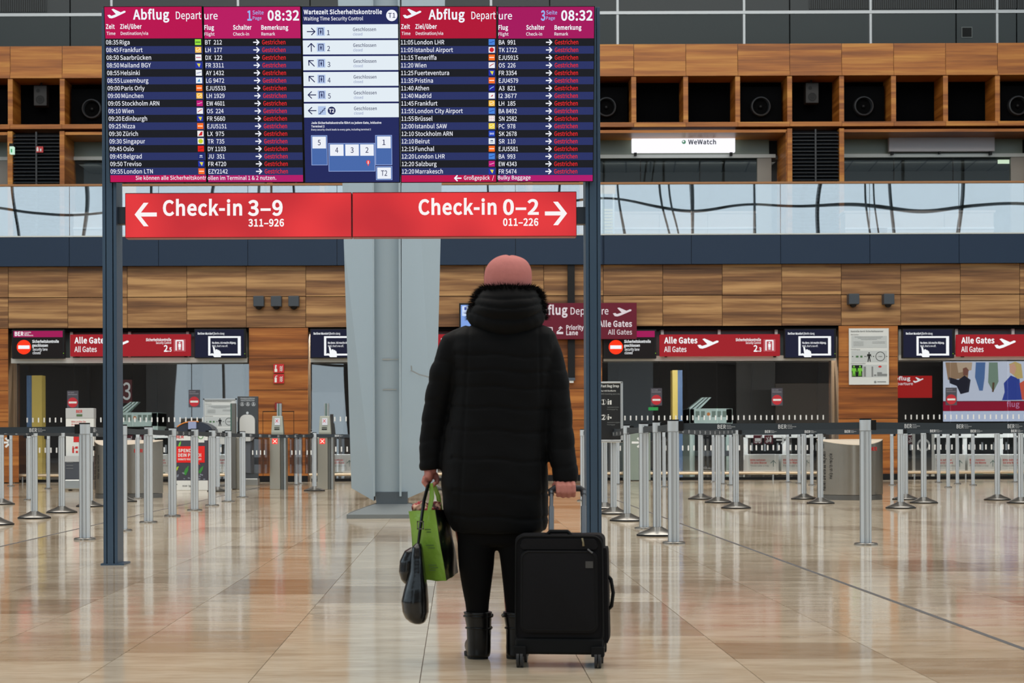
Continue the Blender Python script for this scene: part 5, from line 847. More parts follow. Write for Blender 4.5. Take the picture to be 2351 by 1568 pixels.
# poster on the right pier and framed poster on a stand
def poster(q, Y, lab, stand=False, name='poster'):
    a, t_, c, d = q; w_ = c-a; h = d-t_; k = Y/F; xm = P((a+c)/2, d, Y)[0]
    t = thing(name, (xm, Y, 0 if stand else P(a, d, Y)[1]), lab, 'poster')
    obj('board', M().pbox(a, t_, c, d, Y, 0.04), mat('poster_paper', (206, 210, 208), 0.4), t, bevel=0.004)
    def rel(p0, q0, p1, q1, mb): return R4(mb, a+w_*p0, t_+h*q0, a+w_*p1, t_+h*q1, Y, Y-0.003)
    g = M()
    for q0, q1 in ((0.135, 0.345), (0.40, 0.60), (0.65, 0.865)): rel(0.06, q0, 0.95, q1, g)
    obj('grey_field', g, mat('poster_field', (182, 188, 188), 0.5), t)
    def X(p): return P(a+w_*p, t_, Y)[0]
    def Z(p): return P(a, t_+h*p, Y)[1]
    w = M(); Yf = Y-0.006
    ptext(w, Yf, [('Kontrolle durch Sicherheitsscanner', a+w_*.05, a+w_*.86, t_+h*.065, h*.028, True), ('Bitte beachten', a+w_*.05, a+w_*.24, t_+h*.12, h*.02, False), ('Kontrollvorgang', a+w_*.05, a+w_*.28, t_+h*.385, h*.02, False), ('Ergebnisse & Gesundheit', a+w_*.05, a+w_*.42, t_+h*.635, h*.02, False)])
    for j, (p0, p1) in enumerate(((.14, .84), (.22, .80), (.3, .7))): w.rect(X(p0), X(p1), Z(.158+.022*j), Z(.152+.022*j), Yf)
    for j in range(4):
        w.rect(X(.11), X(.36), Z(.245+.022*j), Z(.24+.022*j), Yf); 
        if j < 2: w.rect(X(.58), X(.9), Z(.245+.022*j), Z(.24+.022*j), Yf)
    obj('small_print', w, GREY, t)
    b = M(); xc, zc_ = X(.5), Z(.51); s = h*k*0.085
    b.disc(xc, zc_+s*.82, s*.16, Yf, 12); b.flat([(xc-s*.36, zc_+s*.6), (xc+s*.36, zc_+s*.6), (xc+s*.52, zc_), (xc+s*.42, zc_), (xc+s*.24, zc_+s*.35), (xc+s*.2, zc_-s*.1), (xc+s*.34, zc_-s), (xc+s*.16, zc_-s), (xc, zc_-s*.2), (xc-s*.16, zc_-s), (xc-s*.34, zc_-s), (xc-s*.2, zc_-s*.1), (xc-s*.24, zc_+s*.35), (xc-s*.42, zc_), (xc-s*.52, zc_)], Yf)
    for p in (.09, .4, .61, .94): b.disc(X(p), Z(.5), w_*k*.014, Yf, 8)
    b.ring(X(.78), Z(.5), w_*k*.105, w_*k*.118, Yf); text(b, '1 Sek.', X(.715), Z(.512), h*k*.02, Yf, w_*k*.12)
    obj('figure_print', b, BLACK, t)
    gr = M(); gr.rect(X(.17), X(.235), Z(.52), Z(.485), Yf); gr.rect(X(.28), X(.335), Z(.52), Z(.485), Yf); obj('green_print', gr, mat('green_print', (70, 110, 70), 0.5), t)
    if not stand:
        b2 = M(); b2.rect(X(.07), X(.33), Z(.86), Z(.655), Yf-0.002); obj('dark_field', b2, BLACK, t)
        g2 = M()
        for p in (.12, .27):
            xc, z0 = X(p), Z(.85); s2 = h*k*.085; g2.disc(xc, z0+s2*2.0, s2*.2, Yf-0.005, 10); g2.flat([(xc-s2*.42, z0+s2*1.7), (xc+s2*.42, z0+s2*1.7), (xc+s2*.55, z0+s2*.8), (xc+s2*.25, z0+s2*1.2), (xc+s2*.3, z0), (xc+s2*.1, z0), (xc, z0+s2*.8), (xc-s2*.1, z0), (xc-s2*.3, z0), (xc-s2*.25, z0+s2*1.2), (xc-s2*.55, z0+s2*.8)], Yf-0.005)
        obj('green_figures', g2, mat('lime_print', (110, 190, 50), 0.5), t)
        r2 = M().ring(X(.77), Z(.70), w_*k*.02, w_*k*.05, Yf, 20, 160).disc(X(.77), Z(.695), w_*k*.014, Yf, 8); obj('wifi_print', r2, RED, t)
        g3 = M(); g3.rect(X(.70), X(.82), Z(.85), Z(.78), Yf); g3.rect(X(.82), X(.95), Z(.85), Z(.81), Yf); g3.rect(X(.62), X(.68), Z(.85), Z(.82), Yf); g3.rect(X(.36), X(.42), Z(.86), Z(.68), Yf); g3.rect(X(.56), X(.60), Z(.86), Z(.68), Yf); g3.disc(X(.65), Z(.955), w_*k*.03, Yf, 14); g3.rect(X(.70), X(.92), Z(.96), Z(.945), Yf); obj('grey_icons', g3, GREY, t)
    else:
        obj('frame', M().box(X(-.02), X(.02), Y-0.02, Y+0.03, 0.05, Z(-.01)).box(X(.98), X(1.02), Y-0.02, Y+0.03, 0.05, Z(-.01)).box(X(-.02), X(1.02), Y-0.02, Y+0.03, Z(.02), Z(-.01)), ALU, t)
        obj('foot', M().box(X(.1), X(.9), Y-0.2, Y+0.25, 0, 0.03), STEEL, t)
    return t
poster((1949, 754, 2041, 883), YW-0.05, 'white security scanner poster with green figures on the wooden pier')
poster((468, 916, 542, 1020), 38.0, 'white security scanner poster in a free-standing aluminium frame, left of the disinfection totem', True, 'framed_poster')
# ---------------------------------------------------------------- hanging departure sign and info monitor
YH = 41.74; DR = mat('hanging_sign_red', (78, 20, 34), 0.5, spec=0.2); DR.node_tree.nodes['Principled BSDF'].inputs['Emission Color'].default_value = lin((80, 10, 30)); DR.node_tree.nodes['Principled BSDF'].inputs['Emission Strength'].default_value = 0.6
xh, zh = P(1313, 873, YH)
pl = thing('black_mast', (xh, YH+0.2, zh), 'black mast hanging from the balcony in front of the wooden wall', 'mast')
obj('pole', M().box(xh-0.075, xh+0.075, YH+0.12, YH+0.22, zh+0.06, zf0+0.03), BLACK, pl); obj('end_box', M().box(xh-0.075, xh+0.075, YH+0.12, YH+0.22, zh, zh+0.07), mat('mast_end_slate', (70, 80, 92), 0.4), pl); obj('tip', M().box(xh-0.045, xh+0.045, YH+0.14, YH+0.2, zh-0.05, zh), WPAINT, pl)
pass
t = thing('departure_sign', (P(1330, 778, YH)[0], YH, P(1330, 778, YH)[1]), 'hanging dark red departure and all gates sign right behind the woman\'s hood', 'sign'); k = YH/F
obj('panel', M().pbox(1200, 696, 1462, 778, YH, 0.08), DR, t, bevel=0.006)
w = M(); ptext(w, YH-0.004, [('Abflug', 1226, 1303, 722, 20, True), ('Departure', 1310, 1397, 722, 16, False), ('Alle Gates', 1374, 1451, 750, 13, True), ('All Gates', 1396, 1451, 768, 11, False), ('Priority', 1300, 1340, 757, 10, True), ('Lane', 1300, 1327, 769, 10, True)])
x_, z_ = P(1407, 727, YH); plane_icon(w, x_, z_, 43*k, 21*k, YH-0.004); x_, z_ = P(1262, 768, YH); gate_man(w, x_, z_, 16*k, YH-0.006)
x_, z_ = P(1278, 767, YH); w.rect(x_, x_+15*k, z_, z_+5*k, YH-0.006); w.stroke([(x_+1*k, z_+5*k), (x_+6*k, z_+9*k), (x_+9*k, z_+12*k), (x_+9*k, z_+16*k)], 2*k, YH-0.006); w.stroke([(x_+5*k, z_+13*k), (x_+9*k, z_+17*k), (x_+13*k, z_+13*k)], 1.8*k, YH-0.006)
obj('lettering', w, E((226, 214, 218), 0.9), t)
YM = YW-0.3; t = thing('info_monitor', (P(1085, 760, YM)[0], YM, P(1085, 760, YM)[1]), 'blue and white lit monitor on the wooden wall, half hidden by the fur hood', 'monitor')
obj('housing', M().pbox(1054, 696, 1150, 770, YM, 0.1), BLACK, t, bevel=0.006); obj('screen', R4(M(), 1058, 700, 1147, 767, YM, YM-0.003), E((126, 160, 226)), t); obj('white_field', R4(M(), 1061, 703, 1144, 725, YM, YM-0.005), E((206, 222, 248)), t)
w = M(); ptext(w, YM-0.008, [('Geschlossen', 1064, 1095, 720, 4, False)]); R4(w, 1066, 705, 1071, 712, YM, YM-0.008); obj('lettering', w, E((70, 90, 170)), t)
obj('wall_bracket', M().pbox(1090, 720, 1110, 740, YM+0.1, 0.2), BLACK, t)
# ---------------------------------------------------------------- upper storey signs and furniture
Yq = YU + 0.95; t = thing('shop_light_box', (P(1569, 350, Yq)[0], Yq, P(1569, 350, Yq)[1]), 'brightly lit white shop sign with black lettering on the upper storey', 'sign')
obj('box', M().pbox(1451, 307, 1688, 349, Yq, 0.15), E((250, 248, 255), 1.05), t, bevel=0.01); w = M(); ptext(w, Yq-0.004, [('WeWatch', 1580, 1644, 331, 10, True)]); obj('lettering', w, E((40, 46, 60)), t); x_, z_ = P(1570, 326, Yq); obj('dot', M().disc(x_, z_, 4.6*Yq/F, Yq-0.005), E((70, 130, 100)), t); obj('highlight', M().disc(x_-0.01, z_+0.012, 2*Yq/F, Yq-0.008), WHT, t)
obj('bracket', M().pbox(1456, 349, 1462, 357, Yq+0.03, 0.1).pbox(1676, 349, 1682, 357, Yq+0.03, 0.1), BLACK, t); obj('top_tube', M().pbox(1451, 298, 1688, 304, Yq, 0.08), E((236, 220, 232)), t)
t = thing('shop_light_box', (P(2160, 345, Yq)[0], Yq, P(2160, 345, Yq)[1]), 'unlit blank white shop sign on the upper storey at right', 'sign')
obj('box', M().pbox(2041, 302, 2284, 347, Yq, 0.15), mat('unlit_white', (190, 184, 186), 0.4), t, bevel=0.01); obj('bracket', M().pbox(2046, 347, 2052, 355, Yq+0.03, 0.1).pbox(2272, 347, 2278, 355, Yq+0.03, 0.1).pbox(2156, 347, 2160, 353, Yq+0.03, 0.1), BLACK, t)
Yx = YU+1.5; t = thing('exit_light', (P(2306, 375, Yx)[0], Yx, P(2306, 375, Yx)[1]), 'small glowing exit light in the shop at the upper right edge', 'lamp'); obj('diffuser', M().pbox(2292, 359, 2320, 375, Yx, 0.06), E((236, 246, 214), 1.1), t); obj('stem', M().pbox(2304, 352, 2308, 359, Yx, 0.04), BLACK, t)
t = thing('exit_light', (P(27, 352, YU-0.3)[0], YU-0.2, P(27, 352, YU-0.3)[1]), 'small green and white exit light on the wooden post at upper left', 'lamp'); obj('diffuser', M().pbox(22, 336, 31, 353, YU-0.2, 0.15), E((200, 236, 214), 1.0), t); obj('bracket', M().pbox(21, 329, 31, 336, YU-0.2, 0.15), BLACK, t); w = M(); R4(w, 25, 342, 28, 350, YU-0.2, YU-0.204); obj('pictogram', w, E((40, 160, 90)), t)
SEATW = mat('pale_bench_wood', (196, 178, 168), 0.4)
for a, b_, t_, lab in ((1403, 1735, 491, 'long pale wooden counter behind the balustrade under the lit shop sign'), (1940, 2282, 489, 'long pale wooden counter behind the balustrade under the blank shop sign'), (168, 236, 492, 'pale wooden counter behind the balustrade, left of the gantry')):
    Y = 44.5; t = thing('counter', (P((a+b_)/2, 520, Y)[0], Y, zf1), lab, 'counter'); x0, z1 = P(a, t_, Y); x1 = P(b_, t_, Y)[0]
    n = 3 if b_-a > 100 else 1
    for q in range(n): obj('front_panel', M().box(x0+(x1-x0)*q/n+0.008, x0+(x1-x0)*(q+1)/n-0.008, Y, Y+0.04, zf1, z1), SEATW, t)
    obj('top', M().box(x0-0.02, x1+0.03, Y-0.02, Y+0.6, z1, z1+0.05), SEATW, t); obj('body', M().box(x0+0.01, x1-0.01, Y+0.05, Y+0.58, zf1, z1), SEATW, t)
    xx, zl = P((a+b_)/2, 524, Y); obj('light_strip', M().box(x0, x1, Y-0.03, Y, zl-0.02, zl+0.02), mat('counter_bright_strip', (240, 236, 236), 0.3), t)
for a, b_, lab in ((1378, 1413, 'yellow panel with pale slats on the balcony just right of the gantry'), (281, 312, 'yellow panel on the balcony just right of the left gantry post')):
    Y = 43.6; t = thing('yellow_panel', (P((a+b_)/2, 530, Y)[0], Y, zf1), lab, 'panel'); pmeshbox('board', (a, 426, b_, 445), Y, 0.08, mat('panel_yellow', (214, 156, 40), 0.5), t); pmeshbox('post', (a+2, 445, a+8, 545), Y, 0.08, WPAINT, t); pmeshbox('post', (b_-6, 445, b_-2, 545), Y, 0.08, WPAINT, t)
    for q in range(9): pmeshbox('slat', (a+8, 480+7*q, b_-6, 484+7*q), Y, 0.05, mat('slat_cream', (230, 214, 150), 0.5), t)
t = thing('wooden_stool', (P(2018, 540, 43.4)[0], 43.4, zf1), 'small brown wooden stool behind the balustrade at right', 'stool'); pmeshbox('seat', (2002, 523, 2037, 533), 43.4, 0.4, mat('stool_brown', (120, 76, 46), 0.5), t)
for q in (2004, 2032): pmeshbox('leg', (q, 533, q+3, 545), 43.4, 0.4, mat('stool_brown', (120, 76, 46), 0.5), t)
# ---------------------------------------------------------------- queue stanchions
STM = mat('stanchion_aluminium', (202, 209, 214), 0.34, 0.35, noise=(0.03, 2, (1, 1, 0.2)))
GRV = mat('stanchion_groove', (140, 142, 144), 0.5, 0.3)
BELT = mat('belt_webbing', (40, 50, 58), 0.7); BELTP = mat('belt_print', (206, 210, 214), 0.6)
H = 1.01
def mk_proto(kind):
    r = {'dome': 0.036, 'fixed': 0.046, 'slim': 0.032}[kind]
    a = M(); n = 24; prof = [(r, 0.012), (r, H-0.09)]; a.lathe(0, 0, prof, n); post = a.mesh('post', STM)
    b = M().lathe(0, 0, [(r+0.003, H-0.088), (r+0.003, H-0.003), (r*0.8, H)], n); head = b.mesh('head', STM)
    g = M()
    for a_ in (15, 165, 245, 258, 295, 195):
        q = math.radians(a_); cx, cy = (r+0.0006)*math.cos(q), (r+0.0006)*math.sin(q); g.box(cx-0.0018, cx+0.0018, cy-0.0018, cy+0.0018, 0.02, H-0.095)
    g.lathe(0, 0, [(r+0.0036, H-0.0915), (r+0.0036, H-0.0885)], 24)
    groove = g.mesh('groove', GRV)
    if kind == 'dome': base = M().lathe(0, 0, [(0.178, 0.0), (0.178, 0.016), (0.168, 0.026), (0.10, 0.052), (r+0.012, 0.078), (r+0.004, 0.082)], 32)
    else:
        rb = 0.095 if kind == 'fixed' else 0.07; base = M().lathe(0, 0, [(rb, 0.0), (rb, 0.012), (rb-0.008, 0.018), (r+0.002, 0.02)], 32)
    bm_ = base.mesh('base', CHROME)
    rub = M().lathe(0, 0, [(0.185, 0.0), (0.185, 0.014)], 32).mesh('rubber_rim', BLACK)
    cas = M().box(-r-0.034, -r+0.012, -0.034, 0.030, H-0.085, H-0.004).lathe(0, 0, [(r+0.002, H-0.006), (r+0.002, H+0.009)], 20).mesh('belt_cassette', BLACK)
    for me in (post, head, bm_): me.polygons.foreach_set('use_smooth', [True]*len(me.polygons)); me.set_sharp_from_angle(angle=math.radians(35))
    return dict(post=post, head=head, groove=groove, base=bm_, cas=cas, rub=rub)
PR = {k: mk_proto(k) for k in ('dome', 'fixed', 'slim')}
def stanchion(px, py, kind, lab, group, side=-1):
    x, y = G(px, py + (0 if kind != 'dome' else -3)); t = thing('queue_stanchion', (x, y, 0), lab, 'stanchion', group)
    p = PR[kind]
    for nm, me in (('post', p['post']), ('head', p['head']), ('groove', p['groove']), ('base', p['base'])): obj(nm, me, None, t)
    if kind == 'dome': obj('rubber_rim', p['rub'], None, t)
    if kind != 'slim' or True:
        c = obj('belt_cassette', p['cas'], None, t); c.rotation_euler = (0, 0, 0 if side < 0 else math.pi)
    return t
def belt(a, b, texts=True, z0=0.935, z1=0.990):
    A, B = a.location, b.location
    L_, R_ = (A, B) if A.x < B.x else (B, A)
    d = R_ - L_; n = d.length; ang = math.atan2(d.y, d.x); mb = M(); K = 8; sag = 0.008*n
    for i in range(K+1):
        s = i/K; dz = -sag*4*s*(1-s)*0.5
        mb.v += [(n*s, 0, z0+dz), (n*s, 0, z1+dz), (n*s, 0.002, z0+dz), (n*s, 0.002, z1+dz)]
    for i in range(K):
        o = 4*i; mb.f += [(o, o+4, o+5, o+1), (o+2, o+3, o+7, o+6), (o+1, o+5, o+7, o+3), (o, o+2, o+6, o+4)]
    o = obj('belt', mb, BELT, a, local=True, loc=tuple(L_ - A)); o.rotation_euler = (0, 0, ang)
    if texts:
        tm = M(); q = 0.36
        while q < n-0.25:
            s = q/n; dz = -sag*4*s*(1-s)*0.5
            text(tm, 'BER', q, z0+0.012+dz, 0.031, -0.002, 0.068, True)
            for j in range(3): text(tm, ('BERLIN', 'BRANDENBURG', 'AIRPORT')[j], q+0.074, z0+0.036-0.0125*j+dz, 0.0065, -0.002, (0.035, 0.07, 0.042)[j])
            q += 0.49
        if tm.v: obj('belt_lettering', tm, BELTP, o, local=True)
    return o
def row(items, kind, labf, group, side=-1): return [stanchion(x, y, kind, labf(i), group, side) for i, (x, y) in enumerate(items)]
lf = row([(195, 1239), (281, 1219), (341, 1200), (396, 1185), (447, 1172), (487, 1161), (524, 1152), (557, 1142)], 'fixed', lambda i: 'flat-foot queue post, %s of the line receding past the left gantry post' % ORD[i] if i < 8 else '', 'left row of flat-foot posts')
off = stanchion(-150, 1239, 'fixed', 'aluminium queue post beyond the left picture edge holding the near belt', 'left row of flat-foot posts')
belt(lf[0], off)
for a, b_ in zip(lf, lf[1:]): belt(a, b_)
ld = row([(-9, 1208), (79, 1193), (142, 1180), (207, 1166), (285, 1155)], 'dome', lambda i: 'domed-foot queue post, %s in the diagonal row at the left edge' % ORD[i], 'left diagonal row of domed-foot posts')
for a, b_ in zip(ld, ld[1:]): belt(a, b_)
l2 = stanchion(3, 1161, 'dome', 'domed-foot queue post cut by the left picture edge, standing behind the diagonal row', 'left diagonal row of domed-foot posts')
l3 = stanchion(722, 1130, 'dome', 'domed-foot queue post beside the second gate reader, left of the grey column', 'posts by the gate readers'); belt(lf[-1], l3)
l4 = stanchion(1000, 1128, 'dome', 'domed-foot queue post hidden behind the grey column', 'posts by the gate readers'); belt(l3, l4)
l5 = stanchion(500, 1131, 'dome', 'domed-foot queue post behind the receding line, right of the donation box', 'posts by the gate readers')
for i, (x, y) in enumerate(((25, 1116), (66, 1148), (111, 1122), (316, 1145), (680, 1113), (689, 1110))):
    stanchion(x, y, 'slim', ['slim queue post near the wall at the far left', 'slim queue post directly left of the second domed-foot post', 'slim queue post near the wall left of the cabin baggage checker', 'slim queue post with black foot mark in front of the left recycling bin', 'slim queue post between the two gate readers, left of a close pair', 'slim queue post between the two gate readers, right of a close pair'][i], 'slim posts near the left wall')
rf = row([(1547, 1248), (1479, 1214), (1340, 1150)], 'fixed', lambda i: ['flat-foot queue post, the nearest and tallest-looking one right of the gantry', 'flat-foot queue post standing just behind the nearest pair of posts right of the gantry', 'flat-foot queue post between the woman and the right gantry post'][i], 'right row of flat-foot posts', 1)
r1 = stanchion(1988, 1251, 'fixed', 'aluminium queue post with flat disc foot in front of the right recycling bin', 'right row of flat-foot posts', 1)
r2 = stanchion(2460, 1240, 'fixed', 'aluminium queue post beyond the right picture edge holding the near belt', 'right row of flat-foot posts', 1)
belt(rf[0], r1); belt(r1, r2); belt(rf[0], rf[1]); belt(rf[1], rf[2])
rd = row([(1509, 1233), (1440, 1199), (1409, 1183), (1388, 1171)], 'dome', lambda i: 'domed-foot queue post, %s of the row right of the gantry post' % ORD[i], 'right diagonal row of domed-foot posts', 1)
for a, b_ in zip(rd, rd[1:]): belt(a, b_)
mid = [[(1649, 1157), (1884, 1159), (2121, 1158), (2344, 1158)], [(1690, 1170), (2068, 1170)], [(1609, 1149), (1846, 1149), (2079, 1150), (2290, 1151)]]
ml = [['second domed-foot post in the cluster left of the right bin', 'domed-foot queue post at the left edge of the right recycling bin', 'domed-foot post right of the right bin, carrying the third belt', 'domed-foot queue post at the right picture edge'],
      ['nearest domed-foot post in the cluster left of the right bin', 'nearest domed-foot post right of the right bin'], ['leftmost domed-foot post in the cluster left of the right bin', 'domed-foot post a step left of the right recycling bin', 'domed-foot post half hidden behind its neighbour right of the bin', 'domed-foot queue post in front of the last tray counters at right']]
for rr_, ll_ in zip(mid, ml):
    st = [stanchion(x, y, 'dome', l, 'domed-foot posts on the right side', 1) for (x, y), l in zip(rr_, ll_)]
    for a, b_ in zip(st, st[1:]): belt(a, b_)
    if rr_[0][0] == 1690: e_ = stanchion(2480, 1170, 'dome', 'domed-foot queue post beyond the right picture edge', 'domed-foot posts on the right side', 1); belt(st[-1], e_); belt(rd[0], st[0])
sl = [(1419, 1112), (1525, 1118), (1638, 1106), (1660, 1111), (1678, 1114), (1809, 1107), (1835, 1110), (1864, 1114), (2048, 1114), (2155, 1108), (2177, 1119), (2198, 1111), (2234, 1114), (2331, 1107)]
for i, (x, y) in enumerate(sl): stanchion(x, y, 'slim', 'slim queue post near the right glass wall, %s of fourteen' % (LORD + ['second from the right', 'rightmost'])[i], 'slim posts near the right wall', 1)
# ---------------------------------------------------------------- fast bag drop board
Y = rd[2].location.y - 0.06; k = Y/F; xb_, zb2 = P(1378, 1016, Y); xc2, zt3 = P(1430, 876, Y)
t = thing('bag_drop_board', ((xb_+xc2)/2, Y, zb2), 'black fast bag drop board in a rounded steel frame beside the right gantry post', 'sign')
xl = P(1352, 900, Y)[0]
obj('board', M().box(xl+0.02, xc2-0.03, Y, Y+0.02, zb2+0.03, zt3-0.02), mat('board_black', (24, 25, 27), 0.4), t)
obj('frame', M().box(xl-0.01, xc2, Y-0.012, Y+0.03, zt3-0.022, zt3).box(xl-0.01, xc2, Y-0.012, Y+0.03, zb2, zb2+0.032).box(xc2-0.03, xc2, Y-0.012, Y+0.03, zb2, zt3).box(xl-0.01, xl+0.02, Y-0.012, Y+0.03, zb2, zt3), ALU, t, bevel=0.006)
w = M(); ptext(w, Y-0.002, [('Fast Bag Drop', 1380, 1421, 889, 5.6, True), ('nur mit Bordkarte', 1380, 1414, 899, 3.6, False), ('1', 1383, 1388, 928, 10, True), ('2', 1382, 1389, 963, 10, True)])
for yy, pz in ((0, 923), (1, 958)):
    xx, zz1 = P(1385.5, pz, Y); w.ring(xx, zz1, 6.2*k, 6.6*k, Y-0.002); x_, z_ = P(1395, pz+6, Y); w.disc(x_+1.5*k, z_+11.5*k, 1.4*k, Y-0.002, 8); w.rect(x_, x_+3*k, z_, z_+9*k, Y-0.002); w.rect(x_+5*k, x_+9*k, z_+(0 if yy == 0 else 3)*k, z_+(10 if yy == 0 else 7)*k, Y-0.002); w.stroke([(x_+2*k, z_+8*k), (x_+6*k, z_+6*k)], 1.2*k, Y-0.002)
obj('lettering', w, WHITE, t)
w = M(); ptext(w, Y-0.002, [('With boarding pass only', 1380, 1423, 906, 3.4, False), ('Gepäcklabel drucken', 1394, 1421, 936, 2.4, False), ('Print Baggage Tag', 1394, 1418, 941, 2.4, False), ('Gepäckstück aufgeben', 1394, 1424, 971, 2.4, False), ('Drop baggage', 1394, 1412, 976, 2.4, False)]); obj('grey_lettering', w, GREY, t)
# ---------------------------------------------------------------- recycling bins
def recycle(px0, px1, base, top, ridge, lab, lpx, berpx):
    x0, Y0 = G(px0, base); x1, _ = G(px1, base); xc_ = (x0+x1)/2; hw = (x1-x0)/2; yc = Y0+0.42; h = P(px0, top, yc)[1]
    t = thing('recycling_bin', (xc_, yc, 0), lab, 'bin'); xr = P(ridge, base, Y0)[0]
    n = 12; ring = []
    for i in range(n+1): s = i/n; ring.append((x0+(xr-x0)*s, yc-0.42*math.sin(math.pi/2*s)**0.8))
    for i in range(1, n+1): s = i/n; ring.append((xr+(x1-xr)*s, yc-0.42*math.cos(math.pi/2*s)**0.8))
    for i in range(1, 2*n): s = i/(2*n); ring.append((x1+(x0-x1)*s, yc+0.42*math.sin(math.pi*s)))
    N = len(ring)
    def lidz(b): return h + 0.01 - 0.075*max(0, (yc-b)/0.42)
    def shell(z0, z1, s, name, m):
        c = (xc_, yc); q = [((a-c[0])*s+c[0], (b-c[1])*s+c[1]) for a, b in ring]
        mb = M().add([(a, b, z0) for a, b in q]+[(a, b, z1 if z1 else lidz(b)-0.012) for a, b in q], [(i, (i+1) % N, N+(i+1) % N, N+i) for i in range(N)]+[tuple(range(N))[::-1], tuple(range(N, 2*N))])
        return obj(name, mb, m, t, smooth=True)
    shell(0, 0.07, 0.985, 'plinth', mat('bin_plinth', (110, 108, 104), 0.35, 0.8)); shell(0.075, None, 1.0, 'body', mat('bin_steel', (168, 160, 148), 0.26, 0.95))
    q = ring; mb = M().add([(a, b, lidz(b)-0.01) for a, b in q]+[(a, b, lidz(b)) for a, b in q], [(i, (i+1) % N, N+(i+1) % N, N+i) for i in range(N)]+[tuple(range(N))[::-1], tuple(range(N, 2*N))]); obj('lid', mb, mat('bin_lid', (226, 214, 196), 0.3), t, smooth=True)
    def ring_y(x):
        for (a, b), (c, d) in zip(ring, ring[1:2*n+1]):
            if a <= x <= c: return b+(d-b)*(x-a)/max(1e-6, c-a)
        return yc-0.42
    w = M(); xx = P(lpx, base, Y0)[0]; yy = ring_y(xx)-0.03
    text(w, 'Helfen Sie uns zu recyceln', xx, 0.16, 0.036, yy-0.01, 0.56, True, rot=90) if False else None
    g1 = M(); text(g1, 'Helfen Sie uns zu recyceln', 0, 0, 0.042, 0, 0.56, True); g2 = M(); text(g2, 'Help us to recycle', 0, -0.08, 0.036, 0, 0.36)
    pts = [(xx - v[2], ring_y(xx - v[2])-0.006, 0.13 + v[0]) for v in g1.v]; w.add(pts, g1.f)
    pts = [(xx - v[2], ring_y(xx - v[2])-0.006, 0.30 + v[0]) for v in g2.v]; w.add(pts, g2.f)
    w.rect(xx-0.05, xx-0.005, 0.73, 0.80, ring_y(xx-0.03)-0.02); obj('black_lettering', w, BLACK, t)
    w = M(); g1 = M(); text(g1, 'BER', 0, 0, 0.05, 0, 0.12, True); xb = P(berpx, base, Y0)[0]; w.add([(xb+v[0], ring_y(xb+v[0])-0.006, 0.70+v[2]) for v in g1.v], g1.f); obj('red_lettering', w, RED, t)
recycle(205, 362, 1145, 1012, 242, 'curved steel recycling bin with white lid behind the left gantry post', 213, 306)
recycle(1888, 2046, 1149, 1010, 1975, 'curved steel recycling bin with white lid behind the queue post at right', 1903, 2001)
# ---------------------------------------------------------------- cabin baggage checker
x0, Y = G(151, 1126); x1 = G(214, 1126)[0]; k = Y/F; zt3 = P(180, 937, Y)[1]
t = thing('baggage_sizer', ((x0+x1)/2, Y, 0), 'grey and white cabin baggage checker with red pictograms, left of the gantry post', 'sizer')
obj('header', M().box(x0, x1, Y, Y+0.25, P(180, 961, Y)[1], zt3), mat('sizer_grey', (178, 180, 180), 0.4), t, bevel=0.01); obj('white_board', M().box(x0+0.005, x1, Y, Y+0.2, P(180, 1047, Y)[1], P(180, 961, Y)[1]), WPAINT, t)
obj('lower_body', M().box(x0, x1, Y-0.1, Y+0.4, 0.2, P(180, 1047, Y)[1]-0.02), mat('sizer_slate', (66, 70, 78), 0.4), t, bevel=0.01); obj('shelf_band', M().box(x0-0.01, x1+0.01, Y-0.11, Y-0.1, P(180, 1060, Y)[1], P(180, 1047, Y)[1]), mat('sizer_grey', (178, 180, 180)), t); obj('foot', M().box(x0, x1, Y-0.12, Y+0.4, 0.02, 0.2), STEEL, t, bevel=0.02)
obj('wheel', M().box(x0+0.05, x0+0.1, Y, Y+0.1, 0, 0.03).box(x1-0.1, x1-0.05, Y, Y+0.1, 0, 0.03), BLACK, t)
w = M(); ptext(w, Y-0.004, [('BER', 175, 189, 947.5, 6, True), ('Bitte prüfen Sie', 164, 197, 970, 3.8, False), ('Ihr Handgepäck', 164, 196, 976, 3.8, False), ('Please check', 164, 190, 982, 3.8, False)]); R4(w, 169, 1000, 190, 1015, Y, Y-0.004); x_, z_ = P(168, 1040, Y); w.disc(x_, z_+14*k, 1.6*k, Y-0.004, 8); w.rect(x_-2*k, x_+2*k, z_, z_+12*k, Y-0.004); w.rect(x_+5*k, x_+11*k, z_+10*k, z_+15*k, Y-0.004); w.rect(x_+6*k, x_+11*k, z_, z_+5*k, Y-0.004); w.stroke([(x_+1*k, z_+11*k), (x_+6*k, z_+12*k)], 1.2*k, Y-0.004); w.rect(x_+14*k, x_+20*k, z_+11*k, z_+15*k, Y-0.004); w.rect(x_+14*k, x_+20*k, z_, z_+9*k, Y-0.004); obj('red_print', w, RED, t)
obj('display', R4(M(), 175.5, 951, 189, 956, Y, Y-0.004), mat('lcd_green', (74, 100, 62), 0.4), t)
w = M(); 
for j in range(3): R4(w, 152, 1061+7*j, 168, 1062+7*j, Y-0.11, Y-0.112)
obj('size_marks', w, GREY, t)
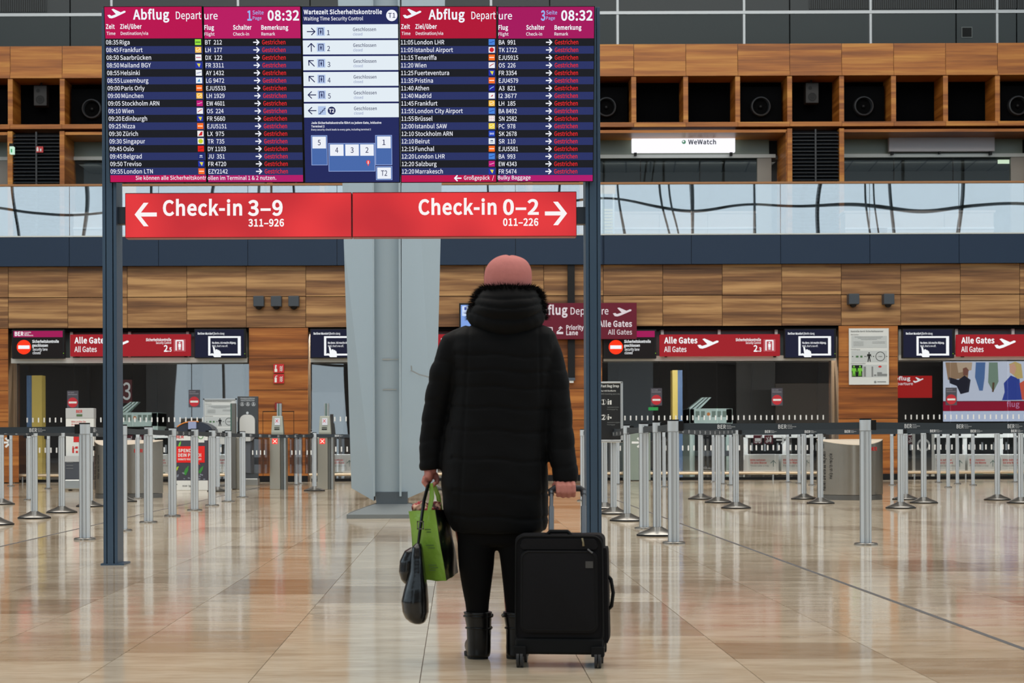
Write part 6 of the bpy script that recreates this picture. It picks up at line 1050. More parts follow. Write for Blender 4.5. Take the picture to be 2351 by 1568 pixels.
# ---------------------------------------------------------------- donation box
x0, Y = G(403, 1126); x1 = G(476, 1126)[0]; k = Y/F
t = thing('donation_box', ((x0+x1)/2, Y, 0), 'deposit bottle donation box with red lettered panel, behind the queue posts', 'box')
def zz_(py): return P(440, py, Y)[1]
obj('base_panel', M().box(x0, x1, Y, Y+0.5, 0, zz_(1103)), WPAINT, t, bevel=0.006); obj('side_panel', M().box(x1+0.005, x1+0.03, Y+0.02, Y+0.5, 0.02, zz_(1000)), mat('box_side_red', (120, 40, 44), 0.5), t)
obj('bottle_window', M().box(x0, x1, Y, Y+0.5, zz_(1103), zz_(1011)), mat('box_slate', (60, 60, 70), 0.4), t)
obj('header', M().box(x0, x1, Y, Y+0.5, zz_(1011), zz_(996)), WPAINT, t); obj('green_seal_plate', M().box(P(453, 990, Y)[0], P(469, 990, Y)[0], Y-0.01, Y, zz_(1016), zz_(994)), WPAINT, t)
x_, z_ = P(461, 1002, Y); obj('green_seal', M().ring(x_, z_, 4.5*k, 6*k, Y-0.014, 40, 380), mat('seal_green', (60, 140, 60), 0.5), t)
w = M(); ptext(w, Y-0.004, [('BER', 402, 422, 1006, 7, True)]); obj('red_lettering', w, RED, t)
obj('red_panel', M().flat([P(*p, Y) for p in ((403, 1025), (470, 1024), (470, 1062), (457, 1062), (460, 1068), (452, 1062), (403, 1062))], Y-0.005), mat('panel_bright_red', (222, 16, 12), 0.45), t)
w = M(); ptext(w, Y-0.009, [('SPENDE', 409, 445, 1038, 7, True), ('DEIN PFAND!', 409, 462, 1048.5, 7, True), ('DONATE YOUR DEPOSIT!', 409, 462, 1056.5, 4, True)]); obj('white_lettering', w, WHITE, t)
BT = [((404, 1078), 50, (170, 200, 50), 1), ((428, 1080), 65, (50, 130, 50), 1.2), ((462, 1078), 60, (50, 130, 50), 1), ((413, 1019), 70, (110, 190, 70), .7)]
for (bx_, by_), ang, c, s in BT:
    x_, z_ = P(bx_, by_, Y); q = math.radians(ang); g = M(); pts = [(-9, -3), (3, -3), (6, -1.2), (9, -1.2), (9, 1.2), (6, 1.2), (3, 3), (-9, 3)]
    g.flat([(x_+(a*math.cos(q)-b*math.sin(q))*k*s, z_+(a*math.sin(q)+b*math.cos(q))*k*s) for a, b in pts], Y-0.004); obj('bottle_print', g, mat('bottle_%d' % c[0], c, 0.5), t)
g = M()
for j in range(26):
    x_, z_ = P(R.uniform(405, 472), R.uniform(1084, 1101), Y); g.flat([(x_+R.uniform(.5, 1)*3.2*k*math.cos(a*1.05), z_+R.uniform(.5, 1)*2.4*k*math.sin(a*1.05)) for a in range(6)], Y-0.002-j*0.0001)
o_ = obj('plastic_print', g, mat('bottle_grey', (124, 130, 142), 0.4), t); o_['kind'] = 'stuff'
w = M(); ptext(w, Y-0.004, [('BERLINER', 419, 430, 1117, 3, True), ('tafel', 433, 444, 1118, 5, True)]); x_, z_ = P(406, 1112, Y); w.disc(x_, z_, 1.5*k, Y-0.004, 8); obj('small_logos', w, GREY, t)
dm2 = M(); pts = []
for i in range(13): a = math.pi*i/12; pts.append((P(445, 975, Y+2)[0]+0.36*math.cos(a), P(445, 992, Y+2)[1]+0.20*math.sin(a)))
dt = thing('floor_scrubber', (P(445, 990, Y+2)[0], Y+2, 0), 'dark rounded machine with orange edge standing behind the donation box', 'machine')
n = len(pts); dm2.add([(p, Y+2, q) for p, q in pts]+[(p, Y+2.8, q) for p, q in pts]+[(pts[0][0], Y+2, 0), (pts[-1][0], Y+2, 0), (pts[0][0], Y+2.8, 0), (pts[-1][0], Y+2.8, 0)], [tuple(range(n))+(2*n+1, 2*n)]+[(i+1, i, n+i, n+i+1) for i in range(n-1)]); obj('hood', dm2, mat('machine_slate', (44, 48, 62), 0.35), dt, smooth=True)
obj('orange_edge', M().tube([(p, Y+1.99, q) for p, q in pts[5:11]], 0.012, 6), mat('edge_orange', (220, 130, 40), 0.5), dt); obj('bottle', M().pbox(432, 968, 450, 985, Y+1.9, 0.15), mat('pale_blue_bottle', (150, 160, 196), 0.3), dt)
# ---------------------------------------------------------------- hand disinfection totem
x0, Y = G(560, 1115); k = Y/F; xa, zt3 = P(545, 910, Y); xb = P(592, 910, Y)[0]
t = thing('disinfection_totem', ((xa+xb)/2, Y, 0), 'dark grey hand disinfection totem with white dispenser, left of the fire-sign pier', 'dispenser')
obj('panel', M().box(xa, xb, Y, Y+0.12, 0.13, zt3), DGREY, t, bevel=0.008); obj('foot', M().box(P(560, 1100, Y)[0], xb, Y-0.08, Y+0.3, 0, 0.14), STEEL, t, bevel=0.01)
def oval(p0, q0, p1, q1, r, m, nm, yy):
    pts = []; a, z1 = P(p0, q0, Y); b, z0 = P(p1, q1, Y); r = r*k
    for (cx, cz, s) in ((b-r, z1-r, 0), (a+r, z1-r, 90), (a+r, z0+r, 180), (b-r, z0+r, 270)):
        for j in range(6): an = math.radians(s+18*j); pts.append((cx+r*math.cos(an), cz+r*math.sin(an)))
    n = len(pts); obj(nm, M().add([(p, Y-yy, q) for p, q in pts]+[(p, Y, q) for p, q in pts], [tuple(range(n)), tuple(range(2*n-1, n-1, -1))]+[(i, n+i, n+(i+1) % n, (i+1) % n) for i in range(n)]), m, t)
oval(551, 952, 586, 1013, 14, mat('dispenser_white', (206, 208, 206), 0.3), 'dispenser', 0.09); oval(564, 1015, 584, 1086, 4, mat('totem_pocket', (92, 96, 102), 0.3), 'drip_pocket', 0.02)
w = M(); ptext(w, Y-0.004, [('Händedesinfektion', 552, 585, 916.5, 3.6, False), ('Hand Disinfection', 553, 584, 921, 3.6, False)])
for j in range(3): x_, z_ = P(556+13*j, 928, Y); w.ring(x_, z_, 4*k, 4.6*k, Y-0.004, 0, 360, 14); w.disc(x_, z_+2*k, 1.6*k, Y-0.004, 8); w.rect(x_-2.6*k, x_+2.6*k, z_-2.5*k, z_-0.5*k, Y-0.004)
x_, z_ = P(568, 948, Y); w.disc(x_, z_, 3*k, Y-0.004, 14); obj('lettering', w, mat('totem_print', (190, 196, 200), 0.5), t)
# ---------------------------------------------------------------- boarding gate readers
RX = E((238, 40, 34), 2.2)
def reader(px, lab, yb=1124):
    x, Y = G(px, yb); k = Y/F
    def X(p): return P(px+p, 1000, Y)[0]
    def Z(q): return P(px, q, Y)[1]
    t = thing('gate_reader', (x, Y, 0), lab, 'gate')
    obj('pedestal', M().box(X(-18), X(6), Y, Y+0.5, 0, Z(1004)), mat('pedestal_steel', (168, 164, 152), 0.35, 0.7), t, bevel=0.008)
    obj('pedestal_side', M().box(X(6)+0.002, X(12), Y+0.06, Y+0.5, 0, Z(1004)), mat('pedestal_dark', (112, 112, 108), 0.35, 0.6), t); obj('glass_clamp', M().box(X(13), X(18), Y+0.1, Y+0.5, 0, Z(1000)), STEEL, t)
    obj('head', M().add([(X(-14), Y-0.02, Z(993)), (X(14), Y-0.02, Z(993)), (X(14), Y+0.2, Z(993)), (X(-14), Y+0.2, Z(993)), (X(-12), Y+0.03, Z(955)), (X(11), Y+0.03, Z(955)), (X(11), Y+0.2, Z(955)), (X(-12), Y+0.2, Z(955)), (X(-14), Y-0.02, Z(1004)), (X(14), Y-0.02, Z(1004)), (X(14), Y+0.2, Z(1004)), (X(-14), Y+0.2, Z(1004))], [(8,9,1,0),(0,1,5,4),(9,10,2,1),(1,2,6,5),(10,11,3,2),(2,3,7,6),(11,8,0,3),(3,0,4,7),(4,5,6,7),(8,11,10,9)]), mat('reader_steel', (156, 158, 146), 0.35, 0.6), t, bevel=0.006)
    obj('column', M().box(X(-2.5), X(8.5), Y+0.1, Y+0.18, Z(955), Z(926)), STEEL, t); obj('glass_strip', M().box(X(1), X(3), Y+0.09, Y+0.1, Z(955), Z(926)), mat('strip_green', (52, 92, 78), 0.2), t)
    obj('reader_screen', M().rect(X(-6), X(6), Z(976), Z(960), Y-0.025), E((206, 206, 210)), t)
    w = M(); w.stroke([(X(-4), Z(963)), (X(2), Z(970))], 1.2*k, Y-0.03); w.stroke([(X(2), Z(963)), (X(-4), Z(970))], 1.2*k, Y-0.03); obj('cross', w, E((200, 40, 40)), t)
    w = M(); w.rect(X(-7), X(5), Z(982.5), Z(981), Y-0.023); w.rect(X(-7), X(5), Z(986.5), Z(984.5), Y-0.023); obj('scanner_slots', w, BLACK, t)
    obj('stop_display', M().rect(X(-12), X(0), Z(1019), Z(1007), Y-0.003), RX, t)
    w = M(); w.stroke([(X(-10), Z(1017)), (X(-2), Z(1009))], 1.5*k, Y-0.006); w.stroke([(X(-2), Z(1017)), (X(-10), Z(1009))], 1.5*k, Y-0.006); obj('stop_cross', w, E((255, 226, 210), 1.2), t)
    return t
reader(637, 'steel gate reader with red cross, in front of the wooden pier'); reader(746, 'steel gate reader with red cross, next to the grey column')
x, Y = G(536, 1124); t = thing('gate_post', (x, Y, 0), 'plain tall steel gate post left of the disinfection totem', 'gate'); obj('post', M().pbox(529, 926, 541, 1122, Y, 0.15), mat('pedestal_dark', (112, 112, 108)), t); obj('housing', M().box(P(530, 1100, Y)[0], P(556, 1100, Y)[0], Y+0.16, Y+0.5, 0, P(530, 1004, Y)[1]), mat('pedestal_steel', (168, 164, 152)), t, bevel=0.008); obj('glass_strip', M().pbox(529, 926, 531.5, 1000, Y-0.005, 0.004), mat('strip_green', (52, 92, 78)), t)
for a, b_, lab in ((575, 618, 'smoked glass gate wing left of the first gate reader'), (665, 695, 'clear glass gate wing right of the first gate reader'), (700, 727, 'clear glass gate wing left of the second gate reader')):
    Y = 34.9; t = thing('glass_wing', (P((a+b_)/2, 1085, Y)[0], Y, P(a, 1087, Y)[1]), lab, 'gate'); obj('pane', M().pbox(a, 1003, b_, 1087, Y, 0.012), glass_mat('wing_glass', 0.03, (0.62, 0.60, 0.60)) if 'wing_glass' not in MATS else MATS['wing_glass'], t, bevel=0.004)
    if 'wing_glass' not in MATS: MATS['wing_glass'] = t.children[0].data.materials[0]
    w = M()
    for j in range(int((b_-a)/9)): R4(w, a+4+9*j, 1034, a+6.5+9*j, 1044, Y, Y-0.003)
    obj('marking', w, WHITE, t)
# ---------------------------------------------------------------- information gantry
GY = 13.5; gx, _ = G(808, 1295); gk = GY/F
gan = thing('information_gantry', (P(808, 1295, GY)[0], GY, 0), 'tall blue-grey steel gantry carrying the flight board and the red check-in sign', 'information board')
zt_ = P(PX, 17, GY)[1]
def ipost(x0, x1, inner_left):
    p = M(); w = x1-x0
    p.box(x0, x0+0.022, GY, GY+0.24, 0, zt_); p.box(x1-0.022, x1, GY, GY+0.24, 0, zt_); p.box(x0+0.028, x1-0.028, GY-0.006, GY+0.02, 0, zt_); p.box(x0+0.02, x1-0.02, GY+0.02, GY+0.236, 0, zt_)
    return obj('post', p, GPOST, gan, bevel=0.002)
ipost(P(235.5, 700, GY)[0], P(268, 700, GY)[0], 0); ipost(P(1345, 700, GY)[0], P(1379.5, 700, GY)[0], 1)
obj('top_beam', M().box(P(250, 700, GY)[0], P(1360, 700, GY)[0], GY+0.06, GY+0.16, zt_-0.5, zt_-0.42), GPOST, gan); obj('top_beam', M().box(P(250, 700, GY)[0], P(1360, 700, GY)[0], GY+0.06, GY+0.16, P(PX, 398, GY)[1], P(PX, 380, GY)[1]), GPOST, gan)
for a in (255, 1363): xx = P(a, 1290, GY)[0]; obj('foot_plate', M().box(xx-0.07, xx+0.09, GY-0.01, GY+0.26, 0, 0.012), GPOST, gan)
TILT = math.radians(10.5); SH = 398*gk/math.cos(TILT)*1.0
NV = (38, 48, 100); BK = (18, 21, 30)
def screen(px0, px1, base_py, label=None):
    YS_ = GY-0.085; x0, z0 = P(px0, base_py, YS_); w = (px1-px0)*YS_/F
    h = (base_py-20)*YS_/F/ (math.cos(TILT)*1.0 + math.sin(TILT)*0.14)
    o = obj('screen', M().box(0, w, 0, 0.06, 0, h), BLACK, gan, local=True, loc=(x0-gan.location.x, YS_-GY, z0), bevel=0.003); o.rotation_euler = (TILT, 0, 0)
    o['vh'] = 1.0
    return o, w, h
class Scr:
    """layout in board pixels: vx from the left edge, vy as the picture row (20..419)"""
    def __init__(s, px0, px1, base):
        s.o, s.w, s.h = screen(px0, px1, base); s.W = px1-px0; s.base = base; s.k = s.w/s.W; s.kz = s.h/(base-20)
    def X(s, v): return v*s.k
    def Z(s, y): return (s.base-y)*s.kz
    def rect(s, mb, a, t, b, d, y=-0.002): return mb.rect(s.X(a), s.X(b), s.Z(d), s.Z(t), y)
    def put(s, name, mb, m): return obj(name, mb, m, s.o, local=True)
    def txt(s, mb, items, y=-0.0045):
        for q in items:
            st, a, b, py, cap, bold = q; text(mb, st, s.X(a), s.Z(py), cap*s.kz, y, (b-a)*s.k if b is not None else None, bold)
WT = E((240, 242, 250)); GR_ = E((236, 36, 40)); LBL = E((150, 176, 240)); 
RT, RH = 92.5, 17.22
def rows_of(s, top=RT, n=18):
    for i in range(n):
        a = M(); s.rect(a, 2, top+RH*i, s.W-2, top+RH*(i+1)); s.put(('dark_row', 'blue_row')[i % 2], a, E((BK, NV)[i % 2]))
LOGO = {'BT': ((150, 222, 60), 'bar', (40, 90, 50)), 'LH': ((248, 188, 60), 'bird', (255, 240, 210)), 'DX': ((238, 238, 242), 'bar', (190, 90, 120)), 'FR': ((34, 50, 170), 'harp', (222, 214, 80)), 'AY': ((238, 240, 244), 'swoosh', (60, 80, 150)), 'LG': ((232, 240, 246), 'sail', (60, 140, 200)), 'EJ': ((250, 110, 34), 'bar', (255, 236, 220)), 'EZ': ((250, 110, 34), 'bar', (255, 236, 220)), 'EW': ((190, 20, 120), 'swoosh', (240, 200, 220)), 'OS': ((240, 240, 242), 'slash', (190, 30, 50)), 'LX': ((240, 236, 236), 'tail', (204, 30, 40)), 'TR': ((240, 240, 230), 'disc', (200, 210, 40)), 'DY': ((222, 30, 24), 'swoosh', (120, 20, 30)), 'JU': ((24, 36, 110), 'bars', (220, 226, 240)), 'BA': ((70, 130, 220), 'swoosh', (20, 50, 120)), 'TK': ((240, 238, 240), 'disc', (206, 30, 40)), 'A3': ((26, 32, 150), 'slash', (150, 200, 240)), 'I2': ((240, 240, 242), 'tail2', (190, 30, 60)), 'SN': ((240, 238, 240), 'dots', (190, 30, 60)), 'PC': ((244, 214, 60), 'bird', (250, 240, 190)), 'SK': ((36, 70, 190), 'sas', (236, 240, 250)), 'SR': ((232, 238, 242), 'bars', (80, 96, 130))}
def logo(s, code, vx, cy):
    bg_, kind, fg = LOGO[code]; a = M(); s.rect(a, vx, cy-6.6, vx+14, cy+6.6, -0.004); s.put('airline_logo', a, E(bg_))
    f = M(); X = lambda p: s.X(vx+7+p); Z = lambda q: s.Z(cy)+q*s.kz; y = -0.006; k = s.k
    if kind == 'bar': f.rect(X(-5.5), X(5.5), Z(-1), Z(1), y)
    elif kind == 'bird': f.ring(X(0), Z(0), 4.6*k, 5.4*k, y, n=16); f.stroke([(X(-3.5), Z(-1)), (X(-0.5), Z(-1.5)), (X(4), Z(2))], 1.4*k, y)
    elif kind == 'harp': f.flat([(X(-4), Z(4)), (X(4.5), Z(3.5)), (X(1.5), Z(-5)), (X(-1), Z(-1.5))], y)
    elif kind == 'swoosh': f.stroke([(X(-5), Z(-1)), (X(-1), Z(-0.6)), (X(2), Z(0.8)), (X(5.5), Z(1.6))], 1.1*k, y)
    elif kind == 'sail': f.flat([(X(-4), Z(-3)), (X(1.5), Z(4)), (X(2), Z(-1)), (X(4), Z(-3))], y)
    elif kind == 'slash': f.stroke([(X(-4.5), Z(-2.5)), (X(0), Z(1)), (X(4.5), Z(3))], 1.5*k, y)
    elif kind == 'tail': f.flat([(X(-5), Z(-5)), (X(1), Z(4)), (X(5), Z(5)), (X(4), Z(-4))], y)
    elif kind == 'tail2': f.flat([(X(-3), Z(-2)), (X(2), Z(2)), (X(3.5), Z(1.4)), (X(1), Z(-2))], y)
    elif kind == 'disc': f.disc(X(0), Z(0), 5.2*k, y, 20)
    elif kind == 'dots': [f.disc(X(p), Z(q), 0.9*k, y, 8) for p in (-4, 0, 4) for q in (-4, 0, 4)]
    elif kind == 'sas': text(f, 'SAS', X(-5), Z(-2), 4*k, y, 10*k, True)
    else: f.rect(X(-4), X(4), Z(-3), Z(-2), y); f.rect(X(-3), X(3), Z(0), Z(2.4), y)
    s.put('logo_mark', f, E(fg))
def header(s, rgb, rgb2=None):
    a = M(); s.rect(a, 2, 22, s.W-2, RT); s.put('header_band', a, E(rgb)); a = M(); s.rect(a, 2, RT+RH*18, s.W-2, s.base-2); s.put('footer_band', a, E(rgb2 or rgb))
def left_screen(px0, px1, base, rgb, rgb2, data, dx, foot):
    s = Scr(px0, px1, base); header(s, rgb, rgb2); rows_of(s); w = M()
    x_ = s.X(8+dx); plane_icon(w, x_, s.Z(48), 42*s.k, 22*s.kz, -0.0045)
    s.txt(w, [('Abflug', 66+dx, 148+dx, 49.5, 20.5, True), ('Depart', 163+dx, s.W-3, 49.5, 16.5, False), ('Zeit', 4+dx, 24+dx, 70.5, 9.6, True), ('Ziel/über', 36+dx, 85+dx, 70.5, 9.6, True), ('Time', 5+dx, 25+dx, 84.5, 7, False), ('Destination/via', 37+dx, 99+dx, 84.5, 7, False)])
    for i, (tm, ds, cd) in enumerate(data):
        cy = RT+RH*(i+.5); s.txt(w, [(tm, 3+dx*1.0, 31+dx, cy+4.6, 9.6, False), (ds, 34+dx, None, cy+4.6, 9.6, False)]); logo(s, cd, s.W-19, cy)
    s.txt(w, foot[0])
    if foot[1]: 
        k = s.k; cx, cz = s.X(foot[1]), s.Z(409.5); w.stroke([(cx+8*k, cz), (cx-6*k, cz)], 3*k, -0.0045); w.stroke([(cx-1*k, cz+6*k), (cx-7*k, cz), (cx-1*k, cz-6*k)], 3*k, -0.0045)
    s.put('lettering', w, WT); return s
def right_screen(px0, px1, base, rgb, rgb2, page, data, dx, foot):
    s = Scr(px0, px1, base); header(s, rgb, rgb2); rows_of(s); w = M(); r = M(); l = M()
    s.txt(w, [('ure', 3, 33, 49.5, 16, False), ('08:32', 146+dx, 217+dx, 52, 21, True), ('Flug', 2, 24, 72.5, 9.6, True), ('Schalter', 67+dx, 109+dx, 72.5, 9.6, True), ('Bemerkung', 131+dx, 192+dx, 73, 9.6, True), ('Flight', 2, 25, 86, 7, False), ('Check-in', 67+dx, 103+dx, 86, 7, False), ('Remark', 131+dx, 162+dx, 86, 7, False)])
    s.txt(l, [(page, 100+dx, 110+dx, 52, 21, True), ('Seite', 112+dx, 137+dx, 39, 8.6, False), ('Page', 112+dx, 132+dx, 50.5, 7, False)])
    for i, f in enumerate(data):
        cy = RT+RH*(i+.5)
        a, b = f.split('|'); n1 = len(a)+len(b); sc_w = 44 if len(a) == 3 else (41 if len(b) == 4 else 38); s.txt(w, [(a+('' if len(a) == 3 else ' '*(5-len(b)))+b, 3, 3+sc_w, cy+4.6, 9.6, False)])
        k = s.k; cx, cz = s.X(119+dx), s.Z(cy); w.stroke([(cx-6.5*k, cz), (cx+4.5*k, cz)], 2.6*k, -0.0045); w.stroke([(cx+0.5*k, cz+5.5*k), (cx+6*k, cz), (cx+0.5*k, cz-5.5*k)], 2.6*k, -0.0045)
        s.txt(r, [('Gestrichen', 132+dx, 185+dx, cy+4.8, 9.8, False)])
    s.txt(w, foot); s.put('lettering', w, WT); s.put('red_lettering', r, GR_); s.put('blue_lettering', l, LBL); return s
A = [('08:35', 'Riga', 'BT'), ('08:45', 'Frankfurt', 'LH'), ('08:50', 'Saarbrücken', 'DX'), ('08:50', 'Mailand BGY', 'FR'), ('08:55', 'Helsinki', 'AY'), ('08:55', 'Luxemburg', 'LG'), ('09:00', 'Paris Orly', 'EJ'), ('09:00', 'München', 'LH'), ('09:05', 'Stockholm ARN', 'EW'), ('09:10', 'Wien', 'OS'), ('09:20', 'Edinburgh', 'FR'), ('09:25', 'Nizza', 'EJ'), ('09:30', 'Zürich', 'LX'), ('09:30', 'Singapur', 'TR'), ('09:45', 'Oslo', 'DY'), ('09:45', 'Belgrad', 'JU'), ('09:50', 'Treviso', 'FR'), ('09:55', 'London LTN', 'EZ')]
B = ['BT|212', 'LH|177', 'DX|122', 'FR|3311', 'AY|1432', 'LG|9472', 'EJU|5533', 'LH|1929', 'EW|4601', 'OS|224', 'FR|5660', 'EJU|5151', 'LX|975', 'TR|735', 'DY|1103', 'JU|351', 'FR|4720', 'EZY|2142']
C_ = [('11:05', 'London LHR', 'BA'), ('11:05', 'Istanbul Airport', 'TK'), ('11:15', 'Teneriffa', 'EJ'), ('11:20', 'Wien', 'OS'), ('11:25', 'Fuerteventura', 'FR'), ('11:35', 'Pristina', 'EJ'), ('11:40', 'Athen', 'A3'), ('11:40', 'Madrid', 'I2'), ('11:45', 'Frankfurt', 'LH'), ('11:55', 'London City Airport', 'BA'), ('11:55', 'Brüssel', 'SN'), ('12:00', 'Istanbul SAW', 'PC'), ('12:10', 'Stockholm ARN', 'SK'), ('12:10', 'Beirut', 'SR'), ('12:15', 'Funchal', 'EJ'), ('12:20', 'London LHR', 'BA'), ('12:20', 'Salzburg', 'EW'), ('12:20', 'Marrakesch', 'FR')]
D_ = ['BA|991', 'TK|1722', 'EJU|5915', 'OS|226', 'FR|3354', 'EJU|4579', 'A3|821', 'I2|3677', 'LH|185', 'BA|8492', 'SN|2582', 'PC|978', 'SK|2678', 'SR|110', 'EJU|5581', 'BA|993', 'EW|4343', 'FR|5474']
left_screen(252, 475.5, 420, (184, 8, 78), (190, 8, 84), A, 0, ([('Sie können alle Sicherheitskontr', 60, 222, 413, 8.8, False)], None))
right_screen(476.5, 698, 420, (184, 20, 96), (176, 22, 104), '1', B, 0, [('ollen im Terminal 1 & 2 nutzen.', 1, 158, 413, 8.8, False)])
left_screen(920, 1141, 420, (176, 12, 52), (186, 12, 74), C_, 0, ([('Großgepäck  /', 145, 214, 413, 8.8, False)], 131))
right_screen(1142, 1362.5, 418.5, (164, 16, 92), (176, 20, 108), '3', D_, -2, [('Bulky Baggage', 1, 76, 412, 8.8, False)])
s = Scr(699, 919, 420.5); a = M(); s.rect(a, 2, 22, s.W-2, s.base-2); s.put('navy_field', a, E((30, 38, 92)))
w = M(); s.txt(w, [('Wartezeit Sicherheitskontrolle', 5, 182, 38, 9.5, True), ('Waiting Time Security Control', 5, 139, 52, 8, False), ('Jede Sicherheitskontrolle führt zu jedem Gate, inklusive', 18, 178, 285, 4.6, True), ('Terminal 2', 18, 48, 293, 4.6, True), ('Every security check leads to every gate, including terminal 2', 18, 154, 300, 3.8, False)])
w.disc(s.X(204), s.Z(41.5), 12.6*s.k, -0.0045, 32); s.put('lettering', w, WT)
wr = M(); dk = M(); pl_ = M(); gy = M(); NB = (30, 36, 84)
for i in range(6):
    t0 = 61+35.6*i; wr = M(); s.rect(wr, 2, t0, s.W-2, t0+31.5, -0.004); s.put('white_row', wr, E((226, 236, 244))); cy = t0+16
    arrow(dk, s.X(21), s.Z(cy), 18*s.k, (0, 90, 135, 135, 180, 180)[i], -0.007, 0.12)
    s.rect(pl_, 34, cy-10, 52, cy+9.5, -0.006)
    if i < 5: gate_man(dk, s.X(43), s.Z(cy+7), 14*s.kz, -0.008); s.txt(dk, [(str(i+1), 57, 63.5, cy+8, 11, False)], -0.007)
    else:
        dk.stroke([(s.X(36), s.Z(cy+7)), (s.X(40), s.Z(cy+7)), (s.X(40), s.Z(cy+3)), (s.X(44), s.Z(cy+3)), (s.X(44), s.Z(cy-1)), (s.X(48), s.Z(cy-1)), (s.X(48), s.Z(cy-5)), (s.X(51), s.Z(cy-5))], 1.6*s.k, -0.008); dk.disc(s.X(65), s.Z(cy), 9*s.k, -0.006, 24)
    s.txt(dk, [('Geschlossen', 116, 168, cy-1, 7.5, False)], -0.007); s.txt(gy, [('closed', 116, 137, cy+9, 6, False)], -0.007)
s.txt(dk, [('T1', 196, 212, 46.5, 10.5, False)], -0.007); s.put('icon_plate', pl_, E((176, 196, 232))); s.put('closed_lettering', gy, E((140, 152, 190)))
tw = M(); s.txt(tw, [('T2', 59, 71, 61+35.6*5+16+4, 8, True)], -0.009); s.put('round_lettering', tw, WT)
o1 = M(); o2 = M(); o3 = M()
for q in ((17, 311, 54, 379.5), (56, 329, 163, 394), (163.5, 311, 202, 379.5), (164.5, 382, 202, 414)): s.rect(o1, q[0], q[1], q[2], q[3], -0.004); s.rect(o2, q[0]+1.3, q[1]+1.3, q[2]-1.3, q[3]-1.3, -0.006)
for n_, q in (('5', (20, 314, 51, 341)), ('4', (60, 332, 91, 358)), ('3', (95, 332, 126, 358)), ('2', (129, 332, 160, 358)), ('1', (168, 314, 199, 341)), ('T2', (167.5, 385, 199, 411))):
    s.rect(o3, *q, -0.008); cx = (q[0]+q[2])/2; cyy = (q[1]+q[3])/2; hw = 3.4 if len(n_) == 1 else 7; s.txt(dk, [(n_, cx-hw, cx+hw, cyy+6, 12, False)], -0.011)
s.put('plan_outline', o1, E((150, 170, 220))); s.put('plan_area', o2, E((70, 104, 170))); s.put('plan_gate', o3, E((236, 240, 248))); s.put('dark_lettering', dk, E(NB))
mk = M().disc(s.X(147), s.Z(372.5), 4.6*s.k, -0.01, 16).flat([(s.X(144), s.Z(375)), (s.X(150), s.Z(375)), (s.X(147), s.Z(382))], -0.0099); s.put('map_pin', mk, E((238, 70, 70))); mk = M(); s.rect(mk, 146, 370, 148, 377, -0.013); s.put('pin_figure', mk, WT)
# check-in sign
YK_ = GY+0.04; k = YK_/F
def red_box(px0, px1, nm):
    x0, z1 = P(px0, 441, YK_); x1, z0 = P(px1, 544, YK_); z1 = P(PX, 440.5, YK_)[1]-0.0; z0 = P(PX, 544, YK_)[1]
    o = obj('check_in_sign', M().box(x0, x1, YK_, YK_+0.12, z0, z1), mat('sign_casing', (150, 34, 38), 0.4), gan, bevel=0.004)
    m = MATS.get('sign_face')
    if not m:
        m = mat('sign_face', (214, 48, 56), emit=1.0); nt = m.node_tree; tcx = nt.nodes.new('ShaderNodeTexCoord'); nz = nt.nodes.new('ShaderNodeTexNoise'); nz.inputs['Scale'].default_value = 2.2; nz.inputs['Detail'].default_value = 0
        rmp = nt.nodes.new('ShaderNodeValToRGB'); rmp.color_ramp.elements[0].position = 0.35; rmp.color_ramp.elements[0].color = lin((198, 46, 54)); rmp.color_ramp.elements[1].position = 0.65; rmp.color_ramp.elements[1].color = lin((232, 58, 62))
        nt.links.new(tcx.outputs['Object'], nz.inputs['Vector']); nt.links.new(nz.outputs[0], rmp.inputs[0]); nt.links.new(rmp.outputs[0], nt.nodes['Principled BSDF'].inputs['Emission Color'])
    obj('lit_face', M().rect(x0+0.004, x1-0.004, z0+0.006, z1-0.006, YK_-0.002), m, o); return o
sa = red_box(287, 807.5, 0); sb = red_box(808.5, 1324, 1)
w = M(); Yt = YK_-0.005; ptext(w, Yt, [('Check-in', 374, 556, 494, 33, True), ('3–9', 569, 649, 494, 33, True), ('311–926', 570, 652, 519.5, 16, True)])
x_, z_ = P(336, 492.5, Yt); kk = Yt/F
def barrow(mb, x, z, d):
    mb.rect(min(x-18*kk*d, x+24*kk*d), max(x-18*kk*d, x+24*kk*d), z-4.6*kk, z+4.6*kk, Yt)
    for sg in (1, -1): mb.flat([(x-27*kk*d, z), (x-6*kk*d, z+27*kk*sg), (x+5*kk*d, z+27*kk*sg), (x-16*kk*d, z)], Yt)
barrow(w, x_, z_, 1); obj('lettering', w, E((250, 244, 244), 1.0), sa)
w = M(); ptext(w, Yt, [('Check-in', 961, 1140, 492, 33, True), ('0–2', 1155, 1237, 492, 33, True), ('011–226', 1155, 1236, 518, 16, True)]); x_, z_ = P(1275, 490, Yt); barrow(w, x_, z_, -1); obj('lettering', w, E((250, 244, 244), 1.0), sb)
for a, b_ in ((268, 289), (1322, 1346)): pmeshbox('sign_bracket', (a, 475, b_, 514), GY+0.06, 0.1, mat('bracket_slate', (38, 48, 60), 0.4), gan, bevel=0.004)
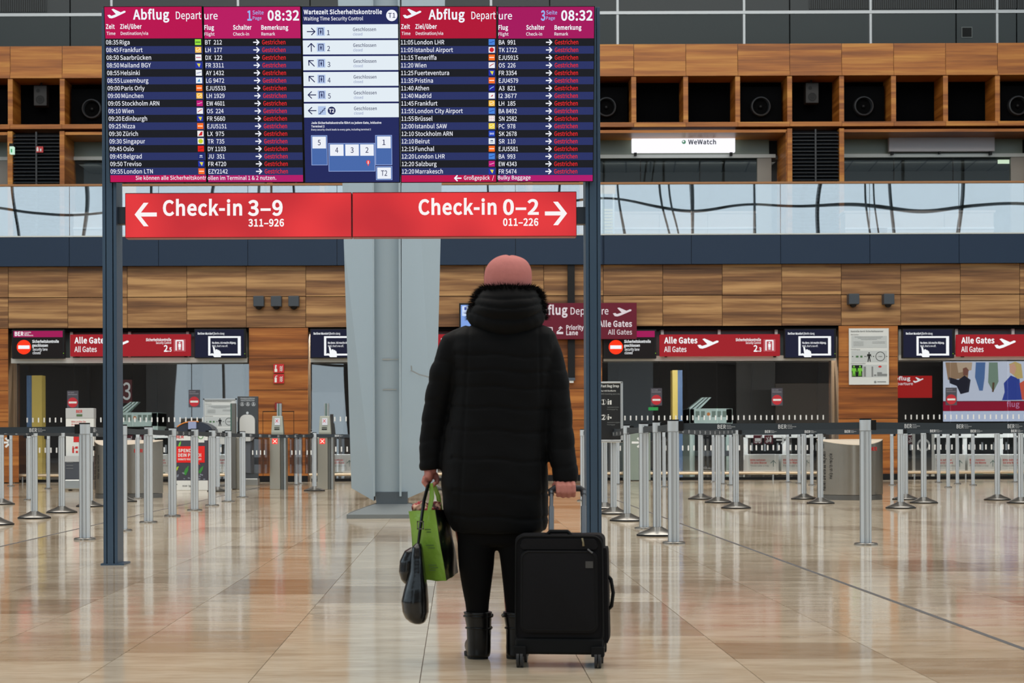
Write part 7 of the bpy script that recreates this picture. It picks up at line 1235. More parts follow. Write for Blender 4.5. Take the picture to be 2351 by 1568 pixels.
# ---------------------------------------------------------------- the traveller
YP = 7.61; KP = YP/F
def q3(px, py, dy=0.0): x, z = P(px, py, YP); return (x, YP+dy, z)
def lsec(l): # (py, xl, xr, ry[, dy])
    out = []
    for e in l:
        py, a, b, ry = e[:4]; dy = e[4] if len(e) > 4 else 0.0; x0, z = P(a, py, YP); x1, _ = P(b, py, YP); out.append((z, (x0+x1)/2, YP+dy, (x1-x0)/2, ry))
    return out
def remesh(mb, vox, name, m, smooth=0.5, iters=4):
    me = mb.mesh('r', m); o = bpy.data.objects.new('r', me); COL.objects.link(o)
    r = o.modifiers.new('r', 'REMESH'); r.mode = 'VOXEL'; r.voxel_size = vox; r.use_smooth_shade = True
    s = o.modifiers.new('s', 'SMOOTH'); s.factor = smooth; s.iterations = iters
    bpy.context.view_layer.update(); dg = bpy.context.evaluated_depsgraph_get(); me2 = bpy.data.meshes.new_from_object(o.evaluated_get(dg)); bpy.data.objects.remove(o); bpy.data.meshes.remove(me)
    me2.name = name; me2.materials.clear(); me2.materials.append(m); return me2
def place(name, me, root):     # world-space mesh under a root
    w = wloc(root); me.transform(Matrix.Translation(-w)); return obj(name, me, None, root)
px0_, _z = P(1150, 1510, YP)
per = thing('person', (px0_, YP, 0), 'woman seen from behind in a long black quilted coat and pink hat', 'person')
SKIN = mat('skin', (192, 120, 106), 0.55); NB_ = Vector
b = M()
hx, hy, hz = q3(1166, 660, 0.01)
b.ball((hx, hy, hz+0.0), 0.074, 0.092, 0.112, 24, 16); b.ball((hx, hy+0.095, hz-0.02), 0.012, 0.018, 0.022, 10, 6)         # skull, nose
b.ball((hx, hy+0.05, hz-0.06), 0.052, 0.045, 0.055, 14, 8)
for sgn in (-1, 1):
    b.ball((hx+sgn*0.076, hy-0.005, hz-0.015), 0.010, 0.018, 0.030, 10, 6); b.ball((hx+sgn*0.03, hy+0.082, hz+0.005), 0.013, 0.01, 0.009, 10, 6)
b.ball((hx, hy+0.09, hz-0.062), 0.024, 0.01, 0.008, 10, 6)
b.tube([(hx, hy-0.01, hz-0.06), (hx, hy-0.015, hz-0.2)], [0.055, 0.065], 14)
b.loft(lsec([(760, 1095, 1232, 0.07), (800, 1060, 1250, 0.09), (900, 1075, 1230, 0.09), (1000, 1065, 1235, 0.1), (1100, 1060, 1240, 0.12), (1200, 1065, 1228, 0.11), (1230, 1080, 1212, 0.08)]), 24)
LA = [q3(1048, 790), q3(1006, 930, 0.01), q3(990, 1070, 0.0)]; RA = [q3(1250, 790), q3(1281, 940, -0.03), q3(1297, 1085, -0.09)]
b.tube([q3(1100, 780)] + LA + [q3(987, 1084, 0.0)], [0.04, 0.035, 0.024, 0.024, 0.025], 12); b.tube([q3(1200, 780)] + RA + [q3(1297, 1102, -0.10)], [0.04, 0.035, 0.024, 0.024, 0.026], 12)
for (a_, b_, c_) in ((1092, 1096, 1097), (1190, 1184, 1182)): b.tube([q3(a_, 1200), q3(b_, 1340), q3(c_, 1430), q3(c_, 1500, 0.02)], [0.085, 0.05, 0.035, 0.03], 12)
# right hand closed round the trolley grip
HY = YP-0.115; gx_, gz_ = P(1300, 1123, HY)
b.ball((P(1299, 1112, HY)[0], HY+0.012, P(1299, 1111, HY)[1]), 0.040, 0.017, 0.026, 14, 8)
for j in range(4):
    x_ = P(1280+12.0*j, 1120, HY)[0]; L_ = (0.88, 1.0, 1.0, 0.92)[j]; rr_ = 0.0085
    b.tube([(x_, HY-0.004, gz_+0.026), (x_, HY-0.027, gz_+0.012), (x_+0.001, HY-0.030, gz_-0.012*L_), (x_+0.001, HY-0.016, gz_-0.027*L_), (x_+0.001, HY+0.008, gz_-0.026*L_)], [rr_*1.05, rr_*1.1, rr_*1.05, rr_, rr_*0.85], 10)
xt = P(1276, 1112, HY)[0]; b.tube([(xt+0.008, HY+0.012, gz_+0.03), (xt-0.004, HY+0.022, gz_+0.014), (xt+0.002, HY+0.027, gz_-0.008), (xt+0.018, HY+0.024, gz_-0.018)], [0.012, 0.0115, 0.0105, 0.009], 10)
# left hand curled round the bag straps
lx, ly, lz = q3(986, 1092)
b.ball((lx-0.002, ly, lz+0.004), 0.019, 0.038, 0.034, 12, 8)
for j in range(4):
    yy = ly-0.032+0.021*j; L_ = (0.86, 0.97, 1.0, 0.95)[j]
    b.tube([(lx-0.016, yy, lz-0.004), (lx-0.022, yy, lz-0.026*L_), (lx-0.008, yy, lz-0.044*L_), (lx+0.014, yy, lz-0.044*L_), (lx+0.024, yy, lz-0.028*L_)], [0.0102, 0.0102, 0.0098, 0.0092, 0.008], 10)
b.tube([(lx+0.010, ly+0.03, lz+0.018), (lx+0.026, ly+0.026, lz-0.002), (lx+0.030, ly+0.012, lz-0.02), (lx+0.028, ly-0.006, lz-0.03)], [0.012, 0.011, 0.010, 0.0085], 10)
place('body', remesh(b, 0.0042, 'body', SKIN, 0.5, 2), per)
# coat
COATM = mat('black_quilted_fabric', (8, 8, 9), 0.7, spec=0.12); nt = COATM.node_tree; bs_ = nt.nodes['Principled BSDF']; bs_.inputs['Sheen Weight'].default_value = 0.02; bs_.inputs['Sheen Roughness'].default_value = 0.5
tcx = nt.nodes.new('ShaderNodeTexCoord'); nzz = nt.nodes.new('ShaderNodeTexNoise'); nzz.inputs['Scale'].default_value = 14; nzz.inputs['Detail'].default_value = 6; bpn = nt.nodes.new('ShaderNodeBump'); bpn.inputs['Strength'].default_value = 0.35; bpn.inputs['Distance'].default_value = 0.012
nt.links.new(tcx.outputs['Object'], nzz.inputs['Vector']); nt.links.new(nzz.outputs[0], bpn.inputs['Height']); nt.links.new(bpn.outputs[0], bs_.inputs['Normal'])
c = M()
c.loft(lsec([(742, 1095, 1232, 0.075), (752, 1062, 1262, 0.095), (770, 1038, 1278, 0.115), (800, 1030, 1276, 0.13), (850, 1040, 1268, 0.14), (900, 1040, 1262, 0.14), (950, 1032, 1257, 0.145), (1000, 1022, 1255, 0.15), (1060, 1015, 1257, 0.165), (1120, 1013, 1259, 0.17), (1170, 1018, 1259, 0.165), (1200, 1028, 1258, 0.16), (1216, 1038, 1254, 0.155), (1222, 1050, 1246, 0.145)]), 48, 2.5)
c.tube([q3(1085, 772), q3(1046, 792), q3(1018, 860), q3(1001, 935, 0.01), q3(990, 1005, 0.01), q3(987, 1066, 0.0), q3(988, 1079)], [0.052, 0.064, 0.056, 0.050, 0.046, 0.0435, 0.042], 24)
c.tube([q3(1210, 772), q3(1248, 792), q3(1270, 860, -0.01), q3(1280, 940, -0.03), q3(1286, 1020, -0.055), q3(1296, 1094, -0.085), q3(1298, 1109, -0.09)], [0.052, 0.062, 0.058, 0.054, 0.054, 0.050, 0.046], 24)
cm_ = remesh(c, 0.0075, 'coat', COATM, 0.5, 5)
seams = [P(1150, y_, YP)[1] for y_ in (819, 854, 891, 938, 990, 1055, 1129, 1185)]
aseam = [P(1150, y_, YP)[1] for y_ in (840, 885, 930, 975, 1020, 1062)]
xl_, xr_ = P(1068, 800, YP)[0], P(1246, 800, YP)[0]
cm_.vertices.foreach_get  # plain loop keeps it readable
nrm = [v.normal.copy() for v in cm_.vertices]
for v, n_ in zip(cm_.vertices, nrm):
    x, y, z = v.co; arm = x < P(1036, 900, YP)[0] - max(0, (z-0.9))*0.02 + (0.02 if z > 1.1 else 0) or x > P(1262, 900, YP)[0]
    d = 0.0
    if not arm:
        zz = z + 0.012*math.sin((x-0.15)*9)*0.6 + 0.004*math.sin(x*31)
        for s_ in seams: d -= 0.0045*math.exp(-((zz-s_)/0.0055)**2)
        d += 0.0010*math.sin(x*40+z*17)*math.sin(z*55)
        t_ = (1.25-z)                                  # princess seams spreading towards the hem
        for xs in (P(1075, 800, YP)[0]-t_*0.055, P(1236, 800, YP)[0]+t_*0.02): d -= 0.0040*math.exp(-((x-xs)/0.006)**2)
    else:
        for s_ in aseam: d -= 0.0025*math.exp(-(((z+0.02*math.sin(x*20))-s_)/0.008)**2)
        d += 0.0015*math.sin(z*60+x*30)
    v.co = v.co + n_*d
place('coat', cm_, per)
h = M(); h.loft(lsec([(652, 1122, 1212, 0.08, 0.0), (664, 1106, 1230, 0.115, -0.0), (682, 1093, 1242, 0.135, -0.005), (702, 1084, 1247, 0.145, -0.012), (716, 1082, 1246, 0.145, -0.018), (727, 1088, 1240, 0.14, -0.02), (740, 1104, 1224, 0.12, -0.02), (752, 1128, 1204, 0.09, -0.02)]), 40, 2.3)
pts = []                                     # thick rolled lower fold hanging as a crescent on the shoulders
for i in range(13):
    a = math.pi*i/12; px_ = 1162 - 74*math.cos(a); py_ = 716 + 30*math.sin(a)**1.1; pts.append(q3(px_, py_, 0.02-0.125*math.sin(a)))
h.tube(pts, [0.03, 0.038] + [0.044]*9 + [0.038, 0.03], 16)
hm = remesh(h, 0.007, 'hood', COATM, 0.5, 4)
nrm = [v.normal.copy() for v in hm.vertices]
for v, n_ in zip(hm.vertices, nrm):
    x, y, z = v.co; u = (x-P(1163, 715, YP)[0])/0.145; d = 0
    for py_, cv, am in ((714, 0.030, .007), (693, 0.022, .004), (741, 0.042, .004)): d -= am*math.exp(-((z-(P(1163, py_, YP)[1]+cv*u*u))/0.005)**2)
    d += 0.002*math.sin(x*45+z*30)
    if y < YP: v.co = v.co + n_*d
place('hood', hm, per)
FUR = mat('black_fur', (14, 12, 13), 0.8, spec=0.15); f = M(); fr2 = random.Random(3)
ring_ = lsec([(660, 1116, 1220, 0.09), (666, 1104, 1232, 0.115), (675, 1094, 1242, 0.13), (690, 1087, 1246, 0.138), (710, 1080, 1250, 0.142), (734, 1080, 1251, 0.13)])
for i in range(9000):
    t_ = fr2.random()*4.999; j = int(t_); u = t_-j; A_ = ring_[j]; B_ = ring_[j+1]; an = fr2.uniform(0, 2*math.pi)
    if t_ > 1.4 and abs(math.cos(an)) < 0.84+0.02*t_ and math.sin(an) < 0: continue
    z, cx, cy, rx, ry = [A_[m_]*(1-u)+B_[m_]*u for m_ in range(5)]
    p = Vector((cx+rx*math.cos(an), cy+ry*math.sin(an), z)); o_ = Vector((math.cos(an)*1.0, math.sin(an)*0.8, 0.55-0.1*t_+fr2.uniform(-.5, .5))).normalized(); L_ = fr2.uniform(0.012, 0.028)
    s_ = Vector((-math.sin(an), math.cos(an), fr2.uniform(-.6, .6))).normalized()*0.0014; e = p+o_*L_+Vector((0, 0, fr2.uniform(-.006, .002)))
    p0 = p-o_*0.008; mid = (p0+e)/2 + Vector((fr2.uniform(-1, 1), fr2.uniform(-1, 1), fr2.uniform(-1, 1)))*0.003
    f.add([p0-s_, p0+s_, mid+s_*0.7, e, mid-s_*0.7], [(0, 1, 2, 3, 4)])
fo = obj('fur_trim', f, FUR, per); fo['kind'] = 'stuff'; fo['label'] = 'dense black fur trim of the hood'
ht = M(); n = 44; prof = [(587, 1163, 1175, .01), (588.5, 1153, 1185, .03), (592, 1141, 1197, .055), (598, 1130, 1207, .074), (606, 1121, 1213.5, .089), (616, 1114.5, 1218.5, .1), (627, 1111.5, 1220.5, .107), (642, 1110.5, 1221, .108), (655, 1111.5, 1220, .106), (667, 1113.5, 1218.5, .103), (676, 1115, 1217, .1)]
ht.loft(lsec(prof), n, 2.1)
for i, v in enumerate(ht.v):
    a = 2*math.pi*(i % n)/n; z = v[2]; cx, cy = hx, YP; s_ = 1 + 0.008*math.sin(3*a+z*30) + 0.006*math.sin(5*a+1.3) - 0.03*math.exp(-((a-4.55-(z-hz)*1.2)/0.10)**2)*min(1, max(0, (hz+0.115-z)*16)) - 0.02*math.exp(-((a-3.7-(z-hz)*3)/0.12)**2)
    ht.v[i] = (cx+(v[0]-cx)*s_, cy+(v[1]-cy)*s_, z + 0.004*math.sin(2*a+0.5))
hatm = mat('pink_wool', (196, 122, 116), 0.9, spec=0.2, noise=(0.08, 60, (1, 1, 1)))
ho = obj('hat', ht, hatm, per, smooth=True); ho['label'] = 'pink soft wool hat'; sb_ = ho.modifiers.new('s', 'SUBSURF'); sb_.levels = sb_.render_levels = 1
TR = mat('black_trousers', (13, 12, 13), 0.9, spec=0.15)
tm_ = M(); tm_.loft(lsec([(1160, 1050, 1240, .12), (1215, 1046, 1243, .12), (1246, 1052, 1236, .10), (1252, 1062, 1226, .08)]), 30)
tm_.loft(lsec([(1200, 1044, 1146, .10), (1235, 1050, 1140.5, .095), (1270, 1051, 1136, .088), (1300, 1053, 1134, .08), (1345, 1060, 1128, .066), (1385, 1068, 1123, .055), (1418, 1072, 1121, .05)]), 26, 2.1)
tm_.loft(lsec([(1200, 1132, 1240, .10), (1235, 1139, 1234, .095), (1270, 1146, 1230, .088), (1300, 1150, 1224, .08), (1345, 1155, 1216, .066), (1385, 1159, 1210, .055), (1418, 1162, 1206, .05)]), 26, 2.1)
place('trousers', remesh(tm_, 0.0065, 'trousers', TR, 0.5, 3), per)
BOOT = mat('black_boot_leather', (9, 8, 9), 0.32, spec=0.35)
for sgn, (a, b_) in ((-1, (1064, 1130)), (1, (1154, 1217))):
    bt = M(); w_ = b_-a; ox = 0.012*sgn
    bt.loft(lsec([(1404, a, b_, .064), (1412, a+2, b_-1, .060), (1440, a+7, b_-2, .055), (1468, a+8, b_-3, .052), (1490, a+8, b_-3, .055, .008), (1503, a+8, b_-4, .06, .012), (1508, a+9, b_-5, .058, .012)]), 24, 2.4)
    cx = P((a+b_)/2, 1490, YP)[0]
    bt.tube([(cx, YP+0.0, 0.045), (cx+ox*0.5, YP+0.08, 0.040), (cx+ox, YP+0.16, 0.034), (cx+ox*1.2, YP+0.205, 0.028)], [0.042, 0.043, 0.040, 0.022], 16)
    bo = place('boot', remesh(bt, 0.0055, 'boot', BOOT, 0.5, 3), per)
    s_ = M(); s_.loft([(0.0, cx, YP+0.012, w_*KP*0.36, .052), (0.014, cx, YP+0.012, w_*KP*0.37, .054)], 20, 2.6); s_.loft([(0.0, cx+ox*.7, YP+0.13, 0.044, .085), (0.012, cx+ox*.7, YP+0.13, 0.045, .087)], 20, 2.4)
    obj('sole', s_, mat('rubber_black', (10, 10, 10), 0.8), bo)
    sp_ = M(); 
    for py_ in (1414, 1441): 
        rr = lsec([(py_, a+(1 if py_ < 1430 else 6), b_-(0 if py_ < 1430 else 1), .062 if py_ < 1430 else .057)])[0]
        pts = [(rr[1]+rr[3]*math.cos(t_*math.pi/12), rr[2]+rr[4]*math.sin(t_*math.pi/12), rr[0]+0.002*math.sin(t_*.5)) for t_ in range(25)]; sp_.tube(pts, 0.0045, 8, 0.8)
    obj('ankle_strap', sp_, BOOT, bo, smooth=True)
    bx_ = P(b_-1 if sgn < 0 else a+1, 1412, YP); obj('buckle', M().ball((bx_[0], YP-0.012, bx_[1]), 0.007, 0.007, 0.009, 10, 6), mat('dull_metal', (130, 126, 120), 0.3, 0.9), bo, smooth=True)
# ---------------------------------------------------------------- suitcase
cx, cyc = P(1288, 1500, 7.38)[0], 7.385
su = thing('suitcase', (cx, cyc, 0), 'black soft-sided cabin suitcase on four wheels with extended handle, held in her right hand', 'suitcase')
CAN = mat('suitcase_fabric', (24, 23, 25), 0.8, spec=0.15, noise=(0.08, 90, (1, 1, 1))); CAN2 = mat('suitcase_dark_trim', (9, 9, 10), 0.6, spec=0.2)
ks = 7.28/F; WB = 0.168; TOP = HC-(1229-PY)*ks; BOT = HC-(1497-PY)*ks; D0, D1 = -0.10, 0.11
def rbox(x0, x1, y0, y1, z0, z1, m, name, par, bev): return obj(name, M().box(x0, x1, y0, y1, z0, z1), m, par, local=True, bevel=bev)
sh_ = M(); N_ = 40
def rr_sec(y, w0, w1, z0, z1, r):  # rounded rectangle in XZ, wider at foot
    pts = []
    for (sx, sz, a0) in ((1, 1, 0), (-1, 1, 90), (-1, -1, 180), (1, -1, 270)):
        for j in range(10):
            a = math.radians(a0+10*j); w = w1 if sz > 0 else w0; pts.append((sx*(w-r)+r*math.cos(a), y, (z1-r if sz > 0 else z0+r)+r*math.sin(a)))
    return pts
def shell_(secs, m, name, par, smooth=True):
    mb = M(); vs = [p for s in secs for p in s]; n = len(secs[0]); fs = [tuple(range(n))]+[tuple(range(len(vs)-n, len(vs)))[::-1]]
    for j in range(len(secs)-1): fs += [(j*n+i, (j+1)*n+i, (j+1)*n+(i+1) % n, j*n+(i+1) % n) for i in range(n)]
    mb.add(vs, fs); o = obj(name, mb, m, par, smooth=smooth, local=True); bm = bmesh.new(); bm.from_mesh(o.data); bmesh.ops.recalc_face_normals(bm, faces=bm.faces); bm.to_mesh(o.data); bm.free(); return o
shell_([rr_sec(D0+0.012, WB-0.018, WB-0.018, BOT+0.03, TOP-0.012, .02), rr_sec(D0+0.022, WB, WB-0.004, BOT+0.005, TOP, .024), rr_sec(D1-0.015, WB, WB-0.004, BOT+0.005, TOP, .024), rr_sec(D1, WB-0.014, WB-0.016, BOT+0.02, TOP-0.014, .02)], CAN, 'shell', su)
shell_([rr_sec(D0-0.012, WB-0.036, WB-0.038, BOT+0.085, TOP-0.07, .025), rr_sec(D0-0.006, WB-0.024, WB-0.026, BOT+0.07, TOP-0.058, .03), rr_sec(D0+0.02, WB-0.022, WB-0.024, BOT+0.068, TOP-0.056, .03)], CAN, 'front_pocket', su)
shell_([rr_sec(D0-0.002, WB-0.024, WB-0.028, TOP-0.054, TOP-0.016, .016), rr_sec(D0+0.02, WB-0.022, WB-0.026, TOP-0.056, TOP-0.014, .016)], CAN, 'upper_pocket', su)
pp = rr_sec(D0+0.008, WB-0.006, WB-0.008, BOT+0.03, TOP-0.006, .035); obj('piping', M().tube(pp+[pp[0]], 0.0035, 8), CAN2, su, local=True, smooth=True)
pp = rr_sec(D0-0.009, WB-0.030, WB-0.032, BOT+0.08, TOP-0.063, .028); obj('zip', M().tube(pp+[pp[0]], 0.003, 6), CAN2, su, local=True, smooth=True)
obj('lower_guard', M().box(-WB+0.004, WB-0.004, D0+0.002, D1-0.01, BOT-0.012, BOT+0.05), CAN2, su, local=True, bevel=0.01)
obj('zip_pull', M().tube([(0.088, D0-0.010, TOP-0.012), (0.092, D0-0.014, TOP-0.026), (0.093, D0-0.012, TOP-0.040)], [.004, .0035, .0045], 8), mat('zip_gold', (150, 134, 104), 0.35, 0.8), su, local=True, smooth=True)
obj('zip_pull', M().tube([(0.108, D0-0.012, TOP-0.052), (0.118, D0-0.013, TOP-0.06), (0.126, D0-0.012, TOP-0.066)], [.003, .003, .0035], 8), mat('zip_grey', (96, 96, 98), 0.4), su, local=True)
obj('name_patch', M().box(0.10, 0.128, D0-0.0135, D0-0.010, TOP-0.122, TOP-0.097), mat('patch_grey', (66, 64, 62), 0.5), su, local=True)
for x_ in (-WB+0.022, WB-0.024):
    for y_, n_ in ((D0+0.012, 0), (D1-0.03, 1)):
        wl_ = obj('wheel', M().box(x_-0.024, x_+0.024, y_-0.028, y_+0.024, BOT-0.018, BOT+0.02).tube([(x_, y_, 0.03), (x_, y_, BOT)], 0.012, 10), CAN2, su, local=True, bevel=0.003)
        ty = M(); 
        for dx in (-0.007, 0.007):
            o = len(ty.v)
            ty.tube([(x_+dx-0.005, y_-0.008, 0.030), (x_+dx+0.005, y_-0.008, 0.030)], 0.030, 22)
        obj('tyre', ty, mat('tyre_grey', (40, 40, 42), 0.6), wl_, local=True)
hzt = P(1300, 1123, YP-0.115)[1]
for x_ in (-0.045, 0.078):
    pass
su.rotation_euler = (0, 0, math.radians(-7))
# handle built in world line with her hand, then expressed in the case's frame
Mi = (Matrix.Translation(su.location) @ Matrix.Rotation(math.radians(-7), 4, 'Z')).inverted()
def toS(p): return tuple(Mi @ Vector(p))
HYb = YP-0.115; xa, xb = P(1265, 1123, HYb)[0], P(1339, 1123, HYb)[0]; TUB = mat('handle_tube_steel', (128, 128, 130), 0.42, 0.8)
for x_ in (xa, xb):
    obj('handle_tube', M().tube([toS((x_+0.002, HYb-0.01, hzt-0.005)), toS((x_, HYb-0.02, hzt-0.07))], 0.0075, 12), TUB, su, local=True, smooth=True)
    obj('handle_tube', M().tube([toS((x_, HYb-0.02, hzt-0.065)), toS((x_-0.002, HYb-0.045, TOP-0.02))], 0.0105, 12), TUB, su, local=True, smooth=True)
obj('grip', M().tube([toS(p) for p in ((xa, HYb-0.012, hzt-0.022), (xa, HYb, hzt-0.006), (xa+0.012, HYb, hzt+0.003), (xb-0.012, HYb, hzt+0.003), (xb, HYb, hzt-0.006), (xb, HYb-0.012, hzt-0.024))], [0.011, 0.0125, 0.0125, 0.0125, 0.0125, 0.011], 12), mat('grip_black', (34, 38, 44), 0.5), su, local=True, smooth=True)
obj('top_handle', M().tube([(-0.05, D0+0.05, TOP-0.004), (-0.035, D0+0.05, TOP+0.010), (0.03, D0+0.05, TOP+0.010), (0.045, D0+0.05, TOP-0.004)], 0.008, 10), CAN2, su, local=True, smooth=True)
shell_([[(WB-0.004+(p[0]*0.16), p[1], p[2]) for p in rr_sec(y_, 0.12, 0.09, BOT+0.03, TOP-0.05, .03)] for y_ in (D0+0.03, D1-0.03)], CAN, 'side_pocket', su)
zm = HC-(1365-PY)*ks; obj('side_handle', M().tube([(WB-0.002, -0.01, zm+0.075), (WB+0.022, -0.02, zm+0.05), (WB+0.03, -0.02, zm), (WB+0.024, -0.02, zm-0.05), (WB-0.002, -0.01, zm-0.075)], 0.007, 10), CAN2, su, local=True, smooth=True)
# ---------------------------------------------------------------- bags in her left hand
YB_ = YP-0.03
def qb(px, py, dy=0.0): x, z = P(px, py, YB_); return (x, YB_+dy, z)
gb_ = thing('shopping_bag', qb(996, 1332), 'green plastic shopping bag with dark printed side, hanging from her left hand', 'bag')
GRN = mat('green_plastic', (136, 176, 66), 0.26, noise=(0.10, 9, (1, 1, 1))); GRN.node_tree.nodes['Bump'].inputs['Strength'].default_value = 0.6; GRN.node_tree.nodes['Bump'].inputs['Distance'].default_value = 0.02
def grid(name, c00, c10, c01, c11, m, par, bulge=0.0, n=10, seed=1, th=0.0015):
    rg = random.Random(seed); mb = M(); c00, c10, c01, c11 = map(Vector, (c00, c10, c01, c11)); nr = (c10-c00).cross(c01-c00).normalized()
    ph = [rg.uniform(0, 6) for _ in range(4)]
    for s_ in (0, 1):
        for j in range(n+1):
            for i in range(n+1):
                u, v = i/n, j/n; p = (c00*(1-u)+c10*u)*(1-v)+(c01*(1-u)+c11*u)*v
                p = p + nr*(bulge*math.sin(math.pi*u)*math.sin(math.pi*v) + 0.003*math.sin(9*u+ph[0]+5*v)*math.sin(math.pi*u) + 0.003*math.sin(7*v+ph[1]-4*u)*math.sin(math.pi*v) - s_*th); mb.v.append(tuple(p))
    w = n+1; k = w*w
    for j in range(n):
        for i in range(n): a = j*w+i; mb.f.append((a, a+1, a+w+1, a+w)); mb.f.append((k+a, k+a+w, k+a+w+1, k+a+1))
    for i in range(n): mb.f.append((i, k+i, k+i+1, i+1)); a = n*w+i; mb.f.append((a, a+1, k+a+1, k+a)); a = i*w; mb.f.append((a, a+w, k+a+w, k+a)); a = i*w+n; mb.f.append((a, k+a, k+a+w, a+w))
    return obj(name, mb, m, par, smooth=True)
f00, f10, f01, f11 = qb(939, 1173, -0.02), qb(999, 1169, -0.07), qb(958, 1331, 0.0), qb(1025, 1330, -0.06)
b10, b11, b00, b01 = qb(1030, 1172, 0.10), qb(1051, 1318, 0.10), qb(960, 1176, 0.13), qb(975, 1325, 0.13)
grid('green_panel', f00, f10, f01, f11, GRN, gb_, -0.012, 12, 2)
DK = bpy.data.materials.new('printed_dark_plastic'); DK.use_nodes = True; nt = DK.node_tree; bsd = nt.nodes['Principled BSDF']; bsd.inputs['Roughness'].default_value = 0.3
tcx = nt.nodes.new('ShaderNodeTexCoord'); vz = nt.nodes.new('ShaderNodeTexNoise'); vz.inputs['Scale'].default_value = 16; vz.inputs['Detail'].default_value = 4; rmp = nt.nodes.new('ShaderNodeValToRGB'); e = rmp.color_ramp.elements
e[0].position = 0.45; e[0].color = lin((12, 12, 12)); e[1].position = 0.75; e[1].color = lin((176, 160, 90)); k_ = e.new(0.58); k_.color = lin((34, 46, 30))
nt.links.new(tcx.outputs['Object'], vz.inputs['Vector']); nt.links.new(vz.outputs[0], rmp.inputs[0]); nt.links.new(rmp.outputs[0], bsd.inputs['Base Color'])
grid('printed_side', f10, b10, f11, b11, DK, gb_, -0.01, 10, 3); grid('back_panel', b00, b10, b01, b11, DK, gb_, 0.008, 8, 4); grid('left_side', b00, f00, b01, f01, GRN, gb_, 0.004, 8, 5); grid('bottom', f01, f11, b01, b11, GRN, gb_, 0.0, 6, 6)
mk = M()
for (px_, py_, w_) in ((976, 1215, 16), (980, 1221, 12), (978, 1251, 22), (983, 1257, 16), (984, 1296, 18), (986, 1302, 20), (985, 1308, 16)):
    x, y, z = qb(px_, py_, -0.062); mk.box(x, x+w_*KP, y-0.0, y+0.001, z, z+0.0035)
obj('dark_print', mk, mat('bag_print', (70, 104, 34), 0.4), gb_)
for pts in ([qb(986, 1172, -0.055), qb(992, 1140, -0.04), qb(990, 1110, -0.02), (lx-0.002, ly-0.01, lz-0.036)], [qb(1012, 1176, 0.03), qb(1006, 1140, 0.02), qb(996, 1112, 0.01), (lx+0.002, ly+0.01, lz-0.036)]):
    obj('handle', M().tube(pts, [0.008, 0.009, 0.007, 0.005], 8, 0.35), GRN, gb_, smooth=True)
sc = thing('scarf', qb(985, 1172, 0.03), 'crumpled red and cream flowered scarf sticking out of the green bag', 'scarf')
FL = bpy.data.materials.new('flowered_cloth'); FL.use_nodes = True; nt = FL.node_tree; bsd = nt.nodes['Principled BSDF']; tcx = nt.nodes.new('ShaderNodeTexCoord'); vz = nt.nodes.new('ShaderNodeTexVoronoi'); vz.inputs['Scale'].default_value = 55; rmp = nt.nodes.new('ShaderNodeValToRGB'); rmp.color_ramp.interpolation = 'CONSTANT'; e = rmp.color_ramp.elements
e[0].position = 0; e[0].color = lin((120, 20, 34)); e[1].position = 0.8; e[1].color = lin((226, 176, 150)); 
for p_, c_ in ((0.3, (176, 40, 50)), (0.5, (224, 204, 176)), (0.62, (70, 16, 24)), (0.72, (214, 110, 50))): k_ = e.new(p_); k_.color = lin(c_)
sx_ = nt.nodes.new('ShaderNodeSeparateColor'); nt.links.new(tcx.outputs['Object'], vz.inputs['Vector']); nt.links.new(vz.outputs['Color'], sx_.inputs[0]); nt.links.new(sx_.outputs[0], rmp.inputs[0]); nt.links.new(rmp.outputs[0], bsd.inputs['Base Color'])
sm = M(); rg = random.Random(5)
for (px_, py_, r_) in ((957, 1166, .022), (968, 1160, .020), (980, 1166, .022), (992, 1162, .022), (1002, 1160, .018), (962, 1176, .024), (985, 1176, .026), (1000, 1172, .022)): sm.ball(qb(px_, py_, rg.uniform(-.02, .03)), r_, r_*1.2, r_*0.8, 14, 8)
me_ = remesh(sm, 0.004, 'scarf', FL, 0.3, 1)
for v in me_.vertices: v.co = v.co + v.normal*0.004*math.sin(v.co.x*300)*math.sin(v.co.z*260+v.co.y*200)
place('cloth', me_, sc)
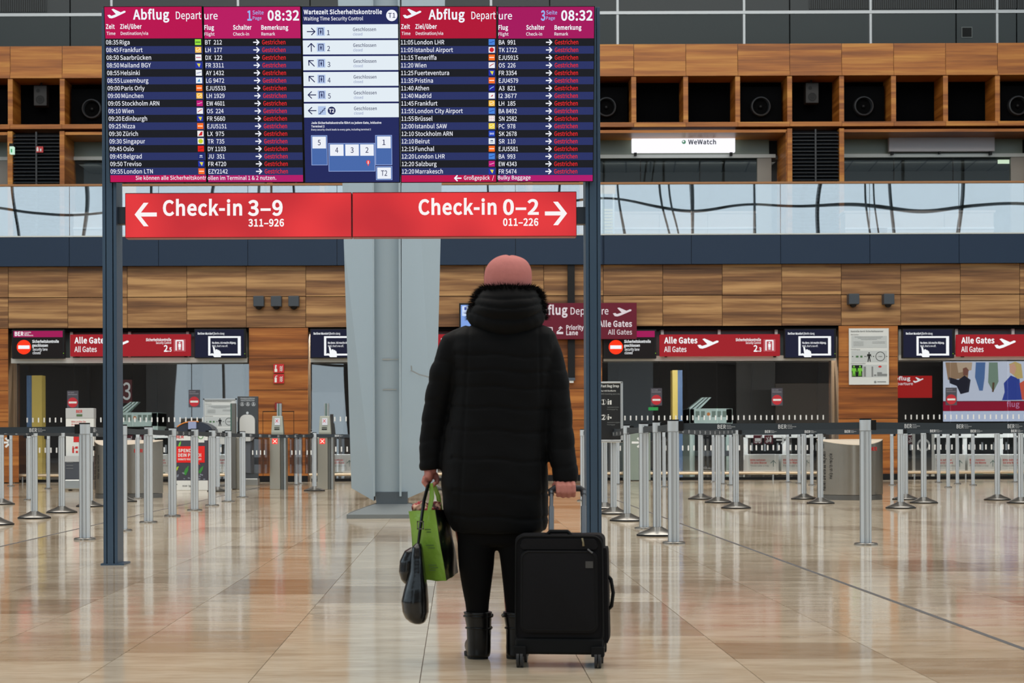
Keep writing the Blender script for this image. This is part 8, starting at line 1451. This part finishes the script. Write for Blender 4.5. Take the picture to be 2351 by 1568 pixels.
hb = thing('handbag', qb(955, 1420, -0.05), 'black leather handbag hanging on a buckled strap from her left hand', 'handbag'); LEA = mat('black_leather', (15, 15, 16), 0.24, noise=(0.3, 30, (1, 1, 1))); dyb = -0.10
def ls(l): return [((P(a, py, YB_)[0]+P(b_, py, YB_)[0])/2, YB_+dyb+(e_[0] if e_ else 0), P((a+b_)/2, py, YB_)[1], (b_-a)/2*KP, ry) for py, a, b_, ry, *e_ in l]
bm_ = M(); bm_.loft([(z, x, y, rx, ry) for x, y, z, rx, ry in ls([(1244, 956, 968, .02), (1252, 948, 971, .035), (1275, 943, 974, .055), (1310, 940, 978, .075), (1345, 930, 983, .09), (1375, 923, 985, .095), (1400, 926, 985, .09), (1413, 932, 982, .085), (1422, 943, 977, .075), (1425, 952, 972, .06)])], 30, 2.3)
place('bag_body', remesh(bm_, 0.0045, 'bag_body', LEA, 0.5, 3), hb)
bm_ = M(); bm_.loft([(z, x, y, rx, ry) for x, y, z, rx, ry in ls([(1254, 944, 960, .03, .03), (1262, 930, 962, .05, .03), (1285, 919, 958, .06, .03), (1310, 917, 955, .06, .03), (1328, 922, 948, .05, .03), (1337, 930, 942, .03, .03)])], 26, 2.3)
place('side_flap', remesh(bm_, 0.0045, 'side_flap', LEA, 0.5, 3), hb)
st_ = M().tube([(lx+0.0, ly-0.036, lz-0.030), qb(982, 1118, -0.055), qb(974, 1150, -0.08), qb(970, 1180, -0.09), qb(967, 1203, -0.095), qb(963, 1235, -0.10), qb(961, 1250, dyb)], [0.011, 0.0125, 0.0125, 0.0125, 0.0125, 0.0115, 0.009], 10, 0.5)
obj('strap', st_, LEA, hb, smooth=True)
x, y, z = qb(966.5, 1203, -0.107); k_ = 0.0012
bk_ = M(); 
for a_, b_, c_, d_ in ((-.013, .013, .012, .016), (-.013, .013, -.016, -.012), (-.013, -.009, -.016, .016), (.009, .013, -.016, .016)): bk_.box(x+a_, x+b_, y-0.003, y+0.001, z+c_, z+d_)
obj('buckle', bk_, mat('dull_metal', (130, 126, 120), 0.3, 0.9), hb)
obj('strap_ring', M().tube([qb(961, 1243, dyb), qb(960, 1252, dyb)], 0.006, 10), mat('dull_metal', (130, 126, 120)), hb)
